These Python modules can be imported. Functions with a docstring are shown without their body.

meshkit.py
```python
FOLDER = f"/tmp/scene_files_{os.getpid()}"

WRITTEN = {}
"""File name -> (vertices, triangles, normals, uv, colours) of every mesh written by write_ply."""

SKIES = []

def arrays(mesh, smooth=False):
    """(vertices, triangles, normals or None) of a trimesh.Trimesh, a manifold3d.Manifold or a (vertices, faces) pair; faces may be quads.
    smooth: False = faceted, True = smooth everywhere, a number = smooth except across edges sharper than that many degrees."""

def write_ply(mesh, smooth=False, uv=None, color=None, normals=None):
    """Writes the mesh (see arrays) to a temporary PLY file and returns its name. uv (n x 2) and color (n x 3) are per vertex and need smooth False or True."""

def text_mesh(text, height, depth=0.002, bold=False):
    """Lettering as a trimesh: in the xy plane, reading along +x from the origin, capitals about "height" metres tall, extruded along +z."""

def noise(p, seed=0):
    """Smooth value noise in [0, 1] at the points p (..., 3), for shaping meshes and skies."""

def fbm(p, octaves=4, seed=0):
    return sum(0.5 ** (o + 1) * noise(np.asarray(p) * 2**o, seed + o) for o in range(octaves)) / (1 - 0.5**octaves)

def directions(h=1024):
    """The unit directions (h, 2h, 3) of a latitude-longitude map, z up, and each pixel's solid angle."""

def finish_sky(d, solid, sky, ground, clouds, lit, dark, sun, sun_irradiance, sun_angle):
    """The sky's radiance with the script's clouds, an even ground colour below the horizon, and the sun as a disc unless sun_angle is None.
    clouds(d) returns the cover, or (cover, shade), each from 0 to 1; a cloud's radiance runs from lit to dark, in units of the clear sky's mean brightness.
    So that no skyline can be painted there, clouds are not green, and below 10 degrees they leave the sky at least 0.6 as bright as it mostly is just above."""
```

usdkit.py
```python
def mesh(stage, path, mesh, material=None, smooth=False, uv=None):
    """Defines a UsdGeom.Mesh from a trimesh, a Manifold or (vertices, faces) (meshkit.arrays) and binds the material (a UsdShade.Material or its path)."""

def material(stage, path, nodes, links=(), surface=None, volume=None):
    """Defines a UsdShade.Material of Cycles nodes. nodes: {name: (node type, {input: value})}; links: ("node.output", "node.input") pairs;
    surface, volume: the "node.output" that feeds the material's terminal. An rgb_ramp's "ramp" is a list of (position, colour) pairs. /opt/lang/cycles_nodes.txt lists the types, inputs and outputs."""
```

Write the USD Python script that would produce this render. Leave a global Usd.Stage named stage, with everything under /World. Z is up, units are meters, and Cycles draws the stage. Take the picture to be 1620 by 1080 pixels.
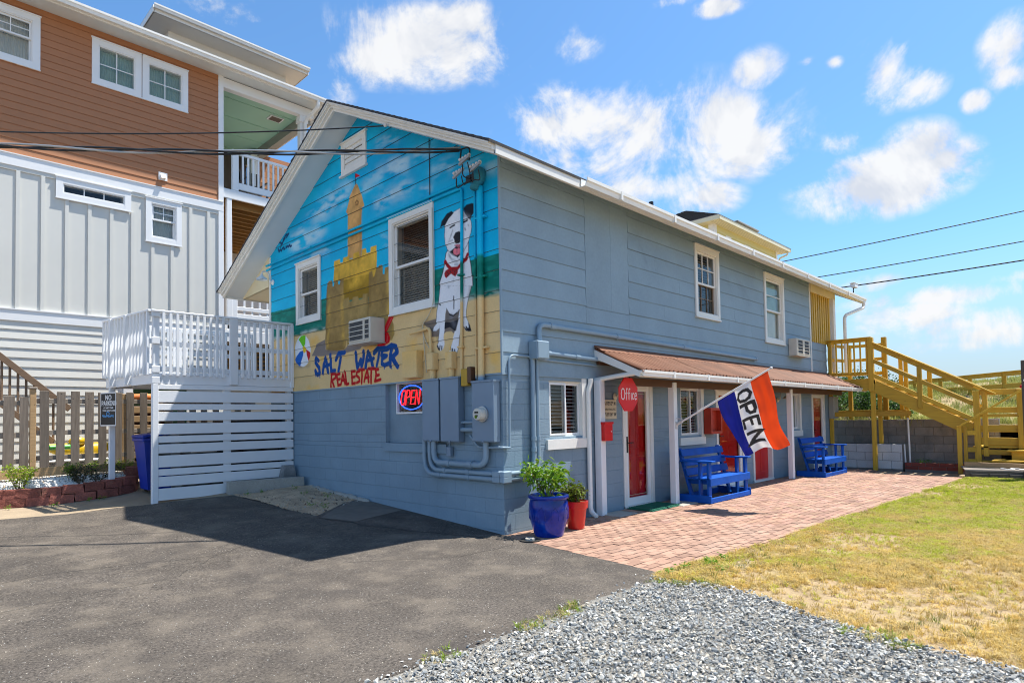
import math, random
import numpy as np
import trimesh, shapely
from shapely.geometry import Polygon, LineString, box as sbox
import meshkit, usdkit
from pxr import Usd, UsdGeom, UsdLux, UsdShade, Sdf, Gf, Vt

stage = Usd.Stage.CreateInMemory()
UsdGeom.SetStageUpAxis(stage, UsdGeom.Tokens.z)
UsdGeom.SetStageMetersPerUnit(stage, 1.0)
UsdGeom.Xform.Define(stage, '/World')
UsdGeom.Scope.Define(stage, '/World/Looks')
rnd = random.Random(7)
rng = np.random.default_rng(11)

# ---------------------------------------------------------------- camera
YAW, PITCH, ROLL = 0.776201891, 0.0319427743, -0.0169776289
CAM = (-5.628, -5.6965, 1.5)
def camera_axes():
    f = np.array([math.cos(PITCH) * math.cos(YAW), math.cos(PITCH) * math.sin(YAW), math.sin(PITCH)])
    r = np.array([math.sin(YAW), -math.cos(YAW), 0.0])
    u = np.cross(r, f)
    return math.cos(ROLL) * r + math.sin(ROLL) * u, -math.sin(ROLL) * r + math.cos(ROLL) * u, f
_r, _u, _f = camera_axes()
camera = UsdGeom.Camera.Define(stage, '/World/camera')
_m = Gf.Matrix4d(1.0)
for i, row in enumerate((_r, _u, -_f, np.array(CAM))):
    _m.SetRow3(i, Gf.Vec3d(*map(float, row)))
camera.AddTransformOp().Set(_m)
camera.CreateHorizontalApertureAttr(36.0)
camera.CreateVerticalApertureAttr(36.0 * 682 / 1024)
camera.CreateFocalLengthAttr(36.0 * 975.166 / 1620)
camera.CreateVerticalApertureOffsetAttr(90.643 / 1620 * 36.0)
camera.CreateClippingRangeAttr(Gf.Vec2f(0.05, 6000))
camera.CreateExposureAttr(EXPO := 0.88)

# ---------------------------------------------------------------- sky and sun
SUN = np.array([1.925, -0.97, 5.0]); SUN /= np.linalg.norm(SUN)
SUN_EL, SUN_ROT = math.asin(SUN[2]), math.atan2(SUN[0], SUN[1])
SKY_STRENGTH, SUN_INTENSITY = 0.100, 1.25

def sky_material():
    # clouds stand at (azimuth from +x towards +y, elevation) in degrees: centre and half sizes
    puffs = CLOUDS
    n = {'tc': ('texture_coordinate', {}), 'sep': ('separate_xyz', {}),
         'sky': ('sky_texture', {'sky_type': 'single_scattering', 'sun_disc': False, 'sun_elevation': SUN_EL, 'sun_rotation': SUN_ROT, 'altitude': 5.0, 'aerosol_density': 0.7, 'ozone_density': 2.5, 'air_density': 1.0}),
         'az': ('math', {'math_type': 'arctan2'}), 'el': ('math', {'math_type': 'arcsine'}),
         'zz': ('math', {'math_type': 'add', 'value2': 0.22}), 'px': ('math', {'math_type': 'divide'}), 'py': ('math', {'math_type': 'divide'}),
         'pv': ('combine_xyz', {'z': 0.4}),
         'na': ('noise_texture', {'scale': 7.0, 'detail': 10.0, 'roughness': 0.64, 'distortion': 0.45}),
         'nb': ('noise_texture', {'scale': 26.0, 'detail': 6.0, 'roughness': 0.62}),
         'bg': ('background_shader', {'strength': SKY_STRENGTH})}
    L = [('tc.generated', 'sep.vector'), ('sep.y', 'az.value1'), ('sep.x', 'az.value2'), ('sep.z', 'el.value1'), ('sep.z', 'zz.value1'),
         ('sep.x', 'px.value1'), ('zz.value', 'px.value2'), ('sep.y', 'py.value1'), ('zz.value', 'py.value2'),
         ('px.value', 'pv.x'), ('py.value', 'pv.y'), ('tc.generated', 'na.vector'), ('tc.generated', 'nb.vector')]
    last = None
    for k, (a, e, ra, re, s) in enumerate(puffs):
        a, e, ra, re = (math.radians(x) for x in (a, e, ra, re))
        n[f'a{k}'] = ('math', {'math_type': 'subtract', 'value2': a}); n[f'e{k}'] = ('math', {'math_type': 'subtract', 'value2': e})
        n[f'c{k}'] = ('combine_xyz', {'z': 0.0}); n[f's{k}'] = ('vector_math', {'math_type': 'multiply', 'vector2': (1 / ra, 1 / re, 0)})
        n[f'l{k}'] = ('vector_math', {'math_type': 'length'}); n[f'm{k}'] = ('map_range', {'from_min': 1.35, 'from_max': 0.1, 'to_min': 0.0, 'to_max': s, 'clamp': True})
        L += [('az.value', f'a{k}.value1'), ('el.value', f'e{k}.value1'), (f'a{k}.value', f'c{k}.x'), (f'e{k}.value', f'c{k}.y'), (f'c{k}.vector', f's{k}.vector1'),
              (f's{k}.vector', f'l{k}.vector1'), (f'l{k}.value', f'm{k}.value')]
        if last:
            n[f'x{k}'] = ('math', {'math_type': 'maximum'}); L += [(last, f'x{k}.value1'), (f'm{k}.result', f'x{k}.value2')]; last = f'x{k}.value'
        else:
            last = f'm{k}.result'
    # elsewhere scattered fair-weather cloud from slow noise
    n['nc'] = ('noise_texture', {'scale': 2.3, 'detail': 3.0, 'roughness': 0.5}); n['gc'] = ('map_range', {'from_min': 0.50, 'from_max': 0.8, 'to_min': 0.0, 'to_max': 0.9, 'clamp': True})
    n['far'] = ('map_range', {'from_min': 1.45, 'from_max': 1.9, 'to_min': 0.0, 'to_max': 1.0, 'clamp': True}); n['aa'] = ('math', {'math_type': 'subtract', 'value2': YAW}); n['ab'] = ('math', {'math_type': 'absolute'})
    n['gf'] = ('math', {'math_type': 'multiply'}); n['all'] = ('math', {'math_type': 'maximum'})
    L += [('pv.vector', 'nc.vector'), ('nc.fac', 'gc.value'), ('az.value', 'aa.value1'), ('aa.value', 'ab.value1'), ('ab.value', 'far.value'), ('gc.result', 'gf.value1'), ('far.result', 'gf.value2'), (last, 'all.value1'), ('gf.value', 'all.value2')]
    n['t1'] = ('math', {'math_type': 'multiply_add', 'value2': 3.7, 'value3': -1.85}); n['t2'] = ('math', {'math_type': 'multiply_add', 'value2': 1.3, 'value3': -0.62})
    n['sum'] = ('math', {'math_type': 'add'}); n['sum2'] = ('math', {'math_type': 'add'}); n['gate'] = ('map_range', {'from_min': 0.0, 'from_max': 0.30, 'to_min': 0, 'to_max': 1, 'clamp': True}); n['dens'] = ('map_range', {'range_type': 'smoothstep', 'from_min': 0.05, 'from_max': 0.95, 'to_min': 0.0, 'to_max': 0.95, 'clamp': True})
    n['den'] = ('math', {'math_type': 'multiply'})
    L += [('na.fac', 't1.value1'), ('nb.fac', 't2.value1'), ('all.value', 'sum.value1'), ('t1.value', 'sum.value2'), ('sum.value', 'sum2.value1'), ('t2.value', 'sum2.value2'), ('sum2.value', 'dens.value'),
          ('all.value', 'gate.value'), ('dens.result', 'den.value1'), ('gate.result', 'den.value2')]
    n['up'] = ('vector_math', {'math_type': 'add', 'vector2': (0.0, 0.0, 0.035)}); n['nu'] = ('noise_texture', {'scale': 7.0, 'detail': 4.0, 'roughness': 0.6, 'distortion': 0.45}); n['du'] = ('math', {'math_type': 'subtract'})
    n['shade'] = ('map_range', {'from_min': -0.05, 'from_max': 0.16, 'to_min': 0.0, 'to_max': 1.0, 'clamp': True})
    L += [('tc.generated', 'up.vector1'), ('up.vector', 'nu.vector'), ('nu.fac', 'du.value1'), ('na.fac', 'du.value2')]
    n['cc'] = ('mix', {'color1': CLOUD_LIT, 'color2': CLOUD_CORE}); n['mx'] = ('mix', {})
    # pale veil towards the horizon
    n['vf'] = ('map_range', {'range_type': 'smoothstep', 'from_min': 0.26, 'from_max': -0.02, 'to_min': 0.0, 'to_max': 0.92, 'clamp': True}); n['veil'] = ('mix', {'color2': VEIL})
    n['tint'] = ('mix', {'mix_type': 'multiply', 'fac': 1.0, 'color2': SKY_TINT})
    L += [('du.value', 'shade.value'), ('shade.result', 'cc.fac'), ('sky.color', 'tint.color1'), ('tint.color', 'veil.color1'), ('sep.z', 'vf.value'), ('vf.result', 'veil.fac'), ('veil.color', 'mx.color1'), ('cc.color', 'mx.color2'), ('den.value', 'mx.fac'), ('mx.color', 'bg.color')]
    return usdkit.material(stage, '/World/Looks/sky', n, L, surface='bg.background')

CLOUD_LIT, CLOUD_CORE, VEIL, SKY_TINT = (5.3, 5.3, 5.3), (3.9, 4.1, 4.5), (3.15, 3.65, 4.15), (0.70, 1.02, 1.20)
CLOUDS = [(52.54, 31.36, 8.74, 2.65, 1), (56.89, 30.4, 3.99, 2, 0.9), (48.66, 33.02, 3.57, 1.93, 0.8), (67.69, 31.77, 5.57, 1.14, 0.62), (37.65, 31.46, 2.01, 1.32, 0.62), (38.98, 25.73, 5.01, 2.69, 1), (32.3, 24.98, 6.81, 3, 1), (25.67, 24.19, 5.06, 2.13, 0.95), (22.58, 22.05, 4.35, 2.15, 0.9), (32.44, 19.97, 6.23, 1.55, 0.9), (26.91, 18.65, 3.24, 1.43, 0.8), (21.88, 27.7, 2.04, 1.4, 0.9), (18.15, 27.47, 0.67, 0.34, 0.5), (16.03, 26.9, 0.65, 0.42, 0.5), (12.49, 25.39, 2.24, 2.29, 1), (10.43, 23.8, 1.84, 1.17, 0.85), (6.74, 21.94, 0.9, 0.73, 0.8), (4.61, 24.87, 1.76, 1.71, 0.95), (4.68, 23.13, 1.41, 1.17, 0.7), (24.85, 32.49, 2.23, 0.65, 0.75), (28.93, 33.42, 1.67, 0.41, 0.5), (13.19, 17.78, 5.64, 2.31, 1.05), (10.58, 19.72, 2.46, 1.76, 0.85), (15.77, 21.3, 1.83, 0.91, 0.6), (8.61, 18.38, 2.34, 1.53, 0.7), (6.75, 5.76, 4.8, 1.2, 0.75), (11.4, 7.43, 3.94, 1.56, 0.9), (5.17, 9.44, 2.83, 0.62, 0.5), (9.06, 5.03, 5.88, 0.67, 0.5), (60.01, 27.86, 1.44, 1.37, 0.5), (31.77, 23.71, 12.3, 4.18, 0.72), (9.73, 8.69, 6.79, 0.95, 0.72), (8.24, 6.38, 6.54, 1.13, 0.68), (13.88, 10.17, 2.63, 0.69, 0.6)]
dome = UsdLux.DomeLight.Define(stage, '/World/sky')
UsdShade.MaterialBindingAPI.Apply(dome.GetPrim()).Bind(sky_material())
dome.GetPrim().SetCustomDataByKey('kind', 'structure')
sun = UsdLux.DistantLight.Define(stage, '/World/sun')
sun.CreateIntensityAttr(SUN_INTENSITY); sun.CreateAngleAttr(0.53); sun.CreateNormalizeAttr(True); sun.CreateColorAttr(Gf.Vec3f(1.0, 0.955, 0.88))
_z = SUN; _x = np.cross((0, 1, 0), _z); _x /= np.linalg.norm(_x); _y = np.cross(_z, _x)
_m = Gf.Matrix4d(1.0)
for i, row in enumerate((_x, _y, _z, _z * 60)):
    _m.SetRow3(i, Gf.Vec3d(*map(float, row)))
sun.AddTransformOp().Set(_m)

# ---------------------------------------------------------------- geometry helpers: everything is (vertices, triangles)
CUBE_F = np.array([[0, 2, 1], [0, 3, 2], [4, 5, 6], [4, 6, 7], [0, 1, 5], [0, 5, 4], [1, 2, 6], [1, 6, 5], [2, 3, 7], [2, 7, 6], [3, 0, 4], [3, 4, 7]])
def hexa(p):
    return np.array(p, float), CUBE_F
def B(x0, y0, z0, x1, y1, z1):
    x0, x1 = min(x0, x1), max(x0, x1); y0, y1 = min(y0, y1), max(y0, y1); z0, z1 = min(z0, z1), max(z0, z1)
    return hexa([(x0, y0, z0), (x1, y0, z0), (x1, y1, z0), (x0, y1, z0), (x0, y0, z1), (x1, y0, z1), (x1, y1, z1), (x0, y1, z1)])
_cb = {}
def CB(x0, y0, z0, x1, y1, z1, c=0.006):
    """a box with chamfered edges"""
    a, b = np.minimum((x0, y0, z0), (x1, y1, z1)), np.maximum((x0, y0, z0), (x1, y1, z1))
    c = min(c, 0.45 * (b - a).min())
    p = []
    for s in np.ndindex(2, 2, 2):
        k = np.where(np.array(s) == 0, a, b).astype(float); d = np.where(np.array(s) == 0, 1, -1) * c
        for ax in range(3):
            q = k + d; q[ax] = k[ax]; p.append(q)
    if 'f' not in _cb:
        _cb['f'] = None
    p = np.array(p)
    if _cb['f'] is None:
        unit = []
        for s in np.ndindex(2, 2, 2):
            k = np.array(s, float); d = np.where(k == 0, 1, -1) * 0.2
            for ax in range(3):
                q = k + d; q[ax] = k[ax]; unit.append(q)
        unit = np.array(unit); h = trimesh.convex.convex_hull(unit)
        idx = [int(np.argmin(((unit - v) ** 2).sum(1))) for v in h.vertices]
        _cb['f'] = np.array(idx)[h.faces]
    return p, _cb['f']
def join(gs):
    gs = [g for g in gs if g is not None and len(g[1])]
    at = np.cumsum([0] + [len(g[0]) for g in gs])
    return np.vstack([g[0] for g in gs]), np.vstack([np.asarray(g[1]) + a for g, a in zip(gs, at)])
def geo(g):
    if isinstance(g, list):
        return join([geo(x) for x in g])
    if hasattr(g, 'vertices'):
        return np.array(g.vertices), np.array(g.faces)
    if hasattr(g, 'to_mesh'):
        m = g.to_mesh(); return np.array(m.vert_properties[:, :3]), np.array(m.tri_verts)
    return g
def beam(p, q, w, d, up=(0, 0, 1), c=0.004):
    """a timber from p to q, w across, d in the direction of up"""
    p, q = np.array(p, float), np.array(q, float); a = q - p; L = np.linalg.norm(a); a /= L
    up = np.array(up, float)
    if abs(a @ up) > 0.98: up = np.array((0, 1.0, 0)) if abs(a[1]) < 0.9 else np.array((1.0, 0, 0))
    s = np.cross(up, a); s /= np.linalg.norm(s); t = np.cross(a, s)
    v, f = CB(0, -w / 2, -d / 2, L, w / 2, d / 2, c)
    return p + v[:, :1] * a + v[:, 1:2] * s + v[:, 2:3] * t, f
def fillet(pts, r, n=5):
    pts = [np.array(p, float) for p in pts]; out = [pts[0]]
    for a, b, c in zip(pts, pts[1:], pts[2:]):
        u, v = a - b, c - b; lu, lv = np.linalg.norm(u), np.linalg.norm(v)
        k = min(r, 0.49 * lu, 0.49 * lv)
        p0, p1 = b + u / lu * k, b + v / lv * k
        for t in np.linspace(0, 1, n + 1):
            out.append((1 - t) ** 2 * p0 + 2 * t * (1 - t) * b + t * t * p1)
    return np.array(out + [pts[-1]])
def tube(pts, r, n=10, caps=True):
    pts = np.array(pts, float); r = np.broadcast_to(np.asarray(r, float), (len(pts),))
    T = np.gradient(pts, axis=0); T /= np.maximum(np.linalg.norm(T, axis=1, keepdims=True), 1e-9)
    s = np.cross(T[0], (0.13, 0.21, 0.97)); s /= np.linalg.norm(s); rings = []
    for k, t in enumerate(T):
        s = s - (s @ t) * t; s /= np.linalg.norm(s); b = np.cross(t, s)
        a = np.arange(n) * 2 * math.pi / n
        rings.append(pts[k] + r[k] * (np.cos(a)[:, None] * s + np.sin(a)[:, None] * b))
    v = np.vstack(rings); f = []
    for k in range(len(pts) - 1):
        for i in range(n):
            j = (i + 1) % n; a, b, c, d = k * n + i, k * n + j, (k + 1) * n + j, (k + 1) * n + i
            f += [(a, b, c), (a, c, d)]
    if caps:
        m = len(v); v = np.vstack([v, pts[:1], pts[-1:]]); o = (len(pts) - 1) * n
        for i in range(n):
            j = (i + 1) % n; f += [(m, j, i), (m + 1, o + i, o + j)]
    return v, np.array(f)
def lathe(prof, at=(0, 0, 0), n=32, axis='z'):
    prof = np.array(prof, float); a = np.arange(n) * 2 * math.pi / n; k = len(prof)
    v = np.array([(p[0] * math.cos(t), p[0] * math.sin(t), p[1]) for p in prof for t in a]); f = []
    for i in range(k - 1):
        for j in range(n):
            q = (j + 1) % n; a0, b0, c0, d0 = i * n + j, i * n + q, (i + 1) * n + q, (i + 1) * n + j
            f += [(a0, b0, c0), (a0, c0, d0)]
    if axis == '-y': v = v[:, [0, 2, 1]] * (1, -1, 1)
    if axis == '-x': v = v[:, [2, 0, 1]] * (-1, -1, 1)
    return v + np.array(at), np.array(f)
def ball(c, r, sub=1, squash=(1, 1, 1)):
    m = trimesh.creation.icosphere(subdivisions=sub, radius=1.0)
    return np.array(m.vertices) * r * np.array(squash) + np.array(c), np.array(m.faces)
def prism(poly, h0, h1, frame=None):
    """extrudes a polygon of (u, v) between heights along the frame's normal (or z)"""
    m = trimesh.creation.extrude_polygon(poly if isinstance(poly, Polygon) else Polygon(poly), h1 - h0, engine='earcut')
    v = np.array(m.vertices) + (0, 0, h0)
    return (frame.map(v) if frame else v), np.array(m.faces)
class Frame:
    """a wall's own axes: u along it as one looks at it, v up, n out of it"""
    def __init__(self, o, u, v=(0, 0, 1)):
        self.o, self.u, self.v = (np.array(x, float) for x in (o, u, v)); self.u /= np.linalg.norm(self.u); self.n = np.cross(self.u, self.v)
    def map(self, p):
        p = np.asarray(p, float); return self.o + p[:, :1] * self.u + p[:, 1:2] * self.v + p[:, 2:3] * self.n
    def pt(self, u, v, n=0): return self.o + u * self.u + v * self.v + n * self.n
    def box(self, u0, u1, v0, v1, n0, n1, c=None):
        g = B(u0, v0, n0, u1, v1, n1) if c is None else CB(u0, v0, n0, u1, v1, n1, c)
        return self.map(g[0]), g[1]
def rects_minus(u0, u1, v0, v1, holes):
    us = sorted({u0, u1, *[x for h in holes for x in h[:2] if u0 < x < u1]}); vs = sorted({v0, v1, *[x for h in holes for x in h[2:] if v0 < x < v1]})
    out = []
    for a, b in zip(vs, vs[1:]):
        run = None
        for c, d in zip(us, us[1:]):
            inside = any(h[0] <= (c + d) / 2 <= h[1] and h[2] <= (a + b) / 2 <= h[3] for h in holes)
            if inside:
                if run: out.append((*run, a, b)); run = None
            else:
                run = (run[0], d) if run else (c, d)
        if run: out.append((*run, a, b))
    return out
def wall(F, u0, u1, v0, v1, n0, n1, holes=()):
    return join([F.box(a, b, c, d, n0, n1) for a, b, c, d in rects_minus(u0, u1, v0, v1, holes)])
def lap(F, u0, u1, v0, v1, holes=(), nb=0.014, nt=0.003, n0=0.0):
    """one lap-siding board: thicker at its foot"""
    out = []
    for a, b, c, d in rects_minus(u0, u1, v0, v1, holes):
        f = lambda v: n0 + nb + (nt - nb) * (v - v0) / (v1 - v0)
        p = np.array([(a, c, n0), (b, c, n0), (b, c, f(c)), (a, c, f(c)), (a, d, n0), (b, d, n0), (b, d, f(d)), (a, d, f(d))])
        v, fc = hexa(p[[0, 1, 2, 3, 4, 5, 6, 7]]); out.append((F.map(v), fc[:, ::-1]))
    return join(out) if out else None

# ---------------------------------------------------------------- scene tree helpers
used = {}
def free(parent, name):
    k = used.get((parent, name), -1) + 1; used[(parent, name)] = k
    return name if k == 0 else f'{name}_{k:03d}'
class Node:
    def __init__(self, path, o): self.path, self.o = path, np.array(o, float); self.prim = stage.GetPrimAtPath(path)
    def tag(self, label=None, cat=None, group=None, kind=None):
        for k, v in (('label', label), ('category', cat), ('group', group), ('kind', kind)):
            if v: self.prim.SetCustomDataByKey(k, v)
        return self
def put(path, g, mat, o=(0, 0, 0), smooth=False, paint=None):
    v, f = geo(g); v = v - np.array(o)
    if paint is not None: smooth = True if smooth else False
    m = usdkit.mesh(stage, path, (v, f), LOOK[mat] if isinstance(mat, str) else mat, smooth=smooth)
    m.CreateDoubleSidedAttr(True)
    if paint is not None:
        UsdGeom.PrimvarsAPI(m).CreatePrimvar('paint', Sdf.ValueTypeNames.Color3fArray, 'vertex').Set(Vt.Vec3fArray.FromNumpy(np.asarray(paint, np.float32)))
    return m
def thing(name, label, cat, at=(0, 0, 0), group=None, kind=None, g=None, mat=None, smooth=False, paint=None):
    path = '/World/' + free('/World', name)
    if g is None:
        x = UsdGeom.Xform.Define(stage, path); x.AddTranslateOp().Set(Gf.Vec3d(*map(float, at))); x.AddRotateZOp().Set(0.0)
        return Node(path, at).tag(label, cat, group, kind)
    put(path, g, mat, (0, 0, 0), smooth, paint)
    return Node(path, (0, 0, 0)).tag(label, cat, group, kind)
def part(parent, name, g, mat, smooth=False, paint=None, label=None, kind=None):
    path = parent.path + '/' + free(parent.path, name)
    put(path, g, mat, parent.o, smooth, paint)
    return Node(path, parent.o).tag(label, None, None, kind)
def copy_of(src, at, label, rot=0.0, group=None):
    name = src.path.split('/')[-1]; name = name[:-4] if name[-4:-3] == '_' and name[-3:].isdigit() else name
    path = '/World/' + free('/World', name)
    x = UsdGeom.Xform.Define(stage, path); x.AddTranslateOp().Set(Gf.Vec3d(*map(float, at))); x.AddRotateZOp().Set(float(rot))
    x.GetPrim().GetReferences().AddInternalReference(src.path); x.GetPrim().SetInstanceable(True)
    n = Node(path, at); was = src.prim.GetCustomData()
    return n.tag(label, was['category'], group or was.get('group'))
def scatter(name, pos, protos, idx, scale, rot, kind='stuff', label=None, cat=None, mats=None):
    """countless small alike pieces as one point instancer"""
    path = '/World/' + free('/World', name)
    pi = UsdGeom.PointInstancer.Define(stage, path); targets = []
    for k, (g, mat) in enumerate(protos):
        p = f'{path}/prototypes/piece_{k:03d}' if k else f'{path}/prototypes/piece'; put(p, g, mat); targets.append(p)
    pi.CreatePrototypesRel().SetTargets(targets)
    pi.CreatePositionsAttr(Vt.Vec3fArray.FromNumpy(np.asarray(pos, np.float32))); pi.CreateProtoIndicesAttr(Vt.IntArray.FromNumpy(np.asarray(idx, np.int32)))
    pi.CreateScalesAttr(Vt.Vec3fArray.FromNumpy(np.asarray(scale, np.float32)))
    q = []
    for ax, ay, az in rot:
        c1, s1, c2, s2, c3, s3 = math.cos(ax / 2), math.sin(ax / 2), math.cos(ay / 2), math.sin(ay / 2), math.cos(az / 2), math.sin(az / 2)
        q.append(Gf.Quath(c1 * c2 * c3 + s1 * s2 * s3, s1 * c2 * c3 - c1 * s2 * s3, c1 * s2 * c3 + s1 * c2 * s3, c1 * c2 * s3 - s1 * s2 * c3))
    pi.CreateOrientationsAttr(Vt.QuathArray(q))
    return Node(path, (0, 0, 0)).tag(label, cat, None, kind)

# ---------------------------------------------------------------- materials (linear base colours)
LOOK = {}
def look(name, col, rough=0.55, var=0.05, scale=2.0, fine=0.0, fscale=60.0, bump=0.0, bscale=80.0, rv=0.0, stretch=None, metal=0.0, spec=0.5, stain=None, stain2=None, paint=False, tone=False, coat=0.0, trans=0.0, bdist=0.004):
    """principled paint: slow colour drift, optional fine grain, relief, variation from piece to piece, stains"""
    n = {'p': ('principled_bsdf', {'roughness': rough, 'metallic': metal, 'specular_ior_level': spec, 'coat_weight': coat, 'coat_roughness': 0.12}), 'g': ('geometry', {}),
         'n1': ('noise_texture', {'scale': scale, 'detail': 5.0, 'roughness': 0.62}), 'r1': ('map_range', {'from_min': 0.3, 'from_max': 0.7, 'to_min': 1 - var, 'to_max': 1 + var}),
         'c': ('mix', {'mix_type': 'multiply', 'fac': 1.0, 'color1': col})}
    L = [('n1.fac', 'r1.value'), ('r1.result', 'c.color2')]
    vec = 'g.position'
    if stretch:
        n['m'] = ('mapping', {'scale': stretch}); L += [('g.position', 'm.vector')]; vec = 'm.vector'
    L.append((vec, 'n1.vector'))
    if paint or tone:
        n['at'] = ('attribute', {'attribute': 'paint'}); L.append(('at.color', 'c.color1'))
        if tone:
            n['tm'] = ('mix', {'mix_type': 'multiply', 'fac': 1.0, 'color1': col}); L[-1] = ('at.color', 'tm.color2'); L.append(('tm.color', 'c.color1'))
    out = 'c.color'
    if fine:
        n['n2'] = ('noise_texture', {'scale': fscale, 'detail': 3.0, 'roughness': 0.7}); n['r2'] = ('map_range', {'from_min': 0.3, 'from_max': 0.7, 'to_min': 1 - fine, 'to_max': 1 + fine}); n['c2'] = ('mix', {'mix_type': 'multiply', 'fac': 1.0})
        L += [(vec, 'n2.vector'), ('n2.fac', 'r2.value'), (out, 'c2.color1'), ('r2.result', 'c2.color2')]; out = 'c2.color'
    if rv:
        n['oi'] = ('object_info', {}); n['r3'] = ('map_range', {'from_min': 0, 'from_max': 1, 'to_min': 1 - rv, 'to_max': 1 + rv}); n['c3'] = ('mix', {'mix_type': 'multiply', 'fac': 1.0})
        L += [('oi.random', 'r3.value'), (out, 'c3.color1'), ('r3.result', 'c3.color2')]; out = 'c3.color'
    if stain:
        scol, ssc, lo, hi, amt = stain
        n['n4'] = ('noise_texture', {'scale': ssc, 'detail': 6.0, 'roughness': 0.65}); n['r4'] = ('map_range', {'range_type': 'smoothstep', 'from_min': lo, 'from_max': hi, 'to_min': 0, 'to_max': amt, 'clamp': True}); n['c4'] = ('mix', {'color2': scol})
        L += [(vec, 'n4.vector'), ('n4.fac', 'r4.value'), ('r4.result', 'c4.fac'), (out, 'c4.color1')]; out = 'c4.color'
    if stain2:
        scol, ssc, lo, hi, amt = stain2
        n['n5'] = ('noise_texture', {'scale': ssc, 'detail': 4.0, 'roughness': 0.55, 'distortion': 0.8}); n['r5'] = ('map_range', {'range_type': 'smoothstep', 'from_min': lo, 'from_max': hi, 'to_min': 0, 'to_max': amt, 'clamp': True}); n['c5'] = ('mix', {'color2': scol})
        L += [('g.position', 'n5.vector'), ('n5.fac', 'r5.value'), ('r5.result', 'c5.fac'), (out, 'c5.color1')]; out = 'c5.color'
    L.append((out, 'p.base_color'))
    if bump:
        n['nb'] = ('noise_texture', {'scale': bscale, 'detail': 4.0, 'roughness': 0.6}); n['b'] = ('bump', {'strength': bump, 'distance': bdist})
        L += [(vec, 'nb.vector'), ('nb.fac', 'b.height'), ('b.normal', 'p.normal')]
    surf = 'p.BSDF'
    if trans:
        n['tr'] = ('translucent_bsdf', {}); n['mxs'] = ('mix_closure', {'fac': trans}); L += [(out, 'tr.color'), ('p.BSDF', 'mxs.closure1'), ('tr.BSDF', 'mxs.closure2')]; surf = 'mxs.closure'
    LOOK[name] = usdkit.material(stage, '/World/Looks/' + name, n, L, surface=surf)
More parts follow.
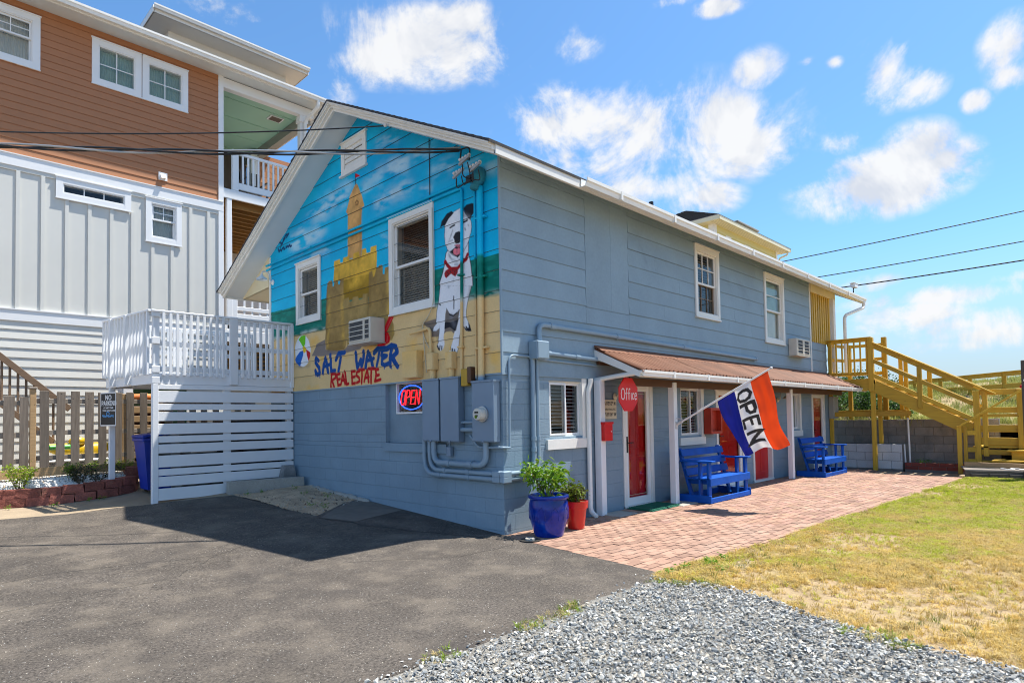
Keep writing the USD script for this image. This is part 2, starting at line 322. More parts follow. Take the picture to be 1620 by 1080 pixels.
def wood(name, col, dark, rough=0.6, scale=3.0, axis=0, amt=0.5, rv=0.12, knots=True):
    st = [9, 9, 9]; st[axis] = 0.7
    n = {'p': ('principled_bsdf', {'roughness': rough, 'specular_ior_level': 0.35}), 'g': ('geometry', {}), 'm': ('mapping', {'scale': tuple(st)}), 'n1': ('noise_texture', {'scale': scale, 'detail': 6.0, 'roughness': 0.65, 'distortion': 0.6}),
         'r': ('map_range', {'from_min': 0.35, 'from_max': 0.72, 'to_min': 0, 'to_max': amt, 'clamp': True}), 'c': ('mix', {'color1': col, 'color2': dark}), 'oi': ('object_info', {}), 'r3': ('map_range', {'to_min': 1 - rv, 'to_max': 1 + rv}),
         'c3': ('mix', {'mix_type': 'multiply', 'fac': 1.0}), 'b': ('bump', {'strength': 0.35, 'distance': 0.003}),
         'kv': ('voronoi_texture', {'scale': 2.6}), 'km': ('mapping', {'scale': (2.2, 2.2, 2.2)}), 'kr': ('map_range', {'range_type': 'smoothstep', 'from_min': 0.10, 'from_max': 0.03, 'to_min': 0, 'to_max': 0.75 if knots else 0.0, 'clamp': True}), 'ck': ('mix', {'color2': tuple(x * 0.35 for x in dark)})}
    L = [('g.position', 'm.vector'), ('m.vector', 'n1.vector'), ('n1.fac', 'r.value'), ('r.result', 'c.fac'), ('oi.random', 'r3.value'), ('c.color', 'c3.color1'), ('r3.result', 'c3.color2'), ('g.position', 'km.vector'), ('km.vector', 'kv.vector'), ('kv.distance', 'kr.value'), ('kr.result', 'ck.fac'),
         ('c3.color', 'ck.color1'), ('ck.color', 'p.base_color'), ('n1.fac', 'b.height'), ('b.normal', 'p.normal')]
    LOOK[name] = usdkit.material(stage, '/World/Looks/' + name, n, L, surface='p.BSDF')
def emit(name, col, s):
    LOOK[name] = usdkit.material(stage, '/World/Looks/' + name, {'p': ('principled_bsdf', {'base_color': col, 'emission_color': col, 'emission_strength': s, 'roughness': 0.3})}, surface='p.BSDF')
def pane(name, tint=(0.95, 0.97, 0.96), ior=1.5):
    LOOK[name] = usdkit.material(stage, '/World/Looks/' + name, {'t': ('transparent_bsdf', {'color': tint}), 'gl': ('glossy_bsdf', {'color': (1, 1, 1), 'roughness': 0.01}), 'f': ('fresnel', {'IOR': ior}), 'fm': ('math', {'math_type': 'multiply_add', 'value2': 0.9, 'value3': 0.0, 'use_clamp': True}), 'm': ('mix_closure', {})},
                                 [('f.fac', 'fm.value1'), ('fm.value', 'm.fac'), ('t.BSDF', 'm.closure1'), ('gl.BSDF', 'm.closure2')], surface='m.closure')

# ---------------------------------------------------------------- materials used
look('house_paint', (0.240, 0.328, 0.395), 0.55, var=0.09, scale=1.0, fine=0.05, fscale=25, bump=0.3, bscale=120, rv=0.035, spec=0.3, stain=((0.30, 0.36, 0.40), 2.2, 0.55, 0.85, 0.35), stain2=((0.13, 0.17, 0.19), 1.3, 0.60, 0.80, 0.35))
look('block_paint', (0.204, 0.285, 0.352), 0.55, var=0.07, scale=1.5, fine=0.05, fscale=30, bump=0.7, bscale=45, rv=0.012, stain=((0.30, 0.37, 0.41), 3.0, 0.58, 0.85, 0.3), bdist=0.006, spec=0.3, stain2=((0.14, 0.18, 0.20), 1.1, 0.58, 0.80, 0.40))
look('pipe_paint', (0.220, 0.304, 0.372), 0.42, var=0.05, scale=4)
look('metal_paint', (0.16, 0.225, 0.30), 0.42, var=0.06, scale=3, bump=0.06, bscale=20)
look('mural', (1, 1, 1), 0.6, spec=0.15, var=0.04, scale=3, fine=0.05, fscale=40, bump=0.25, bscale=120, paint=True)
look('white_trim', (0.74, 0.73, 0.69), 0.45, var=0.04, scale=2, fine=0.03, fscale=30, stain=((0.45, 0.40, 0.32), 3.5, 0.62, 0.85, 0.35), bump=0.15, bscale=60)
look('white_paint', (0.78, 0.79, 0.80), 0.5, var=0.04, scale=2.5, rv=0.03, stain=((0.45, 0.44, 0.42), 5, 0.62, 0.85, 0.4), bump=0.25, bscale=50)
look('white_clean', (0.79, 0.79, 0.78), 0.4, var=0.02, scale=2)
look('cream', (0.72, 0.62, 0.40), 0.5, var=0.05, scale=3)
look('soffit', (0.62, 0.665, 0.69), 0.6, var=0.05, scale=1.5, fine=0.03)
look('shingle', (0.045, 0.043, 0.045), 0.9, var=0.2, scale=8, fine=0.3, fscale=90, bump=0.5, rv=0.15)
look('sash_white', (0.76, 0.75, 0.72), 0.4, var=0.03)
look('sash_brown', (0.18, 0.12, 0.08), 0.5, var=0.1, scale=6)
look('blind', (0.80, 0.78, 0.72), 0.5, var=0.03)
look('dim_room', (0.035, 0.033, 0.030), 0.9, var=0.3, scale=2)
look('curtain_teal', (0.33, 0.45, 0.40), 0.8, var=0.15, scale=4)
look('curtain_pale', (0.55, 0.56, 0.53), 0.8, var=0.2, scale=2)
pane('glass')
pane('store_glass', (0.95, 0.9, 0.88), 1.45)
look('red_door', (0.50, 0.008, 0.006), 0.35, var=0.04, scale=3)
look('red_box', (0.62, 0.012, 0.012), 0.3, var=0.03)
look('rust_box', (0.42, 0.035, 0.012), 0.45, var=0.15, scale=5)
look('red_sign', (0.70, 0.010, 0.012), 0.4, var=0.03)
look('letter_white', (0.8, 0.8, 0.8), 0.5)
look('letter_black', (0.012, 0.012, 0.012), 0.5)
look('bench_blue', (0.0, 0.072, 0.37), 0.55, var=0.16, scale=5, rv=0.10, stain=((0.01, 0.16, 0.52), 9, 0.58, 0.8, 0.5), bump=0.2, bscale=40, spec=0.25)
look('pot_blue', (0.0, 0.016, 0.19), 0.12, var=0.3, scale=6, coat=0.15, spec=0.4, stain=((0.002, 0.07, 0.42), 5, 0.5, 0.8, 0.6))
look('pot_red', (0.58, 0.010, 0.006), 0.3, var=0.05, coat=0.3)
look('pot_soil', (0.26, 0.10, 0.045), 0.95, var=0.4, scale=40, bump=0.8, bscale=60)
look('tin_roof', (0.185, 0.078, 0.042), 0.6, var=0.22, scale=2.0, fine=0.10, fscale=18, rv=0.08, stretch=(1, 0.25, 1), stain=((0.33, 0.18, 0.11), 2.5, 0.55, 0.8, 0.5), spec=0.2, stain2=((0.10, 0.045, 0.03), 1.6, 0.55, 0.75, 0.6))
wood('dark_timber', (0.13, 0.065, 0.035), (0.06, 0.03, 0.018), axis=0)
look('galvanised', (0.42, 0.42, 0.41), 0.4, var=0.1, metal=0.6)
look('black_rubber', (0.012, 0.012, 0.013), 0.5)
look('porcelain', (0.62, 0.60, 0.58), 0.25)
look('ac_shell', (0.58, 0.54, 0.46), 0.5, var=0.06, scale=5)
look('ac_dark', (0.03, 0.035, 0.04), 0.6, var=0.2, scale=20)
look('plaque', (0.56, 0.50, 0.36), 0.6, var=0.06)
emit('neon_red', (1.0, 0.02, 0.03), 0.9); emit('neon_blue', (0.03, 0.16, 1.0), 0.7)
look('flag_cloth', (1, 1, 1), 0.75, var=0.03, scale=6, paint=True, trans=0.28, bump=0.1, bscale=300)
look('mat_green', (0.006, 0.12, 0.07), 0.8, var=0.2, scale=20, rv=0.1)
look('asphalt', (0.088, 0.075, 0.063), 0.9, var=0.22, scale=1.2, fine=0.75, fscale=48, bump=1.0, bscale=75, bdist=0.012, stain=((0.185, 0.155, 0.122), 2.1, 0.44, 0.70, 0.62), stain2=((0.052, 0.046, 0.042), 0.8, 0.52, 0.72, 0.55), spec=0.25)
look('dirt', (0.46, 0.335, 0.215), 0.95, var=0.25, scale=4, fine=0.35, fscale=50, bump=1.0, bscale=45, bdist=0.015, stain=((0.20, 0.14, 0.085), 5, 0.52, 0.75, 0.7))
look('asphalt_old', (0.14, 0.122, 0.10), 0.9, var=0.25, scale=3, fine=0.3, fscale=120, bump=0.8, bscale=120)
look('crack', (0.022, 0.020, 0.018), 0.95, var=0.2)
look('sand', (0.31, 0.24, 0.16), 0.95, var=0.12, scale=3, fine=0.16, fscale=90, bump=0.7, bscale=60, bdist=0.01, stain=((0.25, 0.20, 0.14), 4, 0.5, 0.75, 0.5))
look('soil', (0.33, 0.235, 0.13), 0.95, var=0.2, scale=2.0, fine=0.28, fscale=70, bump=0.9, bscale=70, bdist=0.012, stain=((0.36, 0.28, 0.13), 1.2, 0.45, 0.7, 0.6))
look('gravel_base', (0.19, 0.178, 0.155), 0.95, var=0.25, scale=6, fine=0.4, fscale=120, bump=1.0, bscale=60, bdist=0.012)
look('gravel_stone', (0.335, 0.33, 0.305), 0.8, var=0.25, scale=9, rv=0.28, fine=0.12, fscale=200)
look('gravel_stone_blue', (0.20, 0.212, 0.215), 0.8, var=0.25, scale=9, rv=0.3)
look('gravel_stone_tan', (0.50, 0.44, 0.35), 0.75, var=0.3, scale=9, rv=0.3)
look('white_stone', (0.72, 0.70, 0.66), 0.7, var=0.15, scale=12, rv=0.2)
look('paver', (0.315, 0.182, 0.125), 0.85, var=0.10, scale=2.2, fine=0.14, fscale=70, rv=0.24, bump=0.5, bscale=90, stain=((0.375, 0.265, 0.20), 1.1, 0.45, 0.75, 0.55))
look('paver_far', (0.315, 0.182, 0.125), 0.85, var=0.10, scale=2.2, fine=0.14, fscale=70, tone=True, bump=0.5, bscale=90, stain=((0.375, 0.265, 0.20), 1.1, 0.45, 0.75, 0.55))
look('paver_bed', (0.25, 0.165, 0.12), 0.95, var=0.2, scale=10)
look('concrete', (0.36, 0.335, 0.29), 0.9, var=0.14, scale=3, fine=0.16, fscale=60, bump=0.7, bscale=60, stain=((0.16, 0.15, 0.135), 3, 0.55, 0.8, 0.5))
look('cmu_grey', (0.24, 0.235, 0.225), 0.92, var=0.15, scale=2, fine=0.16, fscale=50, bump=0.8, bscale=50, rv=0.12, stain=((0.10, 0.10, 0.10), 1.8, 0.5, 0.75, 0.6))
look('cmu_white', (0.50, 0.51, 0.52), 0.85, var=0.1, scale=3, fine=0.12, fscale=50, bump=0.6, bscale=50, rv=0.06, stain=((0.25, 0.24, 0.23), 3, 0.58, 0.8, 0.5))
look('mortar', (0.16, 0.15, 0.14), 0.95, var=0.15, scale=6)
look('dark_brick', (0.20, 0.040, 0.028), 0.8, var=0.15, scale=8, rv=0.2, bump=0.4)
look('wall_brick', (0.26, 0.085, 0.062), 0.92, var=0.25, scale=7, fine=0.25, fscale=40, rv=0.28, bump=1.0, bscale=30, bdist=0.015, stain=((0.30, 0.20, 0.13), 5, 0.55, 0.8, 0.5))
wood('yellow_timber', (0.60, 0.37, 0.035), (0.36, 0.185, 0.02), axis=1, amt=0.6, rv=0.20, rough=0.5)
wood('yellow_post', (0.58, 0.355, 0.032), (0.34, 0.175, 0.02), axis=2, amt=0.6, rv=0.18, rough=0.5)
wood('grey_fence', (0.215, 0.175, 0.138), (0.085, 0.066, 0.05), axis=2, amt=0.75, rv=0.2)
wood('grey_rail', (0.30, 0.25, 0.20), (0.14, 0.11, 0.085), axis=0, amt=0.7, rv=0.15)
wood('brown_rail', (0.22, 0.14, 0.085), (0.10, 0.06, 0.035), axis=0, amt=0.6)
wood('tan_timber', (0.46, 0.30, 0.15), (0.28, 0.165, 0.075), axis=0, amt=0.6)
wood('joist', (0.36, 0.20, 0.06), (0.20, 0.10, 0.03), axis=0, amt=0.5)
wood('dark_post', (0.10, 0.08, 0.072), (0.05, 0.04, 0.036), axis=2, amt=0.6)
wood('plank_grey', (0.24, 0.205, 0.175), (0.13, 0.11, 0.095), axis=1, amt=0.6)
look('orange_siding', (0.40, 0.166, 0.068), 0.6, var=0.035, scale=1.5, rv=0.025, fine=0.025, fscale=40, bump=0.1, bscale=60)
look('orange_shake', (0.43, 0.19, 0.075), 0.7, var=0.06, scale=4, rv=0.14)
look('grey_panel', (0.62, 0.61, 0.56), 0.6, var=0.025, scale=1.0, rv=0.015, bump=0.08, bscale=40)
look('pale_siding', (0.66, 0.645, 0.59), 0.6, var=0.03, scale=1, rv=0.015)
look('porch_green', (0.34, 0.56, 0.42), 0.55, var=0.04, scale=1)
look('beam_grey', (0.33, 0.32, 0.28), 0.6, var=0.06)
look('bronze', (0.10, 0.075, 0.06), 0.5)
look('bin_blue', (0.004, 0.030, 0.30), 0.5, var=0.08, scale=4)
look('bin_grey', (0.10, 0.105, 0.10), 0.6)
look('kayak', (0.60, 0.38, 0.008), 0.35, var=0.05); look('kayak_green', (0.10, 0.42, 0.09), 0.4)
look('float_orange', (0.62, 0.16, 0.02), 0.6, var=0.3, scale=6)
look('sign_black', (0.018, 0.018, 0.018), 0.4); look('sign_blue', (0.10, 0.32, 0.62), 0.5)
look('yellow_house', (0.66, 0.60, 0.27), 0.6, var=0.03, scale=0.6, rv=0.015)
look('yellow_trim', (0.70, 0.66, 0.48), 0.6, var=0.03)
look('bark', (0.13, 0.10, 0.075), 0.9, var=0.2, scale=20)
def leafy(name, a, b, tr=0.35, scale=7):
    LOOK[name] = usdkit.material(stage, '/World/Looks/' + name, {'p': ('principled_bsdf', {'roughness': 0.45, 'specular_ior_level': 0.35}), 'g': ('geometry', {}), 'n': ('noise_texture', {'scale': scale, 'detail': 3.0}), 'w': ('mix_float', {'fac': 0.55}), 'r': ('map_range', {'from_min': 0.28, 'from_max': 0.72}), 'c': ('mix', {'color1': a, 'color2': b}),
        't': ('translucent_bsdf', {}), 'm': ('mix_closure', {'fac': tr})}, [('g.position', 'n.vector'), ('n.fac', 'w.a'), ('g.random_per_island', 'w.b'), ('w.result', 'r.value'), ('r.result', 'c.fac'), ('c.color', 'p.base_color'), ('c.color', 't.color'), ('p.BSDF', 'm.closure1'), ('t.BSDF', 'm.closure2')], surface='m.closure')
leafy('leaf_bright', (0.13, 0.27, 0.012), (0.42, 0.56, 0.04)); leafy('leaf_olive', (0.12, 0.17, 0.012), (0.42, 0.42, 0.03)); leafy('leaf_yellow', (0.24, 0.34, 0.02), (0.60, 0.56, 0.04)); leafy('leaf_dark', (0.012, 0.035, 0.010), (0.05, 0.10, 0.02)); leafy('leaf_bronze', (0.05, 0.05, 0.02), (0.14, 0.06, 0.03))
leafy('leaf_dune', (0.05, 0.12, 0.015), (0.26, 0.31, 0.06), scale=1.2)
def turf(name, dry, green, lo, hi, scale):
    LOOK[name] = usdkit.material(stage, '/World/Looks/' + name, {'p': ('principled_bsdf', {'roughness': 0.7, 'specular_ior_level': 0.2}), 'g': ('geometry', {}), 'oi': ('object_info', {}), 'n': ('noise_texture', {'scale': scale, 'detail': 4.0, 'roughness': 0.6}), 'sx': ('separate_xyz', {}), 'gx': ('map_range', {'from_min': -1.0, 'from_max': 9.0, 'to_min': -0.20, 'to_max': 0.22}),
        'gy': ('map_range', {'from_min': -5.5, 'from_max': -2.6, 'to_min': -0.06, 'to_max': 0.05}), 's1': ('math', {'math_type': 'add'}), 's2': ('math', {'math_type': 'add'}), 's3': ('math', {'math_type': 'add'}), 'rv': ('map_range', {'to_min': -0.13, 'to_max': 0.13}), 'r': ('map_range', {'range_type': 'smoothstep', 'from_min': lo, 'from_max': hi, 'to_min': 0, 'to_max': 1, 'clamp': True}), 'c': ('mix', {'color1': dry, 'color2': green}),
        'v': ('map_range', {'to_min': 0.6, 'to_max': 1.35}), 'c2': ('mix', {'mix_type': 'multiply', 'fac': 1.0}), 't': ('translucent_bsdf', {}), 'm': ('mix_closure', {'fac': 0.3})},
        [('g.position', 'n.vector'), ('g.position', 'sx.vector'), ('sx.x', 'gx.value'), ('sx.y', 'gy.value'), ('n.fac', 's1.value1'), ('gx.result', 's1.value2'), ('s1.value', 's2.value1'), ('gy.result', 's2.value2'), ('oi.random', 'rv.value'), ('s2.value', 's3.value1'), ('rv.result', 's3.value2'), ('s3.value', 'r.value'), ('r.result', 'c.fac'), ('oi.random', 'v.value'), ('c.color', 'c2.color1'), ('v.result', 'c2.color2'),
         ('c2.color', 'p.base_color'), ('c2.color', 't.color'), ('p.BSDF', 'm.closure1'), ('t.BSDF', 'm.closure2')], surface='m.closure')
turf('turf', (0.60, 0.425, 0.125), (0.37, 0.43, 0.016), 0.43, 0.57, 1.5)
turf('turf_dry', (0.56, 0.44, 0.20), (0.44, 0.36, 0.13), 0.4, 0.7, 2.0)
turf('dune_grass', (0.50, 0.43, 0.19), (0.32, 0.34, 0.09), 0.36, 0.66, 0.5)

# ---------------------------------------------------------------- the ground
def sstep(a, b, x): t = np.clip((np.asarray(x, float) - a) / (b - a), 0, 1); return t * t * (3 - 2 * t)
def ground_z(x, y):
    x, y = np.asarray(x, float), np.asarray(y, float)
    z = 0.058 * np.clip(y, 0, 9) * np.clip(1 + 0.18 * x, 0.35, 1) * (1 - sstep(0.05, 0.4, x)) + 0.03 * sstep(0, 3, x) * (1 - sstep(10, 13, x))
    return z
def sheet(poly, dz, cell=0.3, bumpy=0.0):
    """a ground sheet over a polygon, following the ground"""
    x0, y0, x1, y1 = poly.bounds; P_, F_, key = [], [], {}
    def vid(x, y):
        k = (round(x, 4), round(y, 4))
        if k not in key:
            key[k] = len(P_); P_.append((x, y))
        return key[k]
    xs, ys = np.arange(math.floor(x0 / cell) * cell, x1 + cell, cell), np.arange(math.floor(y0 / cell) * cell, y1 + cell, cell)
    prep = shapely.prepared.prep(poly)
    for a in xs[:-1]:
        for b in ys[:-1]:
            q = sbox(a, b, a + cell, b + cell)
            if prep.contains(q):
                i, j, k, l = vid(a, b), vid(a + cell, b), vid(a + cell, b + cell), vid(a, b + cell); F_ += [(i, j, k), (i, k, l)]
            elif prep.intersects(q):
                c = poly.intersection(q)
                for gpoly in getattr(c, 'geoms', [c]):
                    if gpoly.geom_type == 'Polygon' and gpoly.area > 1e-6:
                        v, f = trimesh.creation.triangulate_polygon(gpoly, engine='earcut')
                        ids = [vid(*p) for p in v]
                        for t in f:
                            t = [ids[t[0]], ids[t[1]], ids[t[2]]]; A_ = np.array([P_[i] for i in t]); s = np.cross(A_[1] - A_[0], A_[2] - A_[0])
                            if abs(s) > 1e-9: F_.append(tuple(t) if s > 0 else (t[0], t[2], t[1]))
    p = np.array(P_); z = ground_z(p[:, 0], p[:, 1]) + dz
    if bumpy: z = z + bumpy * (meshkit.fbm(np.c_[p * 2.2, np.zeros(len(p))], 3, 5) - 0.5)
    return np.c_[p, z], np.array(F_)
def wobble(pts, amp, step=0.12, seed=1, f=1.4):
    out = []
    for a, b in zip(pts, pts[1:]):
        a, b = np.array(a, float), np.array(b, float); n = max(1, int(np.linalg.norm(b - a) / step)); d = (b - a) / np.linalg.norm(b - a); s = np.array((-d[1], d[0]))
        for t in np.arange(n) / n:
            q = a + (b - a) * t; k = meshkit.fbm(np.array([[q[0] * f, q[1] * f, seed]]), 4, seed)[0] - 0.5
            out.append(tuple(q + s * k * amp * 2))
    return out + [tuple(pts[-1])]

far = [(-4000, -4000), (4000, -4000), (4000, 4000), (-4000, 4000)]
gx = np.unique(np.concatenate([[-4000, -1200, -400, -120, -50], np.arange(-30, 60.1, 2), [90, 160, 500, 1500, 4000]])); gv, gf = [], []
for x in gx:
    for y in gx: gv.append((x, y, float(ground_z(x, min(y, 9))) - 0.05 - 0.0 * x))
N_ = len(gx)
for i in range(N_ - 1):
    for j in range(N_ - 1):
        a, b, c, d = i * N_ + j, (i + 1) * N_ + j, (i + 1) * N_ + j + 1, i * N_ + j + 1; gf += [(a, b, c), (a, c, d)]
thing('ground', None, None, kind='structure', g=(np.array(gv), np.array(gf)), mat='sand')
edge_ag = wobble([(-14, -2.72), (-3.6, -2.62), (-0.60, -2.56)], 0.10, seed=3)
asphalt_poly = Polygon(edge_ag + [(-0.39, -2.47), (-0.10, -0.28), (0.02, -0.02), (-0.01, 3.3)] + wobble([(-0.20, 3.45), (-0.75, 3.05), (-1.17, 2.72)], 0.05, seed=9) + wobble([(-1.20, 2.76), (-1.33, 5.45), (-2.3, 5.72), (-3.0, 6.0), (-4.6, 6.25), (-8, 6.5), (-14, 6.6)], 0.10, seed=8) + [(-14, -2.72)]).buffer(0)
thing('asphalt_driveway', None, None, kind='structure', g=sheet(asphalt_poly, 0.0, 0.35), mat='asphalt')
thing('old_asphalt_patch', None, None, kind='structure', g=sheet(Polygon(wobble([(-0.03, 2.2), (-1.0, 1.95), (-1.22, 2.55), (-0.72, 3.02), (-0.06, 3.42), (-0.03, 2.2)], 0.05, seed=4)).buffer(0).intersection(asphalt_poly), 0.004, 0.3), mat='asphalt_old')
def crack(pts, w, seed):
    l = LineString(wobble(pts, 0.07, 0.06, seed, 3.0)).buffer(w / 2).intersection(asphalt_poly)
    return sheet(l, 0.0035 + 0.0005 * (seed % 3), 0.5)
cr = [crack(p, w, s) for p, w, s in (([(-1.22, 2.55), (-1.0, 1.7), (-0.75, 0.9), (-0.30, -0.02)], 0.016, 5), ([(-1.3, 2.5), (-2.0, 2.2), (-3.0, 1.5), (-4.4, 1.9), (-6, 1.6)], 0.006, 6), ([(-3.0, 1.5), (-3.6, 0.9), (-5.5, 0.7)], 0.0045, 7), ([(-2.2, 0.2), (-1.2, -0.5), (-0.4, -0.5), (-0.2, -0.35)], 0.006, 10))]
thing('asphalt_cracks', 'thin dark cracks wandering across the asphalt driveway', 'crack', kind='stuff', g=cr, mat='crack')
gravel_edge = wobble([(-0.62, -2.60), (-0.42, -3.10), (-0.56, -3.55), (-0.84, -4.25), (-0.98, -4.75), (-1.10, -5.3), (-1.2, -8), (-1.3, -14)], 0.10, seed=12)
gravel_poly = Polygon(edge_ag + gravel_edge + [(-14, -14), (-14, -2.72)]).buffer(0)
thing('gravel_bed', None, None, kind='structure', g=sheet(gravel_poly, -0.004, 0.4, 0.02), mat='gravel_base')
patio_front = [(-0.39, -2.49), (1.95, -2.76), (5.4, -2.98), (10.6, -3.22), (11.2, -3.25)]
lawn_poly = Polygon([(-0.60, -2.56)] + [(x, y - 0.01) for x, y in patio_front] + [(13.2, -3.2), (13.2, -14), (-1.3, -14)] + gravel_edge[::-1]).buffer(0)
thing('lawn', None, None, kind='structure', g=sheet(lawn_poly, -0.008, 0.3, 0.03), mat='soil')
sand_poly = Polygon(wobble([(-0.02, 3.35), (-0.72, 3.05), (-1.18, 2.75), (-1.33, 5.45), (-0.02, 5.2)], 0.03, seed=15) + [(-0.02, 3.35)]).buffer(0)
thing('sand_patch', None, None, kind='structure', g=sheet(sand_poly, 0.006, 0.12, 0.07), mat='dirt')
sand_strip = Polygon(wobble([(-14, 6.55), (-8, 6.45), (-4.6, 6.2), (-3.0, 5.95), (-2.3, 5.68), (-1.33, 5.4)], 0.08, seed=16) + [(-1.2, 7.9), (-14, 7.9)]).buffer(0)
thing('sand_verge', None, None, kind='structure', g=sheet(sand_strip, -0.005, 0.35, 0.03), mat='sand')
sand_pocket = Polygon(wobble([(-0.58, -2.55), (-0.36, -2.50), (0.4, -2.62), (0.9, -2.72), (0.55, -3.0), (-0.1, -3.05), (-0.42, -3.0)], 0.05, seed=18)).buffer(0)
thing('sand_pocket', None, None, kind='structure', g=sheet(sand_pocket, -0.003, 0.2, 0.02), mat='sand')

# brick patio: the 300 nearest bricks singly, the rest as one part
patio_poly = Polygon([(0.0, -0.01), (-0.08, -0.30)] + patio_front + [(11.25, -1.2), (12.4, -1.2), (12.4, -0.01)])
patio = thing('brick_patio', None, None, kind='structure', g=sheet(patio_poly, -0.014, 0.4), mat='paver_bed')
BW, BL, J = 0.098, 0.203, 0.005
bricks = []
for r in range(36):
    yc = -0.06 - r * BW
    for k in range(-6, 66):
        xc = k * BL + (0.5 * BL if r % 2 else 0) - 0.1
        xx, yy = xc, yc - 0.012 * xc
        q = sbox(xx - (BL - J) / 2, yy - (BW - J) / 2, xx + (BL - J) / 2, yy + (BW - J) / 2).intersection(patio_poly)
        if q.geom_type == 'Polygon' and q.area > 0.0028:
            bricks.append((np.hypot(xx - CAM[0], yy - CAM[1]), xx, yy, q))
bricks.sort(key=lambda b: b[0])
def brick_geo(q):
    h = rnd.uniform(-0.0025, 0.0035); c = np.array(q.exterior.coords)[:-1]
    if len(c) == 4:
        a, b = c.min(0), c.max(0); z = float(ground_z(*((a + b) / 2)))
        g = B(a[0], a[1], z - 0.03, b[0], b[1], z + h); v = g[0].copy(); m = (a + b) / 2
        v[4:, :2] = m + (v[4:, :2] - m) * (1 - 0.0035 / (b - a)); v[4:, 2] += np.array([rnd.uniform(-.0012, .0012) for _ in range(4)])
        return v, g[1]
    m = trimesh.creation.extrude_polygon(q, 0.03 + h, engine='earcut'); v = np.array(m.vertices); v[:, 2] += float(ground_z(*c.mean(0))) - 0.03
    return v, np.array(m.faces)
for b in bricks[:300]:
    part(patio, 'brick', brick_geo(b[3]), 'paver')
rest, tone = [], []
for b in bricks[300:]:
    g_ = brick_geo(b[3]); rest.append(g_); t = rnd.uniform(0.76, 1.24); tone.append(np.tile((t, t * rnd.uniform(.95, 1.04), t * rnd.uniform(.93, 1.05)), (len(g_[0]), 1)))
part(patio, 'far_bricks', rest, 'paver_far', paint=np.vstack(tone), kind='stuff')

# ---------------------------------------------------------------- the painted cottage
W_, LX = 6.85, 13.10                      # width of the gable, length of the long wall
BORD, SEAM = 2.10, 0.2717                 # foot of the siding, height of a course
SL = 0.508                                # roof slope
EAVE_Z = 4.955                            # soffit line on the walls
FG, FR = Frame((0, 0, 0), (0, -1, 0)), Frame((0, 0, 0), (1, 0, 0))
house = thing('cottage', 'blue cottage with a beach mural on its gable and a rusty tin awning', 'house')
gable_windows = {'big': (-2.49, -1.36, 3.17, 4.70), 'small': (-5.65, -4.70, 3.40, 4.56)}
TR = 0.095
def inner(w, t=TR): return (w[0] + t, w[1] - t, w[2] + t * 0.9, w[3] - t)
holesG = [inner(w) for w in gable_windows.values()] + [(-3.83, -3.22, 5.90, 6.27)]
RW = {'low1': (0.85, 1.755, 1.16, 2.095), 'low2': (4.50, 5.43, 1.06, 2.085), 'low3': (9.95, 10.56, 1.05, 2.07), 'up1': (5.20, 6.195, 3.40, 4.78), 'up2': (8.44, 9.59, 3.16, 4.735)}
DOORS = {'office': (2.70, 3.60, 0.03, 2.08), 'second': (5.93, 7.18, 0.03, 2.06), 'third': (7.62, 8.69, 0.03, 2.04), 'fourth': (11.32, 12.30, 0.03, 2.07)}
def inn(w, a=0.07): return (w[0] + a, w[1] - a, w[2] + a, w[3] - a)
holesR = [inn(v) for v in RW.values()]; holesRlow = holesR + [(d[0] + .05, d[1] - .05, 0.0, d[3] - .05) for d in DOORS.values()]
RECESS = (-2.67, -1.15, 1.15, 2.10)
# structural walls (behind blocks and boards)
shell = [wall(FG, -W_, -.006, -0.1, BORD, -0.20, -0.006, [RECESS]), wall(FG, -W_, -.002, BORD, EAVE_Z, -0.20, -0.002, holesG), wall(FR, 0.20, LX, -0.1, BORD, -0.20, -0.006, holesRlow), wall(FR, 0.20, 11.40, BORD, EAVE_Z + .1, -0.20, -0.002, holesR),
         wall(FR, 11.40, 12.6, BORD, 3.39, -0.20, -0.002), B(0.2, W_ - 0.2, -0.1, 11.4, W_, EAVE_Z), B(LX - 0.2, 0.2, -0.1, LX, W_ - .2, BORD), B(11.2, 0.2, BORD, 11.4, W_ - .2, EAVE_Z), B(0.2, 0.2, 2.2, LX - .2, W_ - .2, 2.3)]
gp = [(-W_, EAVE_Z), (0, EAVE_Z), (-W_ / 2, EAVE_Z + SL * W_ / 2)]
gpoly = Polygon(gp).difference(sbox(*[holesG[2][i] for i in (0, 2, 1, 3)]))
shell.append(prism(gpoly, -0.20, -0.002, FG))
walls = part(house, 'wall', shell, 'house_paint')
# painted blocks of the lower storey
BH, BLN = 0.2055, 0.406
def block_geo(F, a, b, c, d):
    k, q = 0.003, .0006; h = 0.0005 * (rnd.random() - .5); p = np.array([(a, c, -0.006), (b, c, -0.006), (b, d, -0.006), (a, d, -0.006), (a + q, c + k, h), (b - q, c + k, h), (b - q, d - k, h), (a + q, d - k, h)])
    v, f = hexa(p); return F.map(v), f
far_blocks = []
for F, u0, u1, holes, lim in ((FG, -W_, 0.0, [RECESS], 99), (FR, 0.0, LX, holesRlow, 4.4)):
    for r in range(-1, 11):
        z0 = BORD - (r + 1) * BH; z1 = z0 + BH - 0.002
        x = u0 - (BLN / 2 if r % 2 else 0)
        while x < u1:
            a, b = max(x, u0), min(x + BLN - 0.0008, u1)
            if b - a > 0.03 and z1 > -0.12:
                for q in rects_minus(a, b, z0, z1, holes):
                    if q[1] - q[0] > .02 and q[3] - q[2] > .02:
                        g_ = block_geo(F, *q)
                        if q[0] < lim: part(house, 'block', g_, 'block_paint')
                        else: far_blocks.append(g_)
            x += BLN
part(house, 'far_blocks', far_blocks, 'block_paint', kind='stuff')

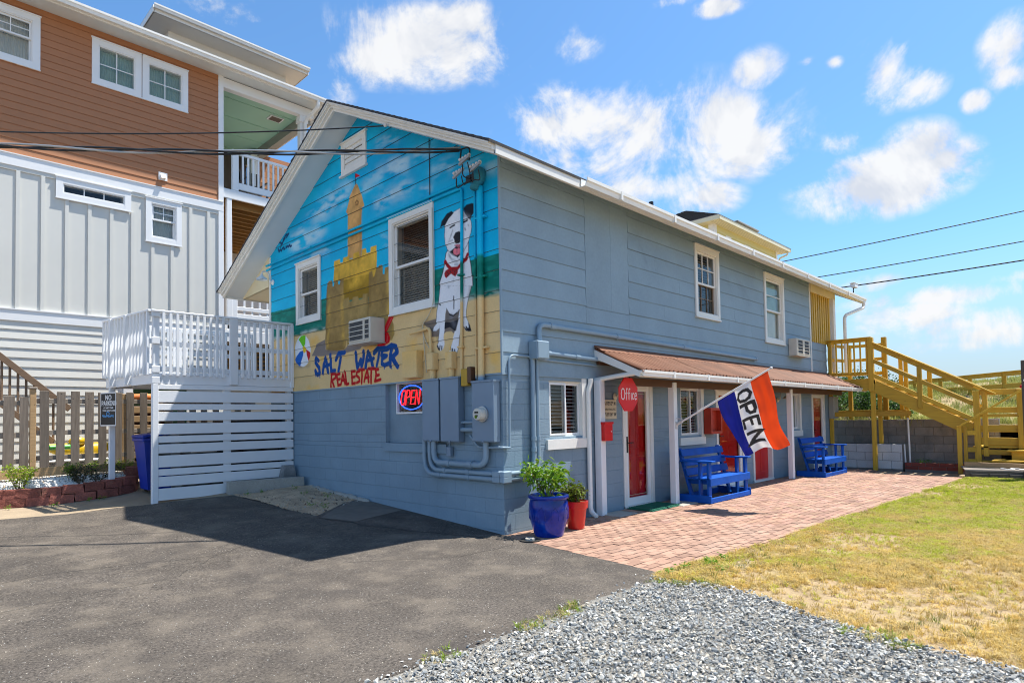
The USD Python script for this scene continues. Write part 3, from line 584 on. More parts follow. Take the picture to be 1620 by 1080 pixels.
# ---- the mural: paint on the gable's boards, kept as a colour per vertex
MURAL = [["f","w",0.16,[[4.847,5.385],[4.329,5.45],[3.844,5.427]]],["f","w",0.13,[[4.541,5.396],[4.0,5.553],[3.725,5.561]]],["f","w",0.13,[[3.168,5.426],[2.955,5.484],[2.714,5.512]]],["f","w",0.12,[[2.79,5.05],[2.425,5.106],[2.109,5.113]]],["f","w",0.13,[[5.124,4.96],[4.853,4.989],[4.633,5.027]]],["f","w",0.09,[[2.701,4.414],[2.47,4.383]]],["f","w",0.08,[[4.992,4.643],[4.425,4.658]]],["f","w",0.1,[[2.449,5.547],[2.132,5.526]]],["f","w",0.1,[[5.118,5.452],[4.715,5.396]]],["f","w",0.13,[[5.872,5.076],[5.664,5.087],[5.431,5.105]]],["f","w",0.14,[[5.754,4.911],[5.52,4.883],[5.377,4.874]]],["f","w",0.12,[[5.663,5.1],[5.43,5.186]]],["f","w",0.13,[[5.235,4.986],[5.028,5.008],[4.826,5.01]]],["f","w",0.09,[[2.439,5.546],[2.194,5.533],[2.024,5.542]]],["f","w",0.07,[[2.335,5.453],[2.026,5.411]]],["f","w",0.1,[[1.33,5.154],[1.007,5.114]]],["f","w",0.09,[[1.76,5.519],[1.415,5.449]]],["f","w",0.1,[[2.777,5.053],[2.342,5.084],[1.966,5.062]]],["f","w",0.06,[[1.644,4.953],[1.457,4.912]]],["f","w",0.08,[[0.181,4.856],[0.034,4.829]]],["f","w",0.07,[[0.62,4.997],[0.408,5.004]]],["f","w",0.09,[[2.759,6.026],[2.325,5.987]]],["p","spire",0,[[3.488,5.566],[3.669,5.402],[3.801,5.147],[3.751,5.118],[3.744,4.824],[3.764,4.336],[3.326,4.25],[3.308,4.645],[3.339,4.762],[3.322,4.888],[3.308,5.104],[3.227,5.114],[3.238,5.156],[3.35,5.397],[3.43,5.519]]],["f","spired",0.06,[[3.333,5.091],[3.347,4.734],[3.346,4.334]]],["s","spired",0.02,[[3.501,5.235],[3.463,5.27],[3.412,5.228],[3.42,5.19],[3.487,5.199]]],["s","dark",0.012,[[3.492,5.557],[3.493,5.73]]],["p","red",0,[[3.486,5.738],[3.346,5.661],[3.479,5.667]]],["p","keep",0,[[4.221,4.362],[4.027,4.366],[4.02,4.296],[3.917,4.287],[3.908,4.364],[3.725,4.359],[3.699,4.292],[3.585,4.284],[3.576,4.37],[3.412,4.377],[3.391,4.279],[3.311,4.277],[3.301,4.388],[3.186,4.384],[3.17,4.298],[3.046,4.289],[3.034,4.376],[2.871,4.369],[2.87,4.006],[2.868,3.582],[3.91,3.723],[3.925,3.984],[4.247,3.997]]],["f","keepd",0.2,[[3.754,3.76],[3.414,3.767],[3.125,3.818]]],["f","keepd",0.05,[[3.687,4.321],[3.688,4.229]]],["f","keepd",0.06,[[3.369,4.278],[3.48,4.28]]],["p","keepdd",0,[[3.926,3.967],[3.105,3.936],[3.111,3.565],[3.912,3.604]]],["f","keep",0.16,[[3.75,3.968],[3.158,3.926]]],["f","keep",0.1,[[3.675,3.854],[3.376,3.864]]],["p","tow",0,[[4.477,3.997],[4.404,4.034],[4.309,4.032],[4.298,3.918],[4.248,3.917],[4.235,4.009],[4.113,3.999],[4.098,3.923],[4.038,3.918],[4.024,3.995],[3.925,3.988],[3.913,3.521],[3.878,3.229],[3.854,2.836],[3.925,2.761],[4.164,2.752],[4.536,2.817],[4.555,2.99],[4.517,3.521]]],["f","towl",0.05,[[4.396,3.76],[4.436,3.297],[4.472,2.875]]],["f","towl",0.07,[[3.969,3.695],[3.949,3.237],[3.923,2.864]]],["f","towd",0.06,[[4.244,2.853],[3.886,2.778]]],["f","towd",0.03,[[4.486,3.945],[4.527,3.415],[4.544,2.882]]],["p","wallc",0,[[3.903,3.633],[3.755,3.642],[3.718,3.555],[3.623,3.561],[3.615,3.621],[3.454,3.617],[3.418,3.551],[3.301,3.554],[3.289,3.627],[3.135,3.617],[3.117,3.214],[3.108,2.745],[3.808,2.801],[3.852,2.939],[3.878,3.229]]],["f","towd",0.05,[[3.146,3.59],[3.136,3.138]]],["p","tow",0,[[3.094,3.963],[3.016,3.975],[2.99,3.861],[2.942,3.864],[2.884,3.993],[2.802,3.997],[2.792,4.019],[2.708,4.014],[2.704,3.865],[2.644,3.85],[2.636,3.957],[2.527,3.956],[2.52,3.438],[2.493,3.153],[2.415,3.013],[2.402,2.863],[2.468,2.777],[2.664,2.778],[2.698,2.706],[3.108,2.745],[3.117,3.243]]],["f","towl",0.06,[[2.562,3.821],[2.559,3.481],[2.526,3.157]]],["f","towd",0.05,[[3.07,3.91],[3.089,3.405]]],["f","towl",0.05,[[2.416,2.976],[2.452,2.794]]],["p","shade",0,[[5.063,2.743],[4.881,2.936],[4.576,2.992],[4.558,2.808],[3.926,2.73],[3.769,2.818],[3.34,2.757],[3.395,2.713],[3.926,2.695],[4.709,2.707]]],["p","tow",0,[[4.555,2.99],[3.864,2.919],[3.854,2.836],[3.925,2.761],[4.164,2.752],[4.536,2.817]]],["f","towd",0.05,[[4.452,2.809],[3.925,2.761]]],["f","towl",0.04,[[4.448,3.085],[4.472,2.875]]],["f","towl",0.05,[[3.94,3.03],[3.923,2.864]]],["p","red",0,[[2.542,3.159],[2.413,3.134],[2.595,2.922],[2.516,2.819],[2.533,2.746],[2.698,2.697],[2.866,2.712],[2.865,2.76],[2.73,2.785],[2.679,2.855],[2.677,2.969]]],["f","redl",0.012,[[2.478,3.114],[2.611,2.961]]],["f","redl",0.012,[[2.58,2.854],[2.598,2.772]]],["f","shade",0.05,[[5.721,2.583],[5.181,2.568]]],["p","white",0,[[5.125,2.839],[5.133,2.775],[5.156,2.715],[5.193,2.662],[5.241,2.62],[5.298,2.589],[5.363,2.572],[5.431,2.569],[5.5,2.582],[5.566,2.608],[5.625,2.648],[5.674,2.7],[5.712,2.76],[5.734,2.826],[5.742,2.894],[5.733,2.96],[5.708,3.022],[5.67,3.075],[5.619,3.118],[5.559,3.147],[5.493,3.163],[5.424,3.163],[5.356,3.148],[5.292,3.119],[5.235,3.078],[5.188,3.027],[5.153,2.968],[5.132,2.904]]],["p","green",0,[[5.597,3.103],[5.499,3.151],[5.394,3.16],[5.326,3.144],[5.334,2.988],[5.397,2.93],[5.501,3.026]]],["p","blue",0,[[5.737,2.722],[5.687,2.776],[5.548,2.858],[5.407,2.874],[5.429,2.769],[5.552,2.581],[5.658,2.629]]],["p","red",0,[[5.308,2.886],[5.134,2.803],[5.141,2.731],[5.194,2.658],[5.26,2.769]]],["p","yellow",0,[[5.427,2.933],[5.337,2.946],[5.3,2.886],[5.324,2.838],[5.377,2.824],[5.428,2.861]]],["s","blue2",0.075,[[4.824,2.636],[4.908,2.684],[4.937,2.603],[4.799,2.496],[4.772,2.399],[4.87,2.37],[4.939,2.451]]],["s","blue2",0.075,[[4.655,2.391],[4.633,2.539],[4.559,2.662],[4.517,2.531],[4.466,2.393]]],["s","blue2",0.06,[[4.634,2.498],[4.393,2.535]]],["s","blue2",0.075,[[4.382,2.695],[4.374,2.534],[4.355,2.405],[4.225,2.403]]],["s","blue2",0.075,[[4.196,2.6],[4.092,2.703],[3.892,2.699]]],["s","blue2",0.075,[[4.03,2.665],[4.057,2.536],[4.097,2.395]]],["s","blue2",0.075,[[3.53,2.661],[3.521,2.534],[3.476,2.404],[3.381,2.535],[3.348,2.42],[3.3,2.529],[3.287,2.665]]],["s","blue2",0.075,[[3.223,2.399],[3.198,2.533],[3.144,2.646],[3.053,2.509],[3.011,2.39]]],["s","blue2",0.06,[[3.199,2.502],[2.987,2.522]]],["s","blue2",0.08,[[2.975,2.613],[2.876,2.671],[2.601,2.652]]],["s","blue2",0.06,[[2.823,2.648],[2.846,2.529],[2.892,2.4]]],["s","blue2",0.065,[[2.622,2.636],[2.738,2.64],[2.76,2.558],[2.614,2.534],[2.74,2.496],[2.742,2.419],[2.668,2.389],[2.544,2.416]]],["s","blue2",0.075,[[2.514,2.372],[2.51,2.549],[2.478,2.629]]],["s","blue2",0.085,[[2.591,2.651],[2.477,2.687],[2.356,2.653],[2.328,2.568],[2.46,2.498],[2.381,2.409],[2.322,2.352]]],["s","blue2",0.018,[[4.787,2.358],[4.782,2.314]]],["s","blue2",0.018,[[4.676,2.406],[4.671,2.362]]],["s","blue2",0.018,[[2.69,2.373],[2.686,2.335]]],["s","blue2",0.018,[[2.493,2.365],[2.49,2.327]]],["s","blue2",0.018,[[2.312,2.352],[2.309,2.314]]],["s","blue2",0.018,[[4.94,2.396],[4.935,2.351]]],["s","red2",0.045,[[4.372,2.133],[4.356,2.345]]],["s","red2",0.045,[[4.369,2.346],[4.226,2.35],[4.201,2.283],[4.331,2.237],[4.255,2.12]]],["s","red2",0.045,[[4.073,2.341],[4.175,2.334],[4.145,2.24],[4.121,2.14],[4.02,2.148]]],["s","red2",0.045,[[4.156,2.241],[4.062,2.248]]],["s","red2",0.045,[[4.02,2.155],[3.999,2.245],[3.967,2.334],[3.924,2.241],[3.881,2.148]]],["s","red2",0.045,[[4.004,2.213],[3.895,2.22]]],["s","red2",0.045,[[3.897,2.369],[3.862,2.25],[3.827,2.138],[3.773,2.149]]],["s","red2",0.045,[[3.571,2.354],[3.678,2.354],[3.661,2.251],[3.653,2.142],[3.558,2.15]]],["s","red2",0.045,[[3.668,2.251],[3.572,2.259]]],["s","red2",0.045,[[3.43,2.344],[3.512,2.331],[3.525,2.281],[3.432,2.231],[3.421,2.174],[3.503,2.154]]],["s","red2",0.045,[[3.441,2.364],[3.28,2.363]]],["s","red2",0.045,[[3.349,2.358],[3.344,2.245],[3.353,2.146]]],["s","red2",0.045,[[3.272,2.16],[3.237,2.263],[3.19,2.347],[3.158,2.258],[3.137,2.146]]],["s","red2",0.045,[[3.249,2.221],[3.136,2.226]]],["s","red2",0.045,[[3.145,2.369],[2.947,2.355]]],["s","red2",0.045,[[3.067,2.357],[3.069,2.253],[3.064,2.13]]],["s","red2",0.045,[[2.86,2.337],[2.936,2.336],[2.916,2.244],[2.95,2.149],[2.789,2.17]]],["s","red2",0.045,[[2.927,2.238],[2.841,2.245]]],["s","red2",0.012,[[4.333,2.131],[4.328,2.097]]],["s","red2",0.012,[[3.353,2.146],[3.349,2.114]]],["s","red2",0.012,[[3.06,2.13],[3.056,2.099]]],["s","red2",0.012,[[3.562,2.15],[3.558,2.118]]],["s","sig",0.035,[[6.406,5.183],[6.287,5.122],[6.146,5.206],[6.224,5.194],[6.114,5.263],[6.052,5.257],[6.084,5.207],[5.991,5.264]]],["s","sig",0.02,[[6.367,5.059],[6.319,5.1],[6.256,5.115]]],["s","sig",0.035,[[6.472,5.052],[6.416,4.983],[6.384,5.02],[6.305,4.982],[6.289,5.022],[6.21,5.034],[6.21,4.991],[6.156,4.994]]],["s","sig",0.035,[[6.117,5.036],[6.086,5.001],[6.04,5.027],[5.994,4.996],[5.963,5.032],[5.918,4.987],[5.88,4.993]]],["f","shade2",0.09,[[1.679,2.936],[1.531,2.93],[1.37,2.899]]],["p","shade2",0,[[1.641,2.943],[1.351,2.963],[1.042,2.86],[0.911,2.779],[0.945,2.718],[0.994,2.756],[1.112,2.759],[1.234,2.706],[1.445,2.717],[1.533,2.851]]],["f","towd",0.03,[[1.289,2.557],[1.321,2.715]]],["p","out",0,[[1.217,3.552],[1.242,3.457],[1.277,3.185],[1.295,3.176],[1.327,3.07],[1.341,2.893],[1.408,2.845],[1.427,2.803],[1.356,2.795],[1.285,2.831],[1.266,2.884],[1.273,2.774],[1.298,2.622],[1.334,2.57],[1.308,2.529],[1.257,2.497],[1.204,2.514],[1.174,2.577],[1.189,2.677],[1.158,2.827],[1.142,3.001],[1.114,3.107],[1.049,3.01],[0.947,2.965],[0.864,2.997],[0.814,3.044],[0.841,2.897],[0.902,2.755],[0.954,2.631],[1.017,2.529],[1.007,2.458],[0.942,2.431],[0.876,2.441],[0.85,2.492],[0.836,2.619],[0.788,2.731],[0.737,2.863],[0.723,2.777],[0.676,2.719],[0.582,2.708],[0.612,2.795],[0.673,2.887],[0.678,2.993],[0.635,3.156],[0.569,3.293],[0.535,3.434]]],["p","dogw",0,[[1.207,3.553],[1.232,3.457],[1.267,3.186],[1.285,3.177],[1.317,3.07],[1.331,2.894],[1.398,2.846],[1.417,2.804],[1.346,2.796],[1.275,2.832],[1.256,2.885],[1.264,2.776],[1.288,2.623],[1.324,2.571],[1.299,2.53],[1.247,2.498],[1.195,2.515],[1.164,2.578],[1.179,2.678],[1.148,2.828],[1.133,3.002],[1.105,3.108],[1.039,3.011],[0.956,2.968],[0.873,3.0],[0.823,3.047],[0.851,2.901],[0.911,2.758],[0.963,2.634],[1.007,2.531],[0.997,2.459],[0.951,2.434],[0.885,2.444],[0.859,2.495],[0.845,2.622],[0.797,2.734],[0.746,2.866],[0.732,2.78],[0.685,2.722],[0.591,2.711],[0.62,2.798],[0.681,2.89],[0.687,2.997],[0.644,3.159],[0.578,3.297],[0.543,3.438]]],["p","belly",0,[[1.105,3.086],[1.031,2.999],[0.956,2.963],[0.873,2.989],[0.815,3.035],[0.842,2.921],[0.903,2.746],[1.026,2.814],[1.154,2.807],[1.135,2.914]]],["p","dogd",0,[[1.143,2.899],[1.025,2.874],[0.859,2.896],[0.92,2.748],[1.035,2.815],[1.154,2.802]]],["f","dogg",0.05,[[0.99,2.962],[0.983,2.896],[0.943,2.837]]],["f","dogg",0.03,[[1.048,3.394],[1.021,3.444]]],["f","dogd",0.018,[[1.056,3.385],[1.03,3.429]]],["f","dogd",0.02,[[0.944,3.399],[0.954,3.444]]],["s","dogd",0.01,[[0.937,3.235],[0.944,3.064]]],["f","brown",0.04,[[0.567,3.431],[0.591,3.288],[0.627,3.189]]],["s","dogd",0.01,[[1.268,3.175],[1.238,3.159]]],["s","dogd",0.012,[[1.039,3.001],[0.956,2.966],[0.873,2.995]]],["s","dogd",0.015,[[1.315,2.571],[1.29,2.518]]],["s","dogd",0.015,[[1.263,2.566],[1.269,2.516]]],["s","dogd",0.015,[[1.22,2.556],[1.221,2.512]]],["s","dogd",0.015,[[0.983,2.496],[0.976,2.447]]],["s","dogd",0.015,[[0.934,2.481],[0.931,2.443]]],["s","dogd",0.015,[[0.684,2.774],[0.638,2.716]]],["s","dogd",0.015,[[0.637,2.748],[0.606,2.713]]],["p","dogd",0,[[0.732,2.78],[0.685,2.722],[0.583,2.71],[0.613,2.787],[0.636,2.821],[0.621,2.746],[0.685,2.743]]],["s","white",0.02,[[1.051,2.448],[1.034,2.463],[1.009,2.439]]],["p","out",0,[[1.134,3.746],[1.193,3.59],[1.262,3.447],[0.53,3.326],[0.544,3.487],[0.574,3.639],[0.605,3.782],[0.61,3.942],[0.759,3.813],[1.057,3.92],[1.103,3.882]]],["p","dogw",0,[[1.118,3.743],[1.176,3.587],[1.245,3.444],[0.545,3.329],[0.559,3.489],[0.589,3.642],[0.62,3.785],[0.625,3.946],[0.775,3.816],[1.04,3.917],[1.087,3.879]]],["p","out",0,[[1.115,4.291],[1.127,4.16],[1.106,4.01],[1.065,3.929],[0.955,3.834],[0.836,3.775],[0.735,3.814],[0.644,3.9],[0.608,3.962],[0.553,4.055],[0.537,4.132],[0.558,4.23],[0.618,4.303],[0.757,4.455],[0.914,4.435],[1.018,4.388]]],["p","dogw",0,[[1.106,4.287],[1.118,4.158],[1.097,4.011],[1.058,3.932],[0.951,3.84],[0.837,3.782],[0.74,3.82],[0.651,3.906],[0.616,3.967],[0.563,4.057],[0.548,4.133],[0.567,4.229],[0.625,4.3],[0.761,4.449],[0.912,4.429],[1.012,4.383]]],["p","dogd",0,[[1.214,4.278],[1.179,4.363],[1.066,4.443],[0.965,4.454],[0.924,4.42],[1.031,4.364],[1.106,4.287],[1.152,4.297]]],["p","dogd",0,[[0.7,4.434],[0.639,4.464],[0.537,4.458],[0.479,4.436],[0.486,4.334],[0.541,4.28],[0.572,4.253],[0.659,4.343]]],["f","dogg",0.04,[[0.761,4.414],[0.693,4.34],[0.592,4.281]]],["p","dogd",0,[[0.928,4.075],[0.882,4.129],[0.82,4.133],[0.771,4.116],[0.777,4.013],[0.806,3.973],[0.886,3.984],[0.907,4.053]]],["s","dogd",0.016,[[1.006,4.234],[0.961,4.241],[0.907,4.246]]],["s","dogd",0.018,[[0.722,4.243],[0.678,4.244],[0.635,4.251]]],["f","dogd",0.015,[[0.68,4.147],[0.667,4.121]]],["f","dogd",0.012,[[0.614,4.183],[0.605,4.164]]],["p","dogd",0,[[1.005,3.886],[0.923,3.916],[0.869,3.951],[0.833,3.944],[0.772,3.908],[0.721,3.874],[0.775,3.816],[0.837,3.773],[0.925,3.829]]],["p","dogw",0,[[1.039,3.987],[0.903,3.988],[0.877,3.947],[0.941,3.92],[1.022,3.936]]],["p","pinkd",0,[[0.913,3.961],[0.859,3.961],[0.737,3.935],[0.772,3.908],[0.842,3.928]]],["p","tongue",0,[[0.932,3.883],[0.905,3.912],[0.861,3.892],[0.817,3.9],[0.782,3.881],[0.792,3.82],[0.863,3.808],[0.924,3.84]]],["s","pinkd",0.012,[[0.856,3.89],[0.858,3.845]]],["f","dogg",0.015,[[0.972,4.126],[1.01,4.064]]],["f","dogg",0.015,[[0.944,4.178],[0.982,4.116]]],["f","dogg",0.015,[[1.038,4.034],[0.947,4.038]]],["f","dogg2",0.02,[[1.024,3.831],[0.971,3.773],[0.865,3.718]]],["f","dogg2",0.02,[[1.041,3.87],[1.006,3.816]]],["f","dogg2",0.02,[[0.802,3.741],[0.776,3.741]]],["f","dogg2",0.02,[[0.91,3.686],[0.848,3.674]]],["f","dogg2",0.02,[[0.96,3.444],[0.932,3.474]]],["f","dogg2",0.02,[[0.868,3.544],[0.807,3.516]]],["s","collar",0.045,[[1.113,3.766],[1.072,3.705],[0.992,3.642],[0.849,3.622],[0.742,3.689],[0.664,3.714],[0.629,3.77]]],["p","collar",0,[[1.139,3.598],[1.111,3.629],[1.046,3.647],[0.983,3.617],[0.929,3.637],[0.849,3.634],[0.847,3.564],[0.896,3.514],[0.949,3.547],[0.984,3.571],[1.03,3.555],[1.094,3.525],[1.122,3.548]]],["s","dark",0.008,[[1.084,3.606],[1.073,3.595]]],["s","dark",0.008,[[1.048,3.576],[1.037,3.565]]],["s","dark",0.008,[[1.011,3.605],[1.0,3.594]]],["s","dark",0.008,[[0.956,3.618],[0.946,3.607]]],["s","dark",0.008,[[0.912,3.587],[0.902,3.576]]],["s","dark",0.008,[[0.885,3.605],[0.874,3.594]]],["s","dark",0.008,[[0.922,3.554],[0.911,3.543]]],["s","dark",0.008,[[1.075,3.558],[1.065,3.546]]]]
COL = {'w': (0.5, 0.68, 0.76), 'spire': (0.66, 0.35, 0.11), 'spired': (0.3, 0.15, 0.05), 'dark': (0.02, 0.02, 0.02), 'red': (0.58, 0.004, 0.012), 'redl': (0.75, 0.2, 0.2), 'keep': (0.74, 0.43, 0.045), 'keepd': (0.33, 0.18, 0.012), 'keepdd': (0.27, 0.155, 0.008), 'tow': (0.33, 0.205, 0.062), 'towl': (0.6, 0.37, 0.07), 'towd': (0.15, 0.085, 0.018), 'wallc': (0.36, 0.235, 0.075), 'shade': (0.225, 0.185, 0.165), 'shade2': (0.2, 0.155, 0.125), 'white': (0.86, 0.87, 0.88), 'green': (0.16, 0.62, 0.01), 'blue': (0.004, 0.13, 0.52), 'yellow': (0.95, 0.6, 0.01), 'blue2': (0.003, 0.065, 0.27), 'red2': (0.5, 0.006, 0.01), 'sig': (0.006, 0.045, 0.15), 'out': (0.01, 0.012, 0.02), 'dogw': (0.8, 0.8, 0.82), 'belly': (0.16, 0.135, 0.12), 'dogd': (0.012, 0.012, 0.018), 'dogg': (0.22, 0.22, 0.25), 'dogg2': (0.33, 0.34, 0.38), 'brown': (0.16, 0.11, 0.085), 'pinkd': (0.5, 0.14, 0.18), 'tongue': (0.85, 0.2, 0.25), 'collar': (0.36, 0.006, 0.01)}
def mural_ground(y, z, sand_only=False):
    p = np.c_[y, z, np.zeros_like(y)]
    n1, n2 = meshkit.fbm(p * (1.3, 2.6, 1), 4, 3), meshkit.fbm(p * (5, 14, 1), 3, 8); n3 = meshkit.fbm(p * (3.0, 3.0, 1), 3, 21)
    sky = np.array((0.0, 0.33, 0.62)); sky2 = np.array((0.003, 0.50, 0.76))
    t = np.clip(0.5 + (5.3 - z) * 0.25 + (n1 - .5) * 1.4, 0, 1)[:, None]; c = sky * (1 - t) + sky2 * t
    horizon = 3.665 + 0.0175 * y + 0.02 * (n1 - .5)
    sea = np.array((0.002, 0.165, 0.125)); sea2 = np.array((0.010, 0.27, 0.20)); k = np.clip((n2 - .45) * 5, 0, 1)[:, None] * 0.7
    m = (z < horizon)[:, None]; c = np.where(m, sea * (1 - k) + sea2 * k, c)
    shore = 3.16 + 0.012 * y + 0.05 * (n3 - .5)
    sd = np.array((0.74, 0.515, 0.24)); sd2 = np.array((0.82, 0.47, 0.10)); k = np.clip((n3 - .56) * 5, 0, 1)[:, None] * 0.75
    s = np.clip((shore - z) / 0.05 + (n2 - .5), 0, 1)[:, None]; c = c * (1 - s) + (sd * (1 - k) + sd2 * k) * s
    f = np.exp(-((z - shore) / 0.035) ** 2)[:, None] * np.clip((n2 - .3) * 2, 0, .7)[:, None]
    return c * (1 - f) + np.array((0.55, 0.60, 0.55)) * f
def mural_paint(y, z):
    c = mural_ground(y, z); p = np.c_[y, z, np.zeros_like(y)]; wob = meshkit.fbm(p * (6, 6, 1), 4, 31); fine_ = meshkit.fbm(p * (16, 16, 1), 3, 12)
    jy, jz = y + 0.010 * (fine_ - .5), z + 0.010 * (wob - .5)
    for kind, col, w, pts in MURAL:
        pts = np.array(pts); q = COL[col]; pad = w + 0.12
        near = (y > pts[:, 0].min() - pad * 1.6) & (y < pts[:, 0].max() + pad * 1.6) & (z > pts[:, 1].min() - pad * 1.6) & (z < pts[:, 1].max() + pad * 1.6)
        if not near.any(): continue
        i = np.nonzero(near)[0]
        if kind == 'f':
            d = shapely.distance(LineString(pts), shapely.points(y[i], z[i])); a = np.exp(-(d / (w * (1.35 if col == 'w' else 1))) ** 2 * 1.3)
            a = a * (np.clip((meshkit.fbm(np.c_[y[i] * 3.5 - z[i] * 2, z[i] * 11, 0 * y[i]], 4, 44) - .36) * 3.6, 0, 1) if col == 'w' else np.clip(.55 + (wob[i] - .5) * 1.2, 0, 1)); a = a * (0.55 if col == 'w' else 0.8)
        else:
            shp = Polygon(pts).buffer(0) if kind == 'p' else LineString(pts).buffer(w * .5)
            d = shapely.distance(shp, shapely.points(jy[i], jz[i])); a = np.clip(1 - d / 0.010, 0, 1) * (1.0 if kind == 's' else 0.99)
        sh = 1 + (0.7 * (wob[i, None] - .5) + .35 * (fine_[i, None] - .5)) if col in ('keep', 'tow', 'wallc', 'spire', 'towl') else 1 + 0.12 * (wob[i, None] - .5)
        c[i] = c[i] * (1 - a[:, None]) + np.array(q) * sh * a[:, None]
    return np.clip(c, 0, 1)
STEP = 0.0105
n_course = int(math.ceil((EAVE_Z + SL * W_ / 2 - BORD) / SEAM))
for k in range(n_course):
    z0 = BORD + k * SEAM; z1 = min(z0 + SEAM - 0.004, EAVE_Z + SL * W_ / 2 - 0.01)
    nz = max(2, int((z1 - z0) / STEP)); zs = np.linspace(z0, z1, nz + 1)
    ins = np.maximum(0, (zs - EAVE_Z) / SL)
    ny = max(2, int((W_ - 2 * ins[0]) / STEP)); t = np.linspace(0, 1, ny + 1)
    Yg = ins[:, None] + (W_ - 2 * ins[:, None]) * t[None]; Zg = np.repeat(zs[:, None], ny + 1, 1)
    depth = 0.014 + (0.004 - 0.014) * (Zg - z0) / SEAM
    v = np.stack([-depth, Yg, Zg], -1).reshape(-1, 3); i = np.arange(nz)[:, None] * (ny + 1) + np.arange(ny)[None]
    a, b, c, d = i, i + 1, i + ny + 2, i + ny + 1
    f = np.stack([np.stack([a, d, c], -1), np.stack([a, c, b], -1)], 2).reshape(-1, 3)
    cy, cz = v[f][:, :, 1].mean(1), v[f][:, :, 2].mean(1); keep = np.ones(len(f), bool)
    for h in holesG: keep &= ~((-cy > h[0]) & (-cy < h[1]) & (cz > h[2]) & (cz < h[3]))
    f = f[keep]
    foot = np.array([(-0.014, 0, z0), (-0.014, W_, z0), (0, W_, z0), (0, 0, z0)]) + np.array([0, 1, 0]) * np.array([ins[0], -ins[0], -ins[0], ins[0]])[:, None]
    m = len(v); v2 = np.vstack([v, foot]); f2 = np.vstack([f, [(m, m + 1, m + 2), (m, m + 2, m + 3)]])
    col = np.vstack([mural_paint(v[:, 1], v[:, 2]), np.tile((0.05, 0.06, 0.06), (4, 1))])
    part(house, 'mural_board', (v2, f2), 'mural', smooth=True, paint=col)

# ---- plain blue boards of the long side, patched by two tall panels
panelhole = [(1.80, 2.955, 3.165, 4.90)]
for k in range(0, 11):
    z0 = BORD + k * SEAM; z1 = min(z0 + SEAM - 0.004, EAVE_Z + 0.02)
    cuts = [0.012, 11.39] if z0 > 3.35 else [0.012, 12.6]
    xs = [cuts[0]]
    x = 3.0 + (k * 1.37) % 2.2
    while x < cuts[1] - 1: xs.append(x); x += 3.66
    xs.append(cuts[1])
    hs = [inner(RW['up1'], .07), inner(RW['up2'], .07)] + panelhole
    xs = sorted(set(xs) | {x for h in hs if h[2] < z1 and h[3] > z0 for x in h[:2]})
    for a, b in zip(xs, xs[1:]):
        j_ = rnd.uniform(-.0025, .0025); g_ = lap(FR, a + 0.001, b - 0.001, z0 + j_, z1 + j_ * .5, hs, nb=.014 + rnd.uniform(-.003, .004))
        if g_: part(house, 'siding_board', g_, 'house_paint')
part(house, 'wall_panel', FR.box(1.805, 2.46, 3.17, 4.88, 0, 0.010), 'house_paint'); part(house, 'wall_panel', FR.box(2.464, 2.95, 3.17, 4.88, 0, 0.009), 'house_paint')
part(house, 'corner_board', [FR.box(-0.016, 0.012, BORD, EAVE_Z, -0.01, 0.016)], 'house_paint')
part(house, 'corner_board', [FG.box(-W_ - 0.02, -W_ + 0.055, 2.1, EAVE_Z - 0.02, -0.08, 0.022)], 'white_trim')
part(house, 'drip_board', [FR.box(-.015, 12.6, BORD - 0.025, BORD, -0.002, 0.017), FG.box(-W_, 0.015, BORD - 0.022, BORD, -0.002, 0.016)], 'house_paint')

# ---- windows
def quad(F, u0, u1, v0, v1, n): return F.map([(u0, v0, n), (u1, v0, n), (u1, v1, n), (u0, v1, n)]), np.array([(0, 1, 2), (0, 2, 3)])
def slats(F, u0, u1, v0, v1, n, pitch=0.028, w=0.024, tilt=0.5):
    out = []
    v = v0 + pitch
    dn, dv = w / 2 * math.cos(tilt), w / 2 * math.sin(tilt)
    while v < v1 - 0.01:
        p = np.array([(u0, v - dv, n + dn), (u1, v - dv, n + dn), (u1, v + dv, n - dn), (u0, v + dv, n - dn)]); out.append((F.map(p), np.array([(0, 1, 2), (0, 2, 3)]))); v += pitch
    return join(out)
def grid(F, u0, u1, v0, v1, c, r, n0, n1, w=0.016):
    return [F.box(u0 + (u1 - u0) * i / c - w / 2, u0 + (u1 - u0) * i / c + w / 2, v0, v1, n0, n1) for i in range(1, c)] + [F.box(u0, u1, v0 + (v1 - v0) * i / r - w / 2, v0 + (v1 - v0) * i / r + w / 2, n0 + .001, n1 - .001) for i in range(1, r)]
def frame4(F, u0, u1, v0, v1, w, n0, n1, wb=None):
    wb = wb or w; return [F.box(u0, u0 + w, v0, v1, n0, n1), F.box(u1 - w, u1, v0, v1, n0, n1), F.box(u0 + w, u1 - w, v0, v0 + wb, n0, n1), F.box(u0 + w, u1 - w, v1 - w, v1, n0, n1)]
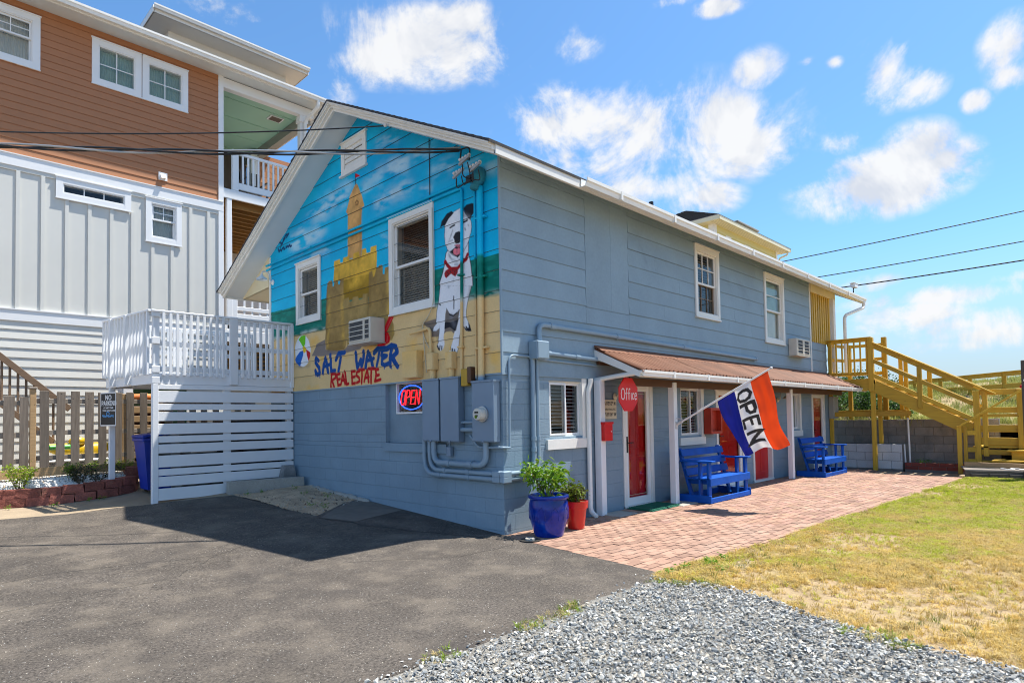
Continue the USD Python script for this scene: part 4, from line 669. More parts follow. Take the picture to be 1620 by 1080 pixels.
def window(owner, F, w, trim=0.095, sash='sash_white', lower_sash=None, inside='blind', muntin=(1, 1), lower_muntin=(1, 1), sill=0.03, top_proud=0.034, room=0.35, cas='white_trim', kind='hung', split=0.52, base=0.0, pitch=0.036, upin=None):
    u0, u1, v0, v1 = w; a, b, c, d = u0 + trim, u1 - trim, v0 + trim * 0.9, v1 - trim
    lower_sash = lower_sash or sash
    win = part(owner, 'window', [F.box(u0, a, v0, v1, base, base + 0.028), F.box(b, u1, v0, v1, base, base + 0.028), F.box(a, b, d, v1, base, base + 0.026), F.box(a, b, v0, c, base, base + 0.026), F.box(u0 - 0.015, u1 + 0.015, v1, v1 + 0.022, base, base + top_proud + .01), F.box(u0 - sill * .6, u1 + sill * .6, v0 - 0.025, v0, base - .001, base + 0.02 + sill)], cas)
    part(win, 'jamb', frame4(F, a - .001, b + .001, c - .001, d + .001, 0.022, -0.14, base + 0.012), cas)
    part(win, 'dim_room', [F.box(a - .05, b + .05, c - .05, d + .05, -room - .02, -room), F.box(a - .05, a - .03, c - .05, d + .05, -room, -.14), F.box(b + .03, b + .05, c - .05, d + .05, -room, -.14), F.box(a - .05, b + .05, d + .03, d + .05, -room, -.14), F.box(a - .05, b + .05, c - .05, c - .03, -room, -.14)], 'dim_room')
    a, b, c, d = a + .022, b - .022, c + .022, d - .022
    if kind == 'hung':
        m = c + (d - c) * (1 - split)
        for nm, (p, q), (n0, n1), sm, mt in (('upper', (m - .018, d), (-.045, -.012), sash, muntin), ('lower', (c, m + .018), (-.085, -.05), lower_sash, lower_muntin)):
            s = part(win, 'sash', frame4(F, a, b, p, q, 0.036, n0, n1), sm)
            part(win, 'pane', quad(F, a + .03, b - .03, p + .03, q - .03, (n0 + n1) / 2), 'glass')
            if mt != (1, 1): part(win, 'muntins', grid(F, a + .036, b - .036, p + .036, q - .036, *mt, n0 + .008, n1 - .002), sm)
    elif kind == 'slider':
        m = (a + b) / 2
        for (p, q), (n0, n1) in (((a, m + .012), (-.05, -.02)), ((m - .012, b), (-.085, -.055))):
            part(win, 'sash', frame4(F, p, q, c, d, 0.026, n0, n1), sash); part(win, 'pane', quad(F, p + .02, q - .02, c + .02, d - .02, (n0 + n1) / 2), 'glass')
    elif kind == 'fixed':
        part(win, 'pane', quad(F, a - .02, b + .02, c - .02, d + .02, -.04), 'glass')
        if muntin != (1, 1): part(win, 'muntins', grid(F, a, b, c, d, *muntin, -.05, -.028, .02), sash)
    if inside == 'blind': part(win, 'blind', [slats(F, a + .004, b - .004, c, d, -0.105, pitch, pitch * .92), F.box(a, b, d - .03, d, -.12, -.09)], 'blind')
    elif inside == 'wide_blind': part(win, 'blind', slats(F, a + .004, b - .004, c, d, -0.125, .052, .046, .35), 'blind')
    elif inside: part(win, 'curtain', wavy(F, a, b, c, d, -0.13), inside)
    if upin: part(win, 'curtain', wavy(F, a, b, c + (d - c) * .45, d, -0.118), upin)
    return win
def wavy(F, u0, u1, v0, v1, n, k=14):
    us = np.linspace(u0, u1, k * 4 + 1); nn = n + 0.012 * np.sin(np.linspace(0, k * 2 * math.pi, k * 4 + 1)); v = np.array([(u, z, q) for z in (v0, v1) for u, q in zip(us, nn)]); m = len(us)
    return F.map(v), np.array([t for i in range(m - 1) for t in ((i, i + 1, m + i + 1), (i, m + i + 1, m + i))])
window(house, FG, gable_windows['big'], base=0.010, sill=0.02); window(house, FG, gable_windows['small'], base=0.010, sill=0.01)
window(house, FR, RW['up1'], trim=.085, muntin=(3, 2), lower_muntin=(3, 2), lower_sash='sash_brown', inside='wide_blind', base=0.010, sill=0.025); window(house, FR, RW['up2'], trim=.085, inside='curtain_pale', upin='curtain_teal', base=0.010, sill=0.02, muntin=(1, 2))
# louvred gable vent
vent = part(house, 'gable_vent', [*frame4(FG, -3.925, -3.135, 5.80, 6.365, .10, 0.004, 0.034), FG.box(-3.955, -3.105, 5.775, 5.805, .004, .06), FG.box(-3.95, -3.11, 6.365, 6.39, .004, .05)], 'white_trim')
for k in range(4):
    z = 5.905 + k * 0.0925; v, f = hexa([(-3.825, z, .022), (-3.235, z, .022), (-3.235, z, -.03), (-3.825, z, -.03), (-3.825, z + .085, .004), (-3.235, z + .085, .004), (-3.235, z + .085, -.034), (-3.825, z + .085, -.034)]); part(vent, 'louvre', (FG.map(v), f[:, ::-1]), 'white_trim')
# lower windows sit deep in the block wall, with painted sills
for k in ('low1', 'low2', 'low3'):
    w = RW[k]
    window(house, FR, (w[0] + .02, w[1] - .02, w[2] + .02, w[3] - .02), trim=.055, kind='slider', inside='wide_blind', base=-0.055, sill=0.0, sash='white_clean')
    part(house, 'window_sill', [FR.box(w[0] - .01, w[1] + .01, w[2] - .105, w[2] + .035, -.05, .035)], 'white_trim'); part(house, 'window_casing', [FR.box(w[1] - .10, w[1] + .012, w[2] + .035, w[3] + .01, -.05, .012)], 'white_trim')
# recess of the bricked-up gable window, with a small window in its top
part(house, 'recess', [FG.box(RECESS[0], RECESS[1], 1.15, 1.60, -.2, -.075), FG.box(-1.69, RECESS[1], 1.60, 2.1, -.2, -.075), FG.box(RECESS[0], -2.472, 1.60, 2.1, -.2, -.075)], 'block_paint')
part(house, 'recess_sill', FG.box(RECESS[0] - .02, RECESS[1] + .02, 1.02, 1.15, -.07, .030), 'block_paint')
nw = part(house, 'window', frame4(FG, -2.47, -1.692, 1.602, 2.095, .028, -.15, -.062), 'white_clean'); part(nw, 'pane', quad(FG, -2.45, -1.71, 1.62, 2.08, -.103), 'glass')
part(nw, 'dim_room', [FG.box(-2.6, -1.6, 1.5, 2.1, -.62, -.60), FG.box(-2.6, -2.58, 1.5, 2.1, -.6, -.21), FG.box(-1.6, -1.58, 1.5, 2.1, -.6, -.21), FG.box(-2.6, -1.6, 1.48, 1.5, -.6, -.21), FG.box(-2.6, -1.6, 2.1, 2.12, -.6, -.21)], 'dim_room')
for u, v, s in ((-2.36, 1.60, .10), (-2.2, 1.62, .07), (-1.85, 1.60, .12), (-2.05, 1.95, .09), (-2.34, 1.9, .07)): part(nw, 'shelf_clutter', FG.box(u - s / 2, u + s / 2, v, v + s * 1.2, -.5, -.42), rnd.choice(['white_trim', 'plaque', 'galvanised']))

# ---- doors
def door(d, storm, name='door'):
    u0, u1, v0, v1 = d; t = 0.075
    fr = part(house, 'door_frame', [FR.box(u0, u0 + t, v0, v1, -.16, .018), FR.box(u1 - t, u1, v0, v1, -.16, .018), FR.box(u0 - .02, u1 + .02, v1 - t, v1 + .01, -.16, .024), FR.box(u0, u1, v0 - .03, v0 + .025, -.16, .03)], 'white_trim')
    a, b, c, e = u0 + t, u1 - t, v0 + .025, v1 - t
    dr = part(house, name, FR.box(a, b, c, e, -.12, -.075), 'red_door')
    for p, q in ((a + .12, (a + b) / 2 - .05), ((a + b) / 2 + .05, b - .12)):
        for r, s in ((c + .16, c + .80), (c + .92, e - .16)):
            part(dr, 'door_panel', FR.box(p, q, r, s, -.080, -.065, .008), 'red_door')
    part(dr, 'knob', [lathe([(.0, 0), (.018, .0), (.018, .04), (.03, .05), (.03, .075), (0, .085)], FR.pt(a + .06, c + .95, -.120), 12, '-y'), FR.box(a + .035, a + .085, c + 1.08, c + 1.18, -.075, -.055)], 'black_rubber')
    if storm:
        st = part(house, 'storm_door', frame4(FR, a + .004, b - .004, c + .004, e - .004, .085, -.045, -.008, .12), 'white_clean')
        part(st, 'pane', quad(FR, a + .08, b - .08, c + .115, e - .08, -.026), 'store_glass')
        part(st, 'glass_bead', [FR.box(u, u + .006, c + .12, e - .09, -.022, -.018) for u in (a + .115, b - .121)] + [FR.box(a + .09, b - .09, v, v + .006, -.022, -.018) for v in (c + .16, e - .13)], 'plaque')
        part(st, 'handle', [FR.box(a + .03, a + .06, c + .86, c + 1.12, -.008, .010), tube([FR.pt(a + .045, c + 1.02, .01), FR.pt(a + .045, c + 1.02, .05), FR.pt(a + .15, c + 1.02, .05)], .009, 8)], 'black_rubber')
door(DOORS['office'], True); door(DOORS['second'], True); door(DOORS['third'], False); door(DOORS['fourth'], True)

# ---- roof
RX0, RX1, RIDGE_Y, RIDGE_Z = -0.46, 14.55, 3.43, 6.805
RS = 0.505
def roof_z(y): return RIDGE_Z - RS * abs(y - RIDGE_Y)
roof = part(house, 'roof', [hexa([(RX0 + .04, -0.37, roof_z(-.37) - .09), (RX1 - .04, -0.37, roof_z(-.37) - .09), (RX1 - .04, RIDGE_Y, RIDGE_Z - .09), (RX0 + .04, RIDGE_Y, RIDGE_Z - .09), (RX0 + .04, -.37, roof_z(-.37) - .03), (RX1 - .04, -.37, roof_z(-.37) - .03), (RX1 - .04, RIDGE_Y, RIDGE_Z - .03), (RX0 + .04, RIDGE_Y, RIDGE_Z - .03)]),
    hexa([(RX0 + .04, RIDGE_Y, RIDGE_Z - .09), (RX1 - .04, RIDGE_Y, RIDGE_Z - .09), (RX1 - .04, 8.18, roof_z(8.18) - .09), (RX0 + .04, 8.18, roof_z(8.18) - .09), (RX0 + .04, RIDGE_Y, RIDGE_Z - .03), (RX1 - .04, RIDGE_Y, RIDGE_Z - .03), (RX1 - .04, 8.18, roof_z(8.18) - .03), (RX0 + .04, 8.18, roof_z(8.18) - .03)])], 'soffit')
for side, y_end in ((-1, -0.43), (1, 8.24)):
    n = 28 if side < 0 else 34
    ys = np.linspace(y_end, RIDGE_Y, n + 1)
    for a, b in zip(ys, ys[1:]):
        e = rnd.uniform(0.0, .012); p = [(RX0 - .115 - e, a), (RX1 + .02 + e, a), (RX1 + .02, b), (RX0 - .115, b)]
        za, zb = roof_z(a), roof_z(b); top = [(x, y, (za if y == a else zb) + (.010 if y == a else .002)) for x, y in p]; bot = [(x, y, (za if y == a else zb) - .028) for x, y in p]
        v, f = hexa(bot + top); part(roof, 'shingle_course', (v, f if side < 0 else f[:, ::-1]), 'shingle')
def rake(x, side, z_off0, z_off1, t, y1):
    pts = [(RIDGE_Y, RIDGE_Z), (y1, roof_z(y1))]
    (ya, za), (yb, zb) = pts; v, f = hexa([(x, ya, za + z_off0), (x + t, ya, za + z_off0), (x + t, yb, zb + z_off0), (x, yb, zb + z_off0), (x, ya, za + z_off1), (x + t, ya, za + z_off1), (x + t, yb, zb + z_off1), (x, yb, zb + z_off1)]); return v, f
for y1 in (-.40, 8.2):
    part(house, 'rake_board', rake(RX0, 1, -.150, -.028, .04, y1), 'white_trim'); part(house, 'rake_trim', [rake(RX0 - .045, 1, -.105, -.028, .045, y1), rake(RX0 - .085, 1, -.070, -.0285, .040, y1), rake(RX0 - .11, 1, -.048, -.029, .025, y1)], 'white_trim')
    part(house, 'rake_board', rake(RX1 - .04, 1, -.150, -.028, .04, y1), 'white_trim')
    part(house, 'rake_soffit', rake(RX0 + .04, 1, -.120, -.095, -RX0 - .04, y1), 'soffit')
zf = roof_z(-.40)
part(house, 'eave_fascia', B(RX0, -.42, zf - .150, RX1, -.385, zf - .03), 'white_trim')
part(house, 'eave_soffit', hexa([(0.0, -.385, zf - .118), (RX1, -.385, zf - .118), (RX1, .0, EAVE_Z - .012), (0.0, .0, EAVE_Z - .012), (0.0, -.385, zf - .10), (RX1, -.385, zf - .10), (RX1, .0, EAVE_Z + .02), (0.0, .0, EAVE_Z + .02)]), 'soffit')
part(house, 'frieze_board', FR.box(0.02, 11.4, EAVE_Z - .075, EAVE_Z - .012, 0, .020), 'house_paint')
zb = roof_z(8.2)
part(house, 'eave_fascia', B(RX0, 8.19, zb - .150, RX1, 8.225, zb - .03), 'white_trim')
part(house, 'porch_ceiling', [hexa([(-0.02, 6.87, 4.33), (RX1, 6.87, 4.33), (RX1, 8.18, 4.27), (-0.02, 8.18, 4.27), (-0.02, 6.87, 4.36), (RX1, 6.87, 4.36), (RX1, 8.18, 4.295), (-0.02, 8.18, 4.295)]), hexa([(-0.03, 6.87, 4.33), (0.02, 6.87, 4.33), (0.02, 8.18, 4.27), (-0.03, 8.18, 4.27), (-.03, 6.87, 4.95), (.02, 6.87, 4.95), (.02, 8.18, 4.30), (-.03, 8.18, 4.30)])], 'cream')
# gutter along the eave: a K profile from x=1.19
def gutter(x0, x1, y, z, s=1.0, fall=0.0):
    prof = [(0, 0), (0, -.115), (-.085, -.115), (-.105, -.06), (-.125, -.045), (-.125, 0), (-.113, 0), (-.113, -.04), (-.095, -.055), (-.078, -.105), (-.01, -.105), (-.01, 0)]
    v = np.array([(x, y + a * s, z + b * s - (fall if x == x1 else 0)) for x in (x0, x1) for a, b in prof]); k = len(prof); f = []
    for i in range(k):
        j = (i + 1) % k; f += [(i, j, k + j), (i, k + j, k + i)]
    cap = trimesh.creation.triangulate_polygon(Polygon(prof), engine='earcut'); cf = np.array(cap[1]); idx = [int(np.argmin(((np.array(prof) - q) ** 2).sum(1))) for q in cap[0]]; cf = np.array(idx)[cf]
    return v, np.vstack([np.array(f), cf, cf + k])
gut = part(house, 'gutter', gutter(1.19, RX1 + .02, -.425, zf - .030), 'white_trim')
for x in np.arange(2.0, 14.4, 1.55): part(gut, 'gutter_joint', B(x, -.556, zf - .156, x + .05, -.43, zf - .031), 'white_trim')
part(house, 'downspout', tube(fillet([(14.42, -.50, zf - .14), (14.42, -.50, zf - .30), (13.42, -.26, zf - .62), (13.42, -.26, 2.6)], .14), .045, 10), 'white_trim')
# yellow slatted screen and upper porch at the far end
for k in range(9):
    x = 11.46 + k * .168; part(house, 'screen_slat', B(x, -.035, 3.39, x + .085, .0, 4.72), 'yellow_post')
part(house, 'porch_header', [B(11.40, -.05, 4.70, 13.35, .10, 4.93)], 'cream'); part(house, 'corner_board', B(11.36, -.022, 2.1, 11.43, 0.0, 4.93), 'white_trim')
part(house, 'porch_column', B(13.00, -.10, 2.35, 13.17, .07, 4.70), 'white_trim'); part(house, 'porch_floor', B(11.4, 0.0, 2.12, 13.3, W_, 2.36), 'beam_grey')
part(house, 'vent_pipe', lathe([(.05, 0), (.05, .42), (.042, .42), (.042, 0)], (5.95, 1.35, roof_z(1.35) - .05), 14), 'black_rubber'); 
# rubble of old mortar at the foot of the gable
part(house, 'footing', [(lambda v, f: (v, f))(*ball((-.02 - rnd.uniform(0, .05), y, float(ground_z(-.1, y)) + .0), rnd.uniform(.03, .075), 1, (.8, 1.6, .7))) for y in np.linspace(3.2, 5.1, 40)], 'concrete', kind='stuff')

# ---- tin awning on posts along the long wall
AX0, AX1, AY, AZ0, AZ1 = 2.00, 12.75, -0.80, 2.535, 2.165
awn = part(house, 'awning', [beam((AX0 + .4, -.36, 2.035), (AX1 - .2, -.36, 2.035), .05, .12)], 'dark_timber')
npan = 16; pw = (AX1 - AX0) / npan
for k in range(npan):
    x0, x1 = AX0 + k * pw - .02, AX0 + (k + 1) * pw + .02; m = 73; xs = np.linspace(x0, x1, m); amp = 0.026; h = amp * np.sin(xs / 0.128 * 2 * math.pi)
    lift = .0025 * (k % 2) + rnd.uniform(0, .004); rows = []
    for t in (0, .5, 1):
        y = -.01 + (AY - .06 + .01) * t; z = AZ0 + (AZ1 - AZ0 - .02) * t - .012 * math.sin(math.pi * t) + .02
        rows += [(x, y, z + a + lift) for x, a in zip(xs, h)]
    v = np.array(rows); f = []
    for r in range(2):
        for i in range(m - 1): a = r * m + i; f += [(a, a + m, a + m + 1), (a, a + m + 1, a + 1)]
    f = np.array(f); v2 = np.vstack([v, v - (0, 0, .002)]); part(awn, 'tin_sheet', (v2, np.vstack([f, f[:, ::-1] + len(v)])), 'tin_roof', smooth=60)
part(awn, 'rake_board', [hexa([(AX0 - .02, .0, 2.40), (AX0 + .02, .0, 2.40), (AX0 + .02, AY, 2.07), (AX0 - .02, AY, 2.07), (AX0 - .02, .0, 2.535), (AX0 + .02, .0, 2.535), (AX0 + .02, AY, 2.16), (AX0 - .02, AY, 2.16)])], 'white_trim')
part(awn, 'fascia', B(AX0 + .02, AY, 2.07, AX1, AY + .02, 2.15), 'white_trim')
part(awn, 'flashing', [hexa([(AX0 - .03, -.16, 2.50), (AX1, -.16, 2.50), (AX1, -.02, 2.575), (AX0 - .03, -.02, 2.575), (AX0 - .03, -.16, 2.507), (AX1, -.16, 2.507), (AX1, -.02, 2.60), (AX0 - .03, -.02, 2.60)])], 'tin_roof')
ag = part(awn, 'gutter', gutter(AX0 - .02, AX1 + .25, AY, 2.165, .75, .02), 'white_trim')
for x in np.arange(AX0 + .8, AX1, 1.1): part(ag, 'gutter_joint', B(x, AY - .098, 2.072, x + .045, AY - .002, 2.168), 'white_trim')
part(awn, 'drain_pipe', tube([(AX0 + .02, AY - .04, 2.14), (AX0 + .0, -.35, 2.10), (AX0 - .02, .02, 2.06)], .035, 10), 'white_trim')
part(awn, 'downspout', tube(fillet([(1.80, -.06, 2.08), (1.80, -.06, 2.0), (1.755, -.05, 1.90), (1.755, -.05, .10), (1.755, -.16, .03)], .07), .036, 10), 'white_trim')
for x, y, w in ((1.93, -.08, .12), (3.61, -.36, .11), (8.80, -.36, .11)):
    part(awn, 'post', CB(x, y - w / 2, .0, x + w, y + w / 2, 2.06, .006), 'white_paint')
for x in (2.6, 4.4, 5.9, 7.4, 9.3, 11.2): part(awn, 'rafter', hexa([(x, -.01, 2.44), (x + .045, -.01, 2.44), (x + .045, AY + .03, 2.10), (x, AY + .03, 2.10), (x, -.01, 2.52), (x + .045, -.01, 2.52), (x + .045, AY + .03, 2.155), (x, AY + .03, 2.155)]), 'dark_timber')
part(awn, 'ledger', FR.box(AX0 + .02, AX1 - .1, 2.30, 2.44, .018, .055), 'dark_timber')
part(awn, 'footing', CB(3.45, -.62, -.01, 4.0, -.28, .045, .01), 'concrete'); part(awn, 'footing', CB(1.98, -.42, -.01, 2.45, -.05, .035, .01), 'concrete')

# ---------------------------------------------------------------- fixtures on the cottage
def gx_(y, z, n): return (-n, y, z)
# pipes that run over the mural carry its paint
def painted_tube(pts, r, n=10, plain_below=2.10):
    pts = np.array(pts, float); fine = [pts[0]]
    for a, b in zip(pts, pts[1:]):
        k = max(1, int(np.linalg.norm(b - a) / 0.05)); fine += [a + (b - a) * t / k for t in range(1, k + 1)]
    v, f = tube(fine, r, n); c = mural_ground(v[:, 1], v[:, 2]); c[v[:, 2] < plain_below] = (0.20, 0.31, 0.41); return v, f, c
def mural_pipe(name, label, pts, r, extra=None):
    v, f, c = painted_tube(pts, r)
    t = thing(name, label, 'pipe', at=tuple(v.mean(0)))
    part(t, 'pipe', (v, f), 'mural', smooth=50, paint=c) if False else part(t, 'pipe', (v, f), 'mural', smooth=True, paint=c)
    for q in extra or []:
        g_ = join(q); part(t, 'strap', g_, 'mural', paint=mural_ground(g_[0][:, 1], g_[0][:, 2]))
    return t
strap = lambda y, z, w=.14: [B(-.075, y - w / 2, z - .012, -.015, y + w / 2, z + .012)]
mural_pipe('conduit_pipe', 'thin conduit crossing the gable and turning down over the painted dog', fillet([(-.035, 6.95, 4.69), (-.035, .80, 4.715), (-.035, .71, 4.715), (-.035, .71, 4.55), (-.035, .765, 2.10)], .12), .021, [strap(.735, 3.5, .09), strap(.76, 2.5, .09)])
mural_pipe('conduit_pipe', 'upper of two long conduits under the sky of the mural, ending behind the service head', [(-.035, 6.97, 4.785), (-.035, .52, 4.785)], .021, [strap(5.0, 4.785, .05)])
mural_pipe('conduit_pipe', 'thin dark-edged conduit just beside the thick service mast', fillet([(-.035, .52, 4.785), (-.035, .44, 4.78), (-.035, .44, 4.7), (-.035, .46, 2.05)], .07), .016)
mast = mural_pipe('service_mast', 'thick electric service mast with a hooded head and white insulators beside the painted dog', fillet([(-.062, .31, 4.62), (-.062, .335, 2.0)], .05), .046, [strap(.315, 4.2, .20), strap(.325, 3.4, .20), strap(.33, 2.45, .24)])
hd = join([lathe([(0, .17), (.05, .165), (.085, .13), (.098, .06), (.098, -.02), (.07, -.07), (.055, -.13), (.055, -.16), (0, -.16)], (0, 0, 0), 16)]); ang = math.radians(24); hv = hd[0] * (1.0, 1.1, 1.0); hv = hv @ np.array([[math.cos(ang), 0, -math.sin(ang)], [0, 1, 0], [math.sin(ang), 0, math.cos(ang)]])
hv = hv + (-.085, .33, 4.72)
part(mast, 'hood', (hv, hd[1]), 'mural', smooth=True, paint=np.tile((0.03, 0.20, 0.27), (len(hv), 1)))
part(mast, 'wire_plate', CB(-.20, .30, 4.66, -.165, .44, 4.76, .01), 'black_rubber')
for y, z, x in ((.55, 4.835, -.22), (.33, 4.93, -.30), (.17, 4.80, -.26)):
    rack = part(mast, 'insulator_rack', [beam((x, y + .115, z - .045), (x - .02, y - .115, z + .055 - .05), .035, .035)], 'galvanised')
    for k in range(4): part(rack, 'insulator', ball((x - .006, y + .09 - .06 * k, z + .012 + .004 * k), .024, 1), 'porcelain', smooth=True)
    part(mast, 'lead', [tube(fillet([(x, y + d, z - .06), (x + .02, y + d * 1.5, z - .16 - abs(d)), (-.19, .36, 4.70)], .1), .008, 6) for d in (-.05, .05)], 'black_rubber', smooth=True)
# electric cabinets
def cabinet(name, label, x, y0, y1, z0, z1, lid=True):
    t = thing(name, label, 'electrical box', at=(0, (y0 + y1) / 2, z0)); part(t, 'case', CB(-x, y0, z0, -.012, y1, z1, .006), 'metal_paint')
    if lid: part(t, 'lid', [CB(-x - .008, y0 - .004, z0 + .01, -x + .012, y1 + .004, z1 - .02, .005), B(-x - .014, y0 - .012, z1 - .02, -.012, y1 + .012, z1 + .004)], 'metal_paint'); part(t, 'latch', B(-x - .016, (y0 + y1) / 2 - .02, z0 - .004, -x - .004, (y0 + y1) / 2 + .02, z0 + .02), 'metal_paint')
    return t
cabinet('breaker_cabinet', 'tall grey-blue breaker cabinet nearest the neon sign window', .118, 1.175, 1.545, 1.195, 2.085)
cabinet('breaker_cabinet', 'tall grey-blue breaker cabinet between the other cabinet and the yellow box', .118, .745, 1.127, 1.19, 2.088)
mt = cabinet('meter_cabinet', 'grey-blue cabinet with a round electric meter at the house corner', .13, .035, .445, 1.20, 2.005)
part(mt, 'meter_ring', lathe([(0, .0), (.100, .0), (.104, .012), (.104, .03), (.088, .034), (0, .034)], (-.136, .225, 1.565), 24, '-x'), 'galvanised', smooth=40)
part(mt, 'meter_glass', lathe([(.082, .02), (.082, .10), (.075, .12), (.0, .125)], (-.136, .225, 1.565), 24, '-x'), 'ac_shell', smooth=40); part(mt, 'meter_dial', [B(-.263, .19, 1.575, -.2605, .26, 1.60), B(-.263, .20, 1.535, -.2605, .25, 1.555)], 'black_rubber'); part(mt, 'meter_tag', lathe([(0, 0), (.022, 0), (.022, .003), (0, .003)], (-.262, .235, 1.53), 12, '-x'), 'leaf_bright')
def tan_box(label, y0, y1, z0, z1, d, lidw=0):
    g_ = CB(-d, y0, z0, -.012, y1, z1, .006); t = thing('junction_box', label, 'electrical box', at=(0, (y0 + y1) / 2, z0)); part(t, 'case', g_, 'mural', paint=mural_ground(g_[0][:, 1], g_[0][:, 2])); l = CB(-d - .008, y0 + .006, z0 + .006, -d, y1 - .006, z1 - .006, .003); part(t, 'lid', l, 'mural', paint=mural_ground(l[0][:, 1], l[0][:, 2])); return t
tan_box('wide sand-coloured box painted into the mural above the neon window', 1.66, 2.02, 2.13, 2.54, .13)
tan_box('upright sand-coloured box above the first breaker cabinet', 1.30, 1.45, 2.22, 2.47, .11); tan_box('upright sand-coloured box under the painted dog paw', .885, 1.02, 2.21, 2.45, .11)
mural_pipe('conduit_pipe', 'short sand-coloured nipple under the box by the first breaker cabinet', [(-.06, 1.37, 2.24), (-.06, 1.37, 2.06)], .045); mural_pipe('conduit_pipe', 'short sand-coloured nipple under the box below the dog paw', [(-.06, .95, 2.24), (-.06, .95, 2.06)], .045)
mural_pipe('conduit_pipe', 'bent sand-coloured pipe stub poking out of the wall under the big window', fillet([(-.10, 1.86, 2.80), (-.05, 1.60, 2.83), (-.05, 1.44, 2.85), (-.05, 1.42, 2.45)], .10), .022)
yb_ = thing('timer_box', 'mustard yellow box above the meter cabinet', 'electrical box', at=(0, .6, 1.95)); part(yb_, 'case', CB(-.09, .585, 1.955, -.015, .72, 2.19, .006), 'kayak_dull' if 'kayak_dull' in LOOK else 'yellow_post'); part(yb_, 'side_box', CB(-.10, .505, 1.99, -.015, .58, 2.21, .006), 'rust_box' if False else 'dark_timber')
cb_ = thing('small_box', 'tiny grey-blue box hanging under the second breaker cabinet', 'electrical box', at=(0, .95, .98)); part(cb_, 'case', CB(-.075, .985, .985, -.015, 1.075, 1.12, .005), 'metal_paint'); part(cb_, 'nipple', tube([(-.04, 1.03, 1.10), (-.04, 1.03, 1.20)], .010, 8), 'metal_paint')
def pipe(name, label, pts, r, rad, joints=(), mat='pipe_paint', cat='pipe'):
    p = fillet(pts, rad); t = thing(name, label, cat, at=tuple(p.mean(0))); part(t, 'pipe', tube(p, r, 12), mat, smooth=50)
    for a, b in joints: part(t, 'coupling', tube([a, b], r * 1.22, 12), mat, smooth=40)
    return t
pipe('conduit_pipe', 'fat grey-blue conduit looping from the first breaker cabinet up to the meter cabinet', [(-.065, 1.36, 1.21), (-.065, 1.36, .89), (-.065, .26, .89), (-.065, .26, 1.21)], .042, .24, [((-.065, 1.06, .89), (-.065, .99, .89)), ((-.065, .62, .89), (-.065, .52, .89))])
pipe('conduit_pipe', 'middle grey-blue conduit from the first cabinet running low towards the corner', [(-.052, 1.47, 1.21), (-.052, 1.47, .785), (-.052, .02, .785)], .033, .24, [((-.052, 1.16, .785), (-.052, 1.10, .785)), ((-.052, .67, .785), (-.052, .60, .785))])
pipe('conduit_pipe', 'lowest grey-blue conduit from the first cabinet running to the corner', [(-.052, 1.60, 1.21), (-.052, 1.60, .715), (-.052, .02, .715)], .033, .26, [((-.052, 1.30, .715), (-.052, 1.22, .715)), ((-.052, .67, .715), (-.052, .60, .715))])
for z, nm in ((.785, 'upper'), (.715, 'lower')):
    t = thing('conduit_elbow', f'{nm} grey-blue elbow box where conduits round the house corner', 'pipe fitting', at=(0, 0, z)); part(t, 'body', [CB(-.10, -.012, z - .042, -.018, .13, z + .042, .012), CB(-.10, -.095, z - .042, .06, -.018, z + .042, .012)], 'pipe_paint')
pipe('conduit_pipe', 'upper conduit past the corner rising up the long wall to the wall box', [(.02, -.052, .785), (.53, -.052, .785), (.53, -.052, 2.35)], .033, .22, [((.25, -.052, .785), (.31, -.052, .785)), ((.53, -.052, 1.05), (.53, -.052, 1.11)), ((.53, -.052, 1.2), (.53, -.052, 1.25))])
pipe('conduit_pipe', 'outer conduit past the corner rising up the long wall behind the leafy bush', [(.02, -.052, .715), (.62, -.052, .715), (.62, -.052, 2.35)], .026, .26, [((.27, -.052, .715), (.33, -.052, .715)), ((.62, -.052, 1.2), (.62, -.052, 1.25))])
pipe('conduit_pipe', 'thin conduit beside the corner bending from the wall box down to a tee', [(.55, -.03, 2.335), (.10, -.03, 2.335), (.085, -.03, 1.13)], .015, .10, [((.09, -.03, 1.66), (.09, -.03, 1.62))])
pipe('conduit_pipe', 'short thin conduit from the meter cabinet round the corner at knee height', [(-.04, .60, 1.28), (-.05, .42, 1.12), (-.05, -.03, 1.13), (.10, -.03, 1.12)], .016, .06, [((-.05, .10, 1.13), (-.05, .02, 1.13))])
pipe('conduit_pipe', 'stub conduit joining the second breaker cabinet to the meter cabinet', [(-.06, .80, 1.36), (-.06, .40, 1.36)], .032, .02); pipe('conduit_pipe', 'thin upper stub between the second breaker cabinet and the meter cabinet', [(-.06, .80, 1.46), (-.06, .40, 1.46)], .018, .02)
jb = thing('wall_box', 'square grey-blue junction box on the long wall above the first window', 'electrical box', at=(.6, 0, 2.3)); part(jb, 'case', CB(.49, -.18, 2.30, .735, -.016, 2.545, .008), 'pipe_paint'); part(jb, 'lid', FR.box(.50, .725, 2.31, 2.535, .18, .19, .004), 'pipe_paint')
pipe('conduit_pipe', 'long grey-blue conduit running level above the tin awning', [(.66, -.075, 2.53), (.66, -.055, 2.79), (7.80, -.055, 2.715)], .036, .16, [((.90, -.055, 2.788), (1.02, -.055, 2.787)), ((2.5, -.055, 2.77), (2.6, -.055, 2.769)), ((4.6, -.055, 2.75), (4.7, -.055, 2.749)), ((7.74, -.055, 2.716), (7.82, -.055, 2.715))])
pipe('conduit_pipe', 'conduit from the wall box running under the end of the tin awning', [(.73, -.07, 2.40), (2.16, -.05, 2.375)], .030, .1, [((.80, -.07, 2.399), (.88, -.069, 2.398)), ((1.45, -.06, 2.387), (1.55, -.059, 2.386))])
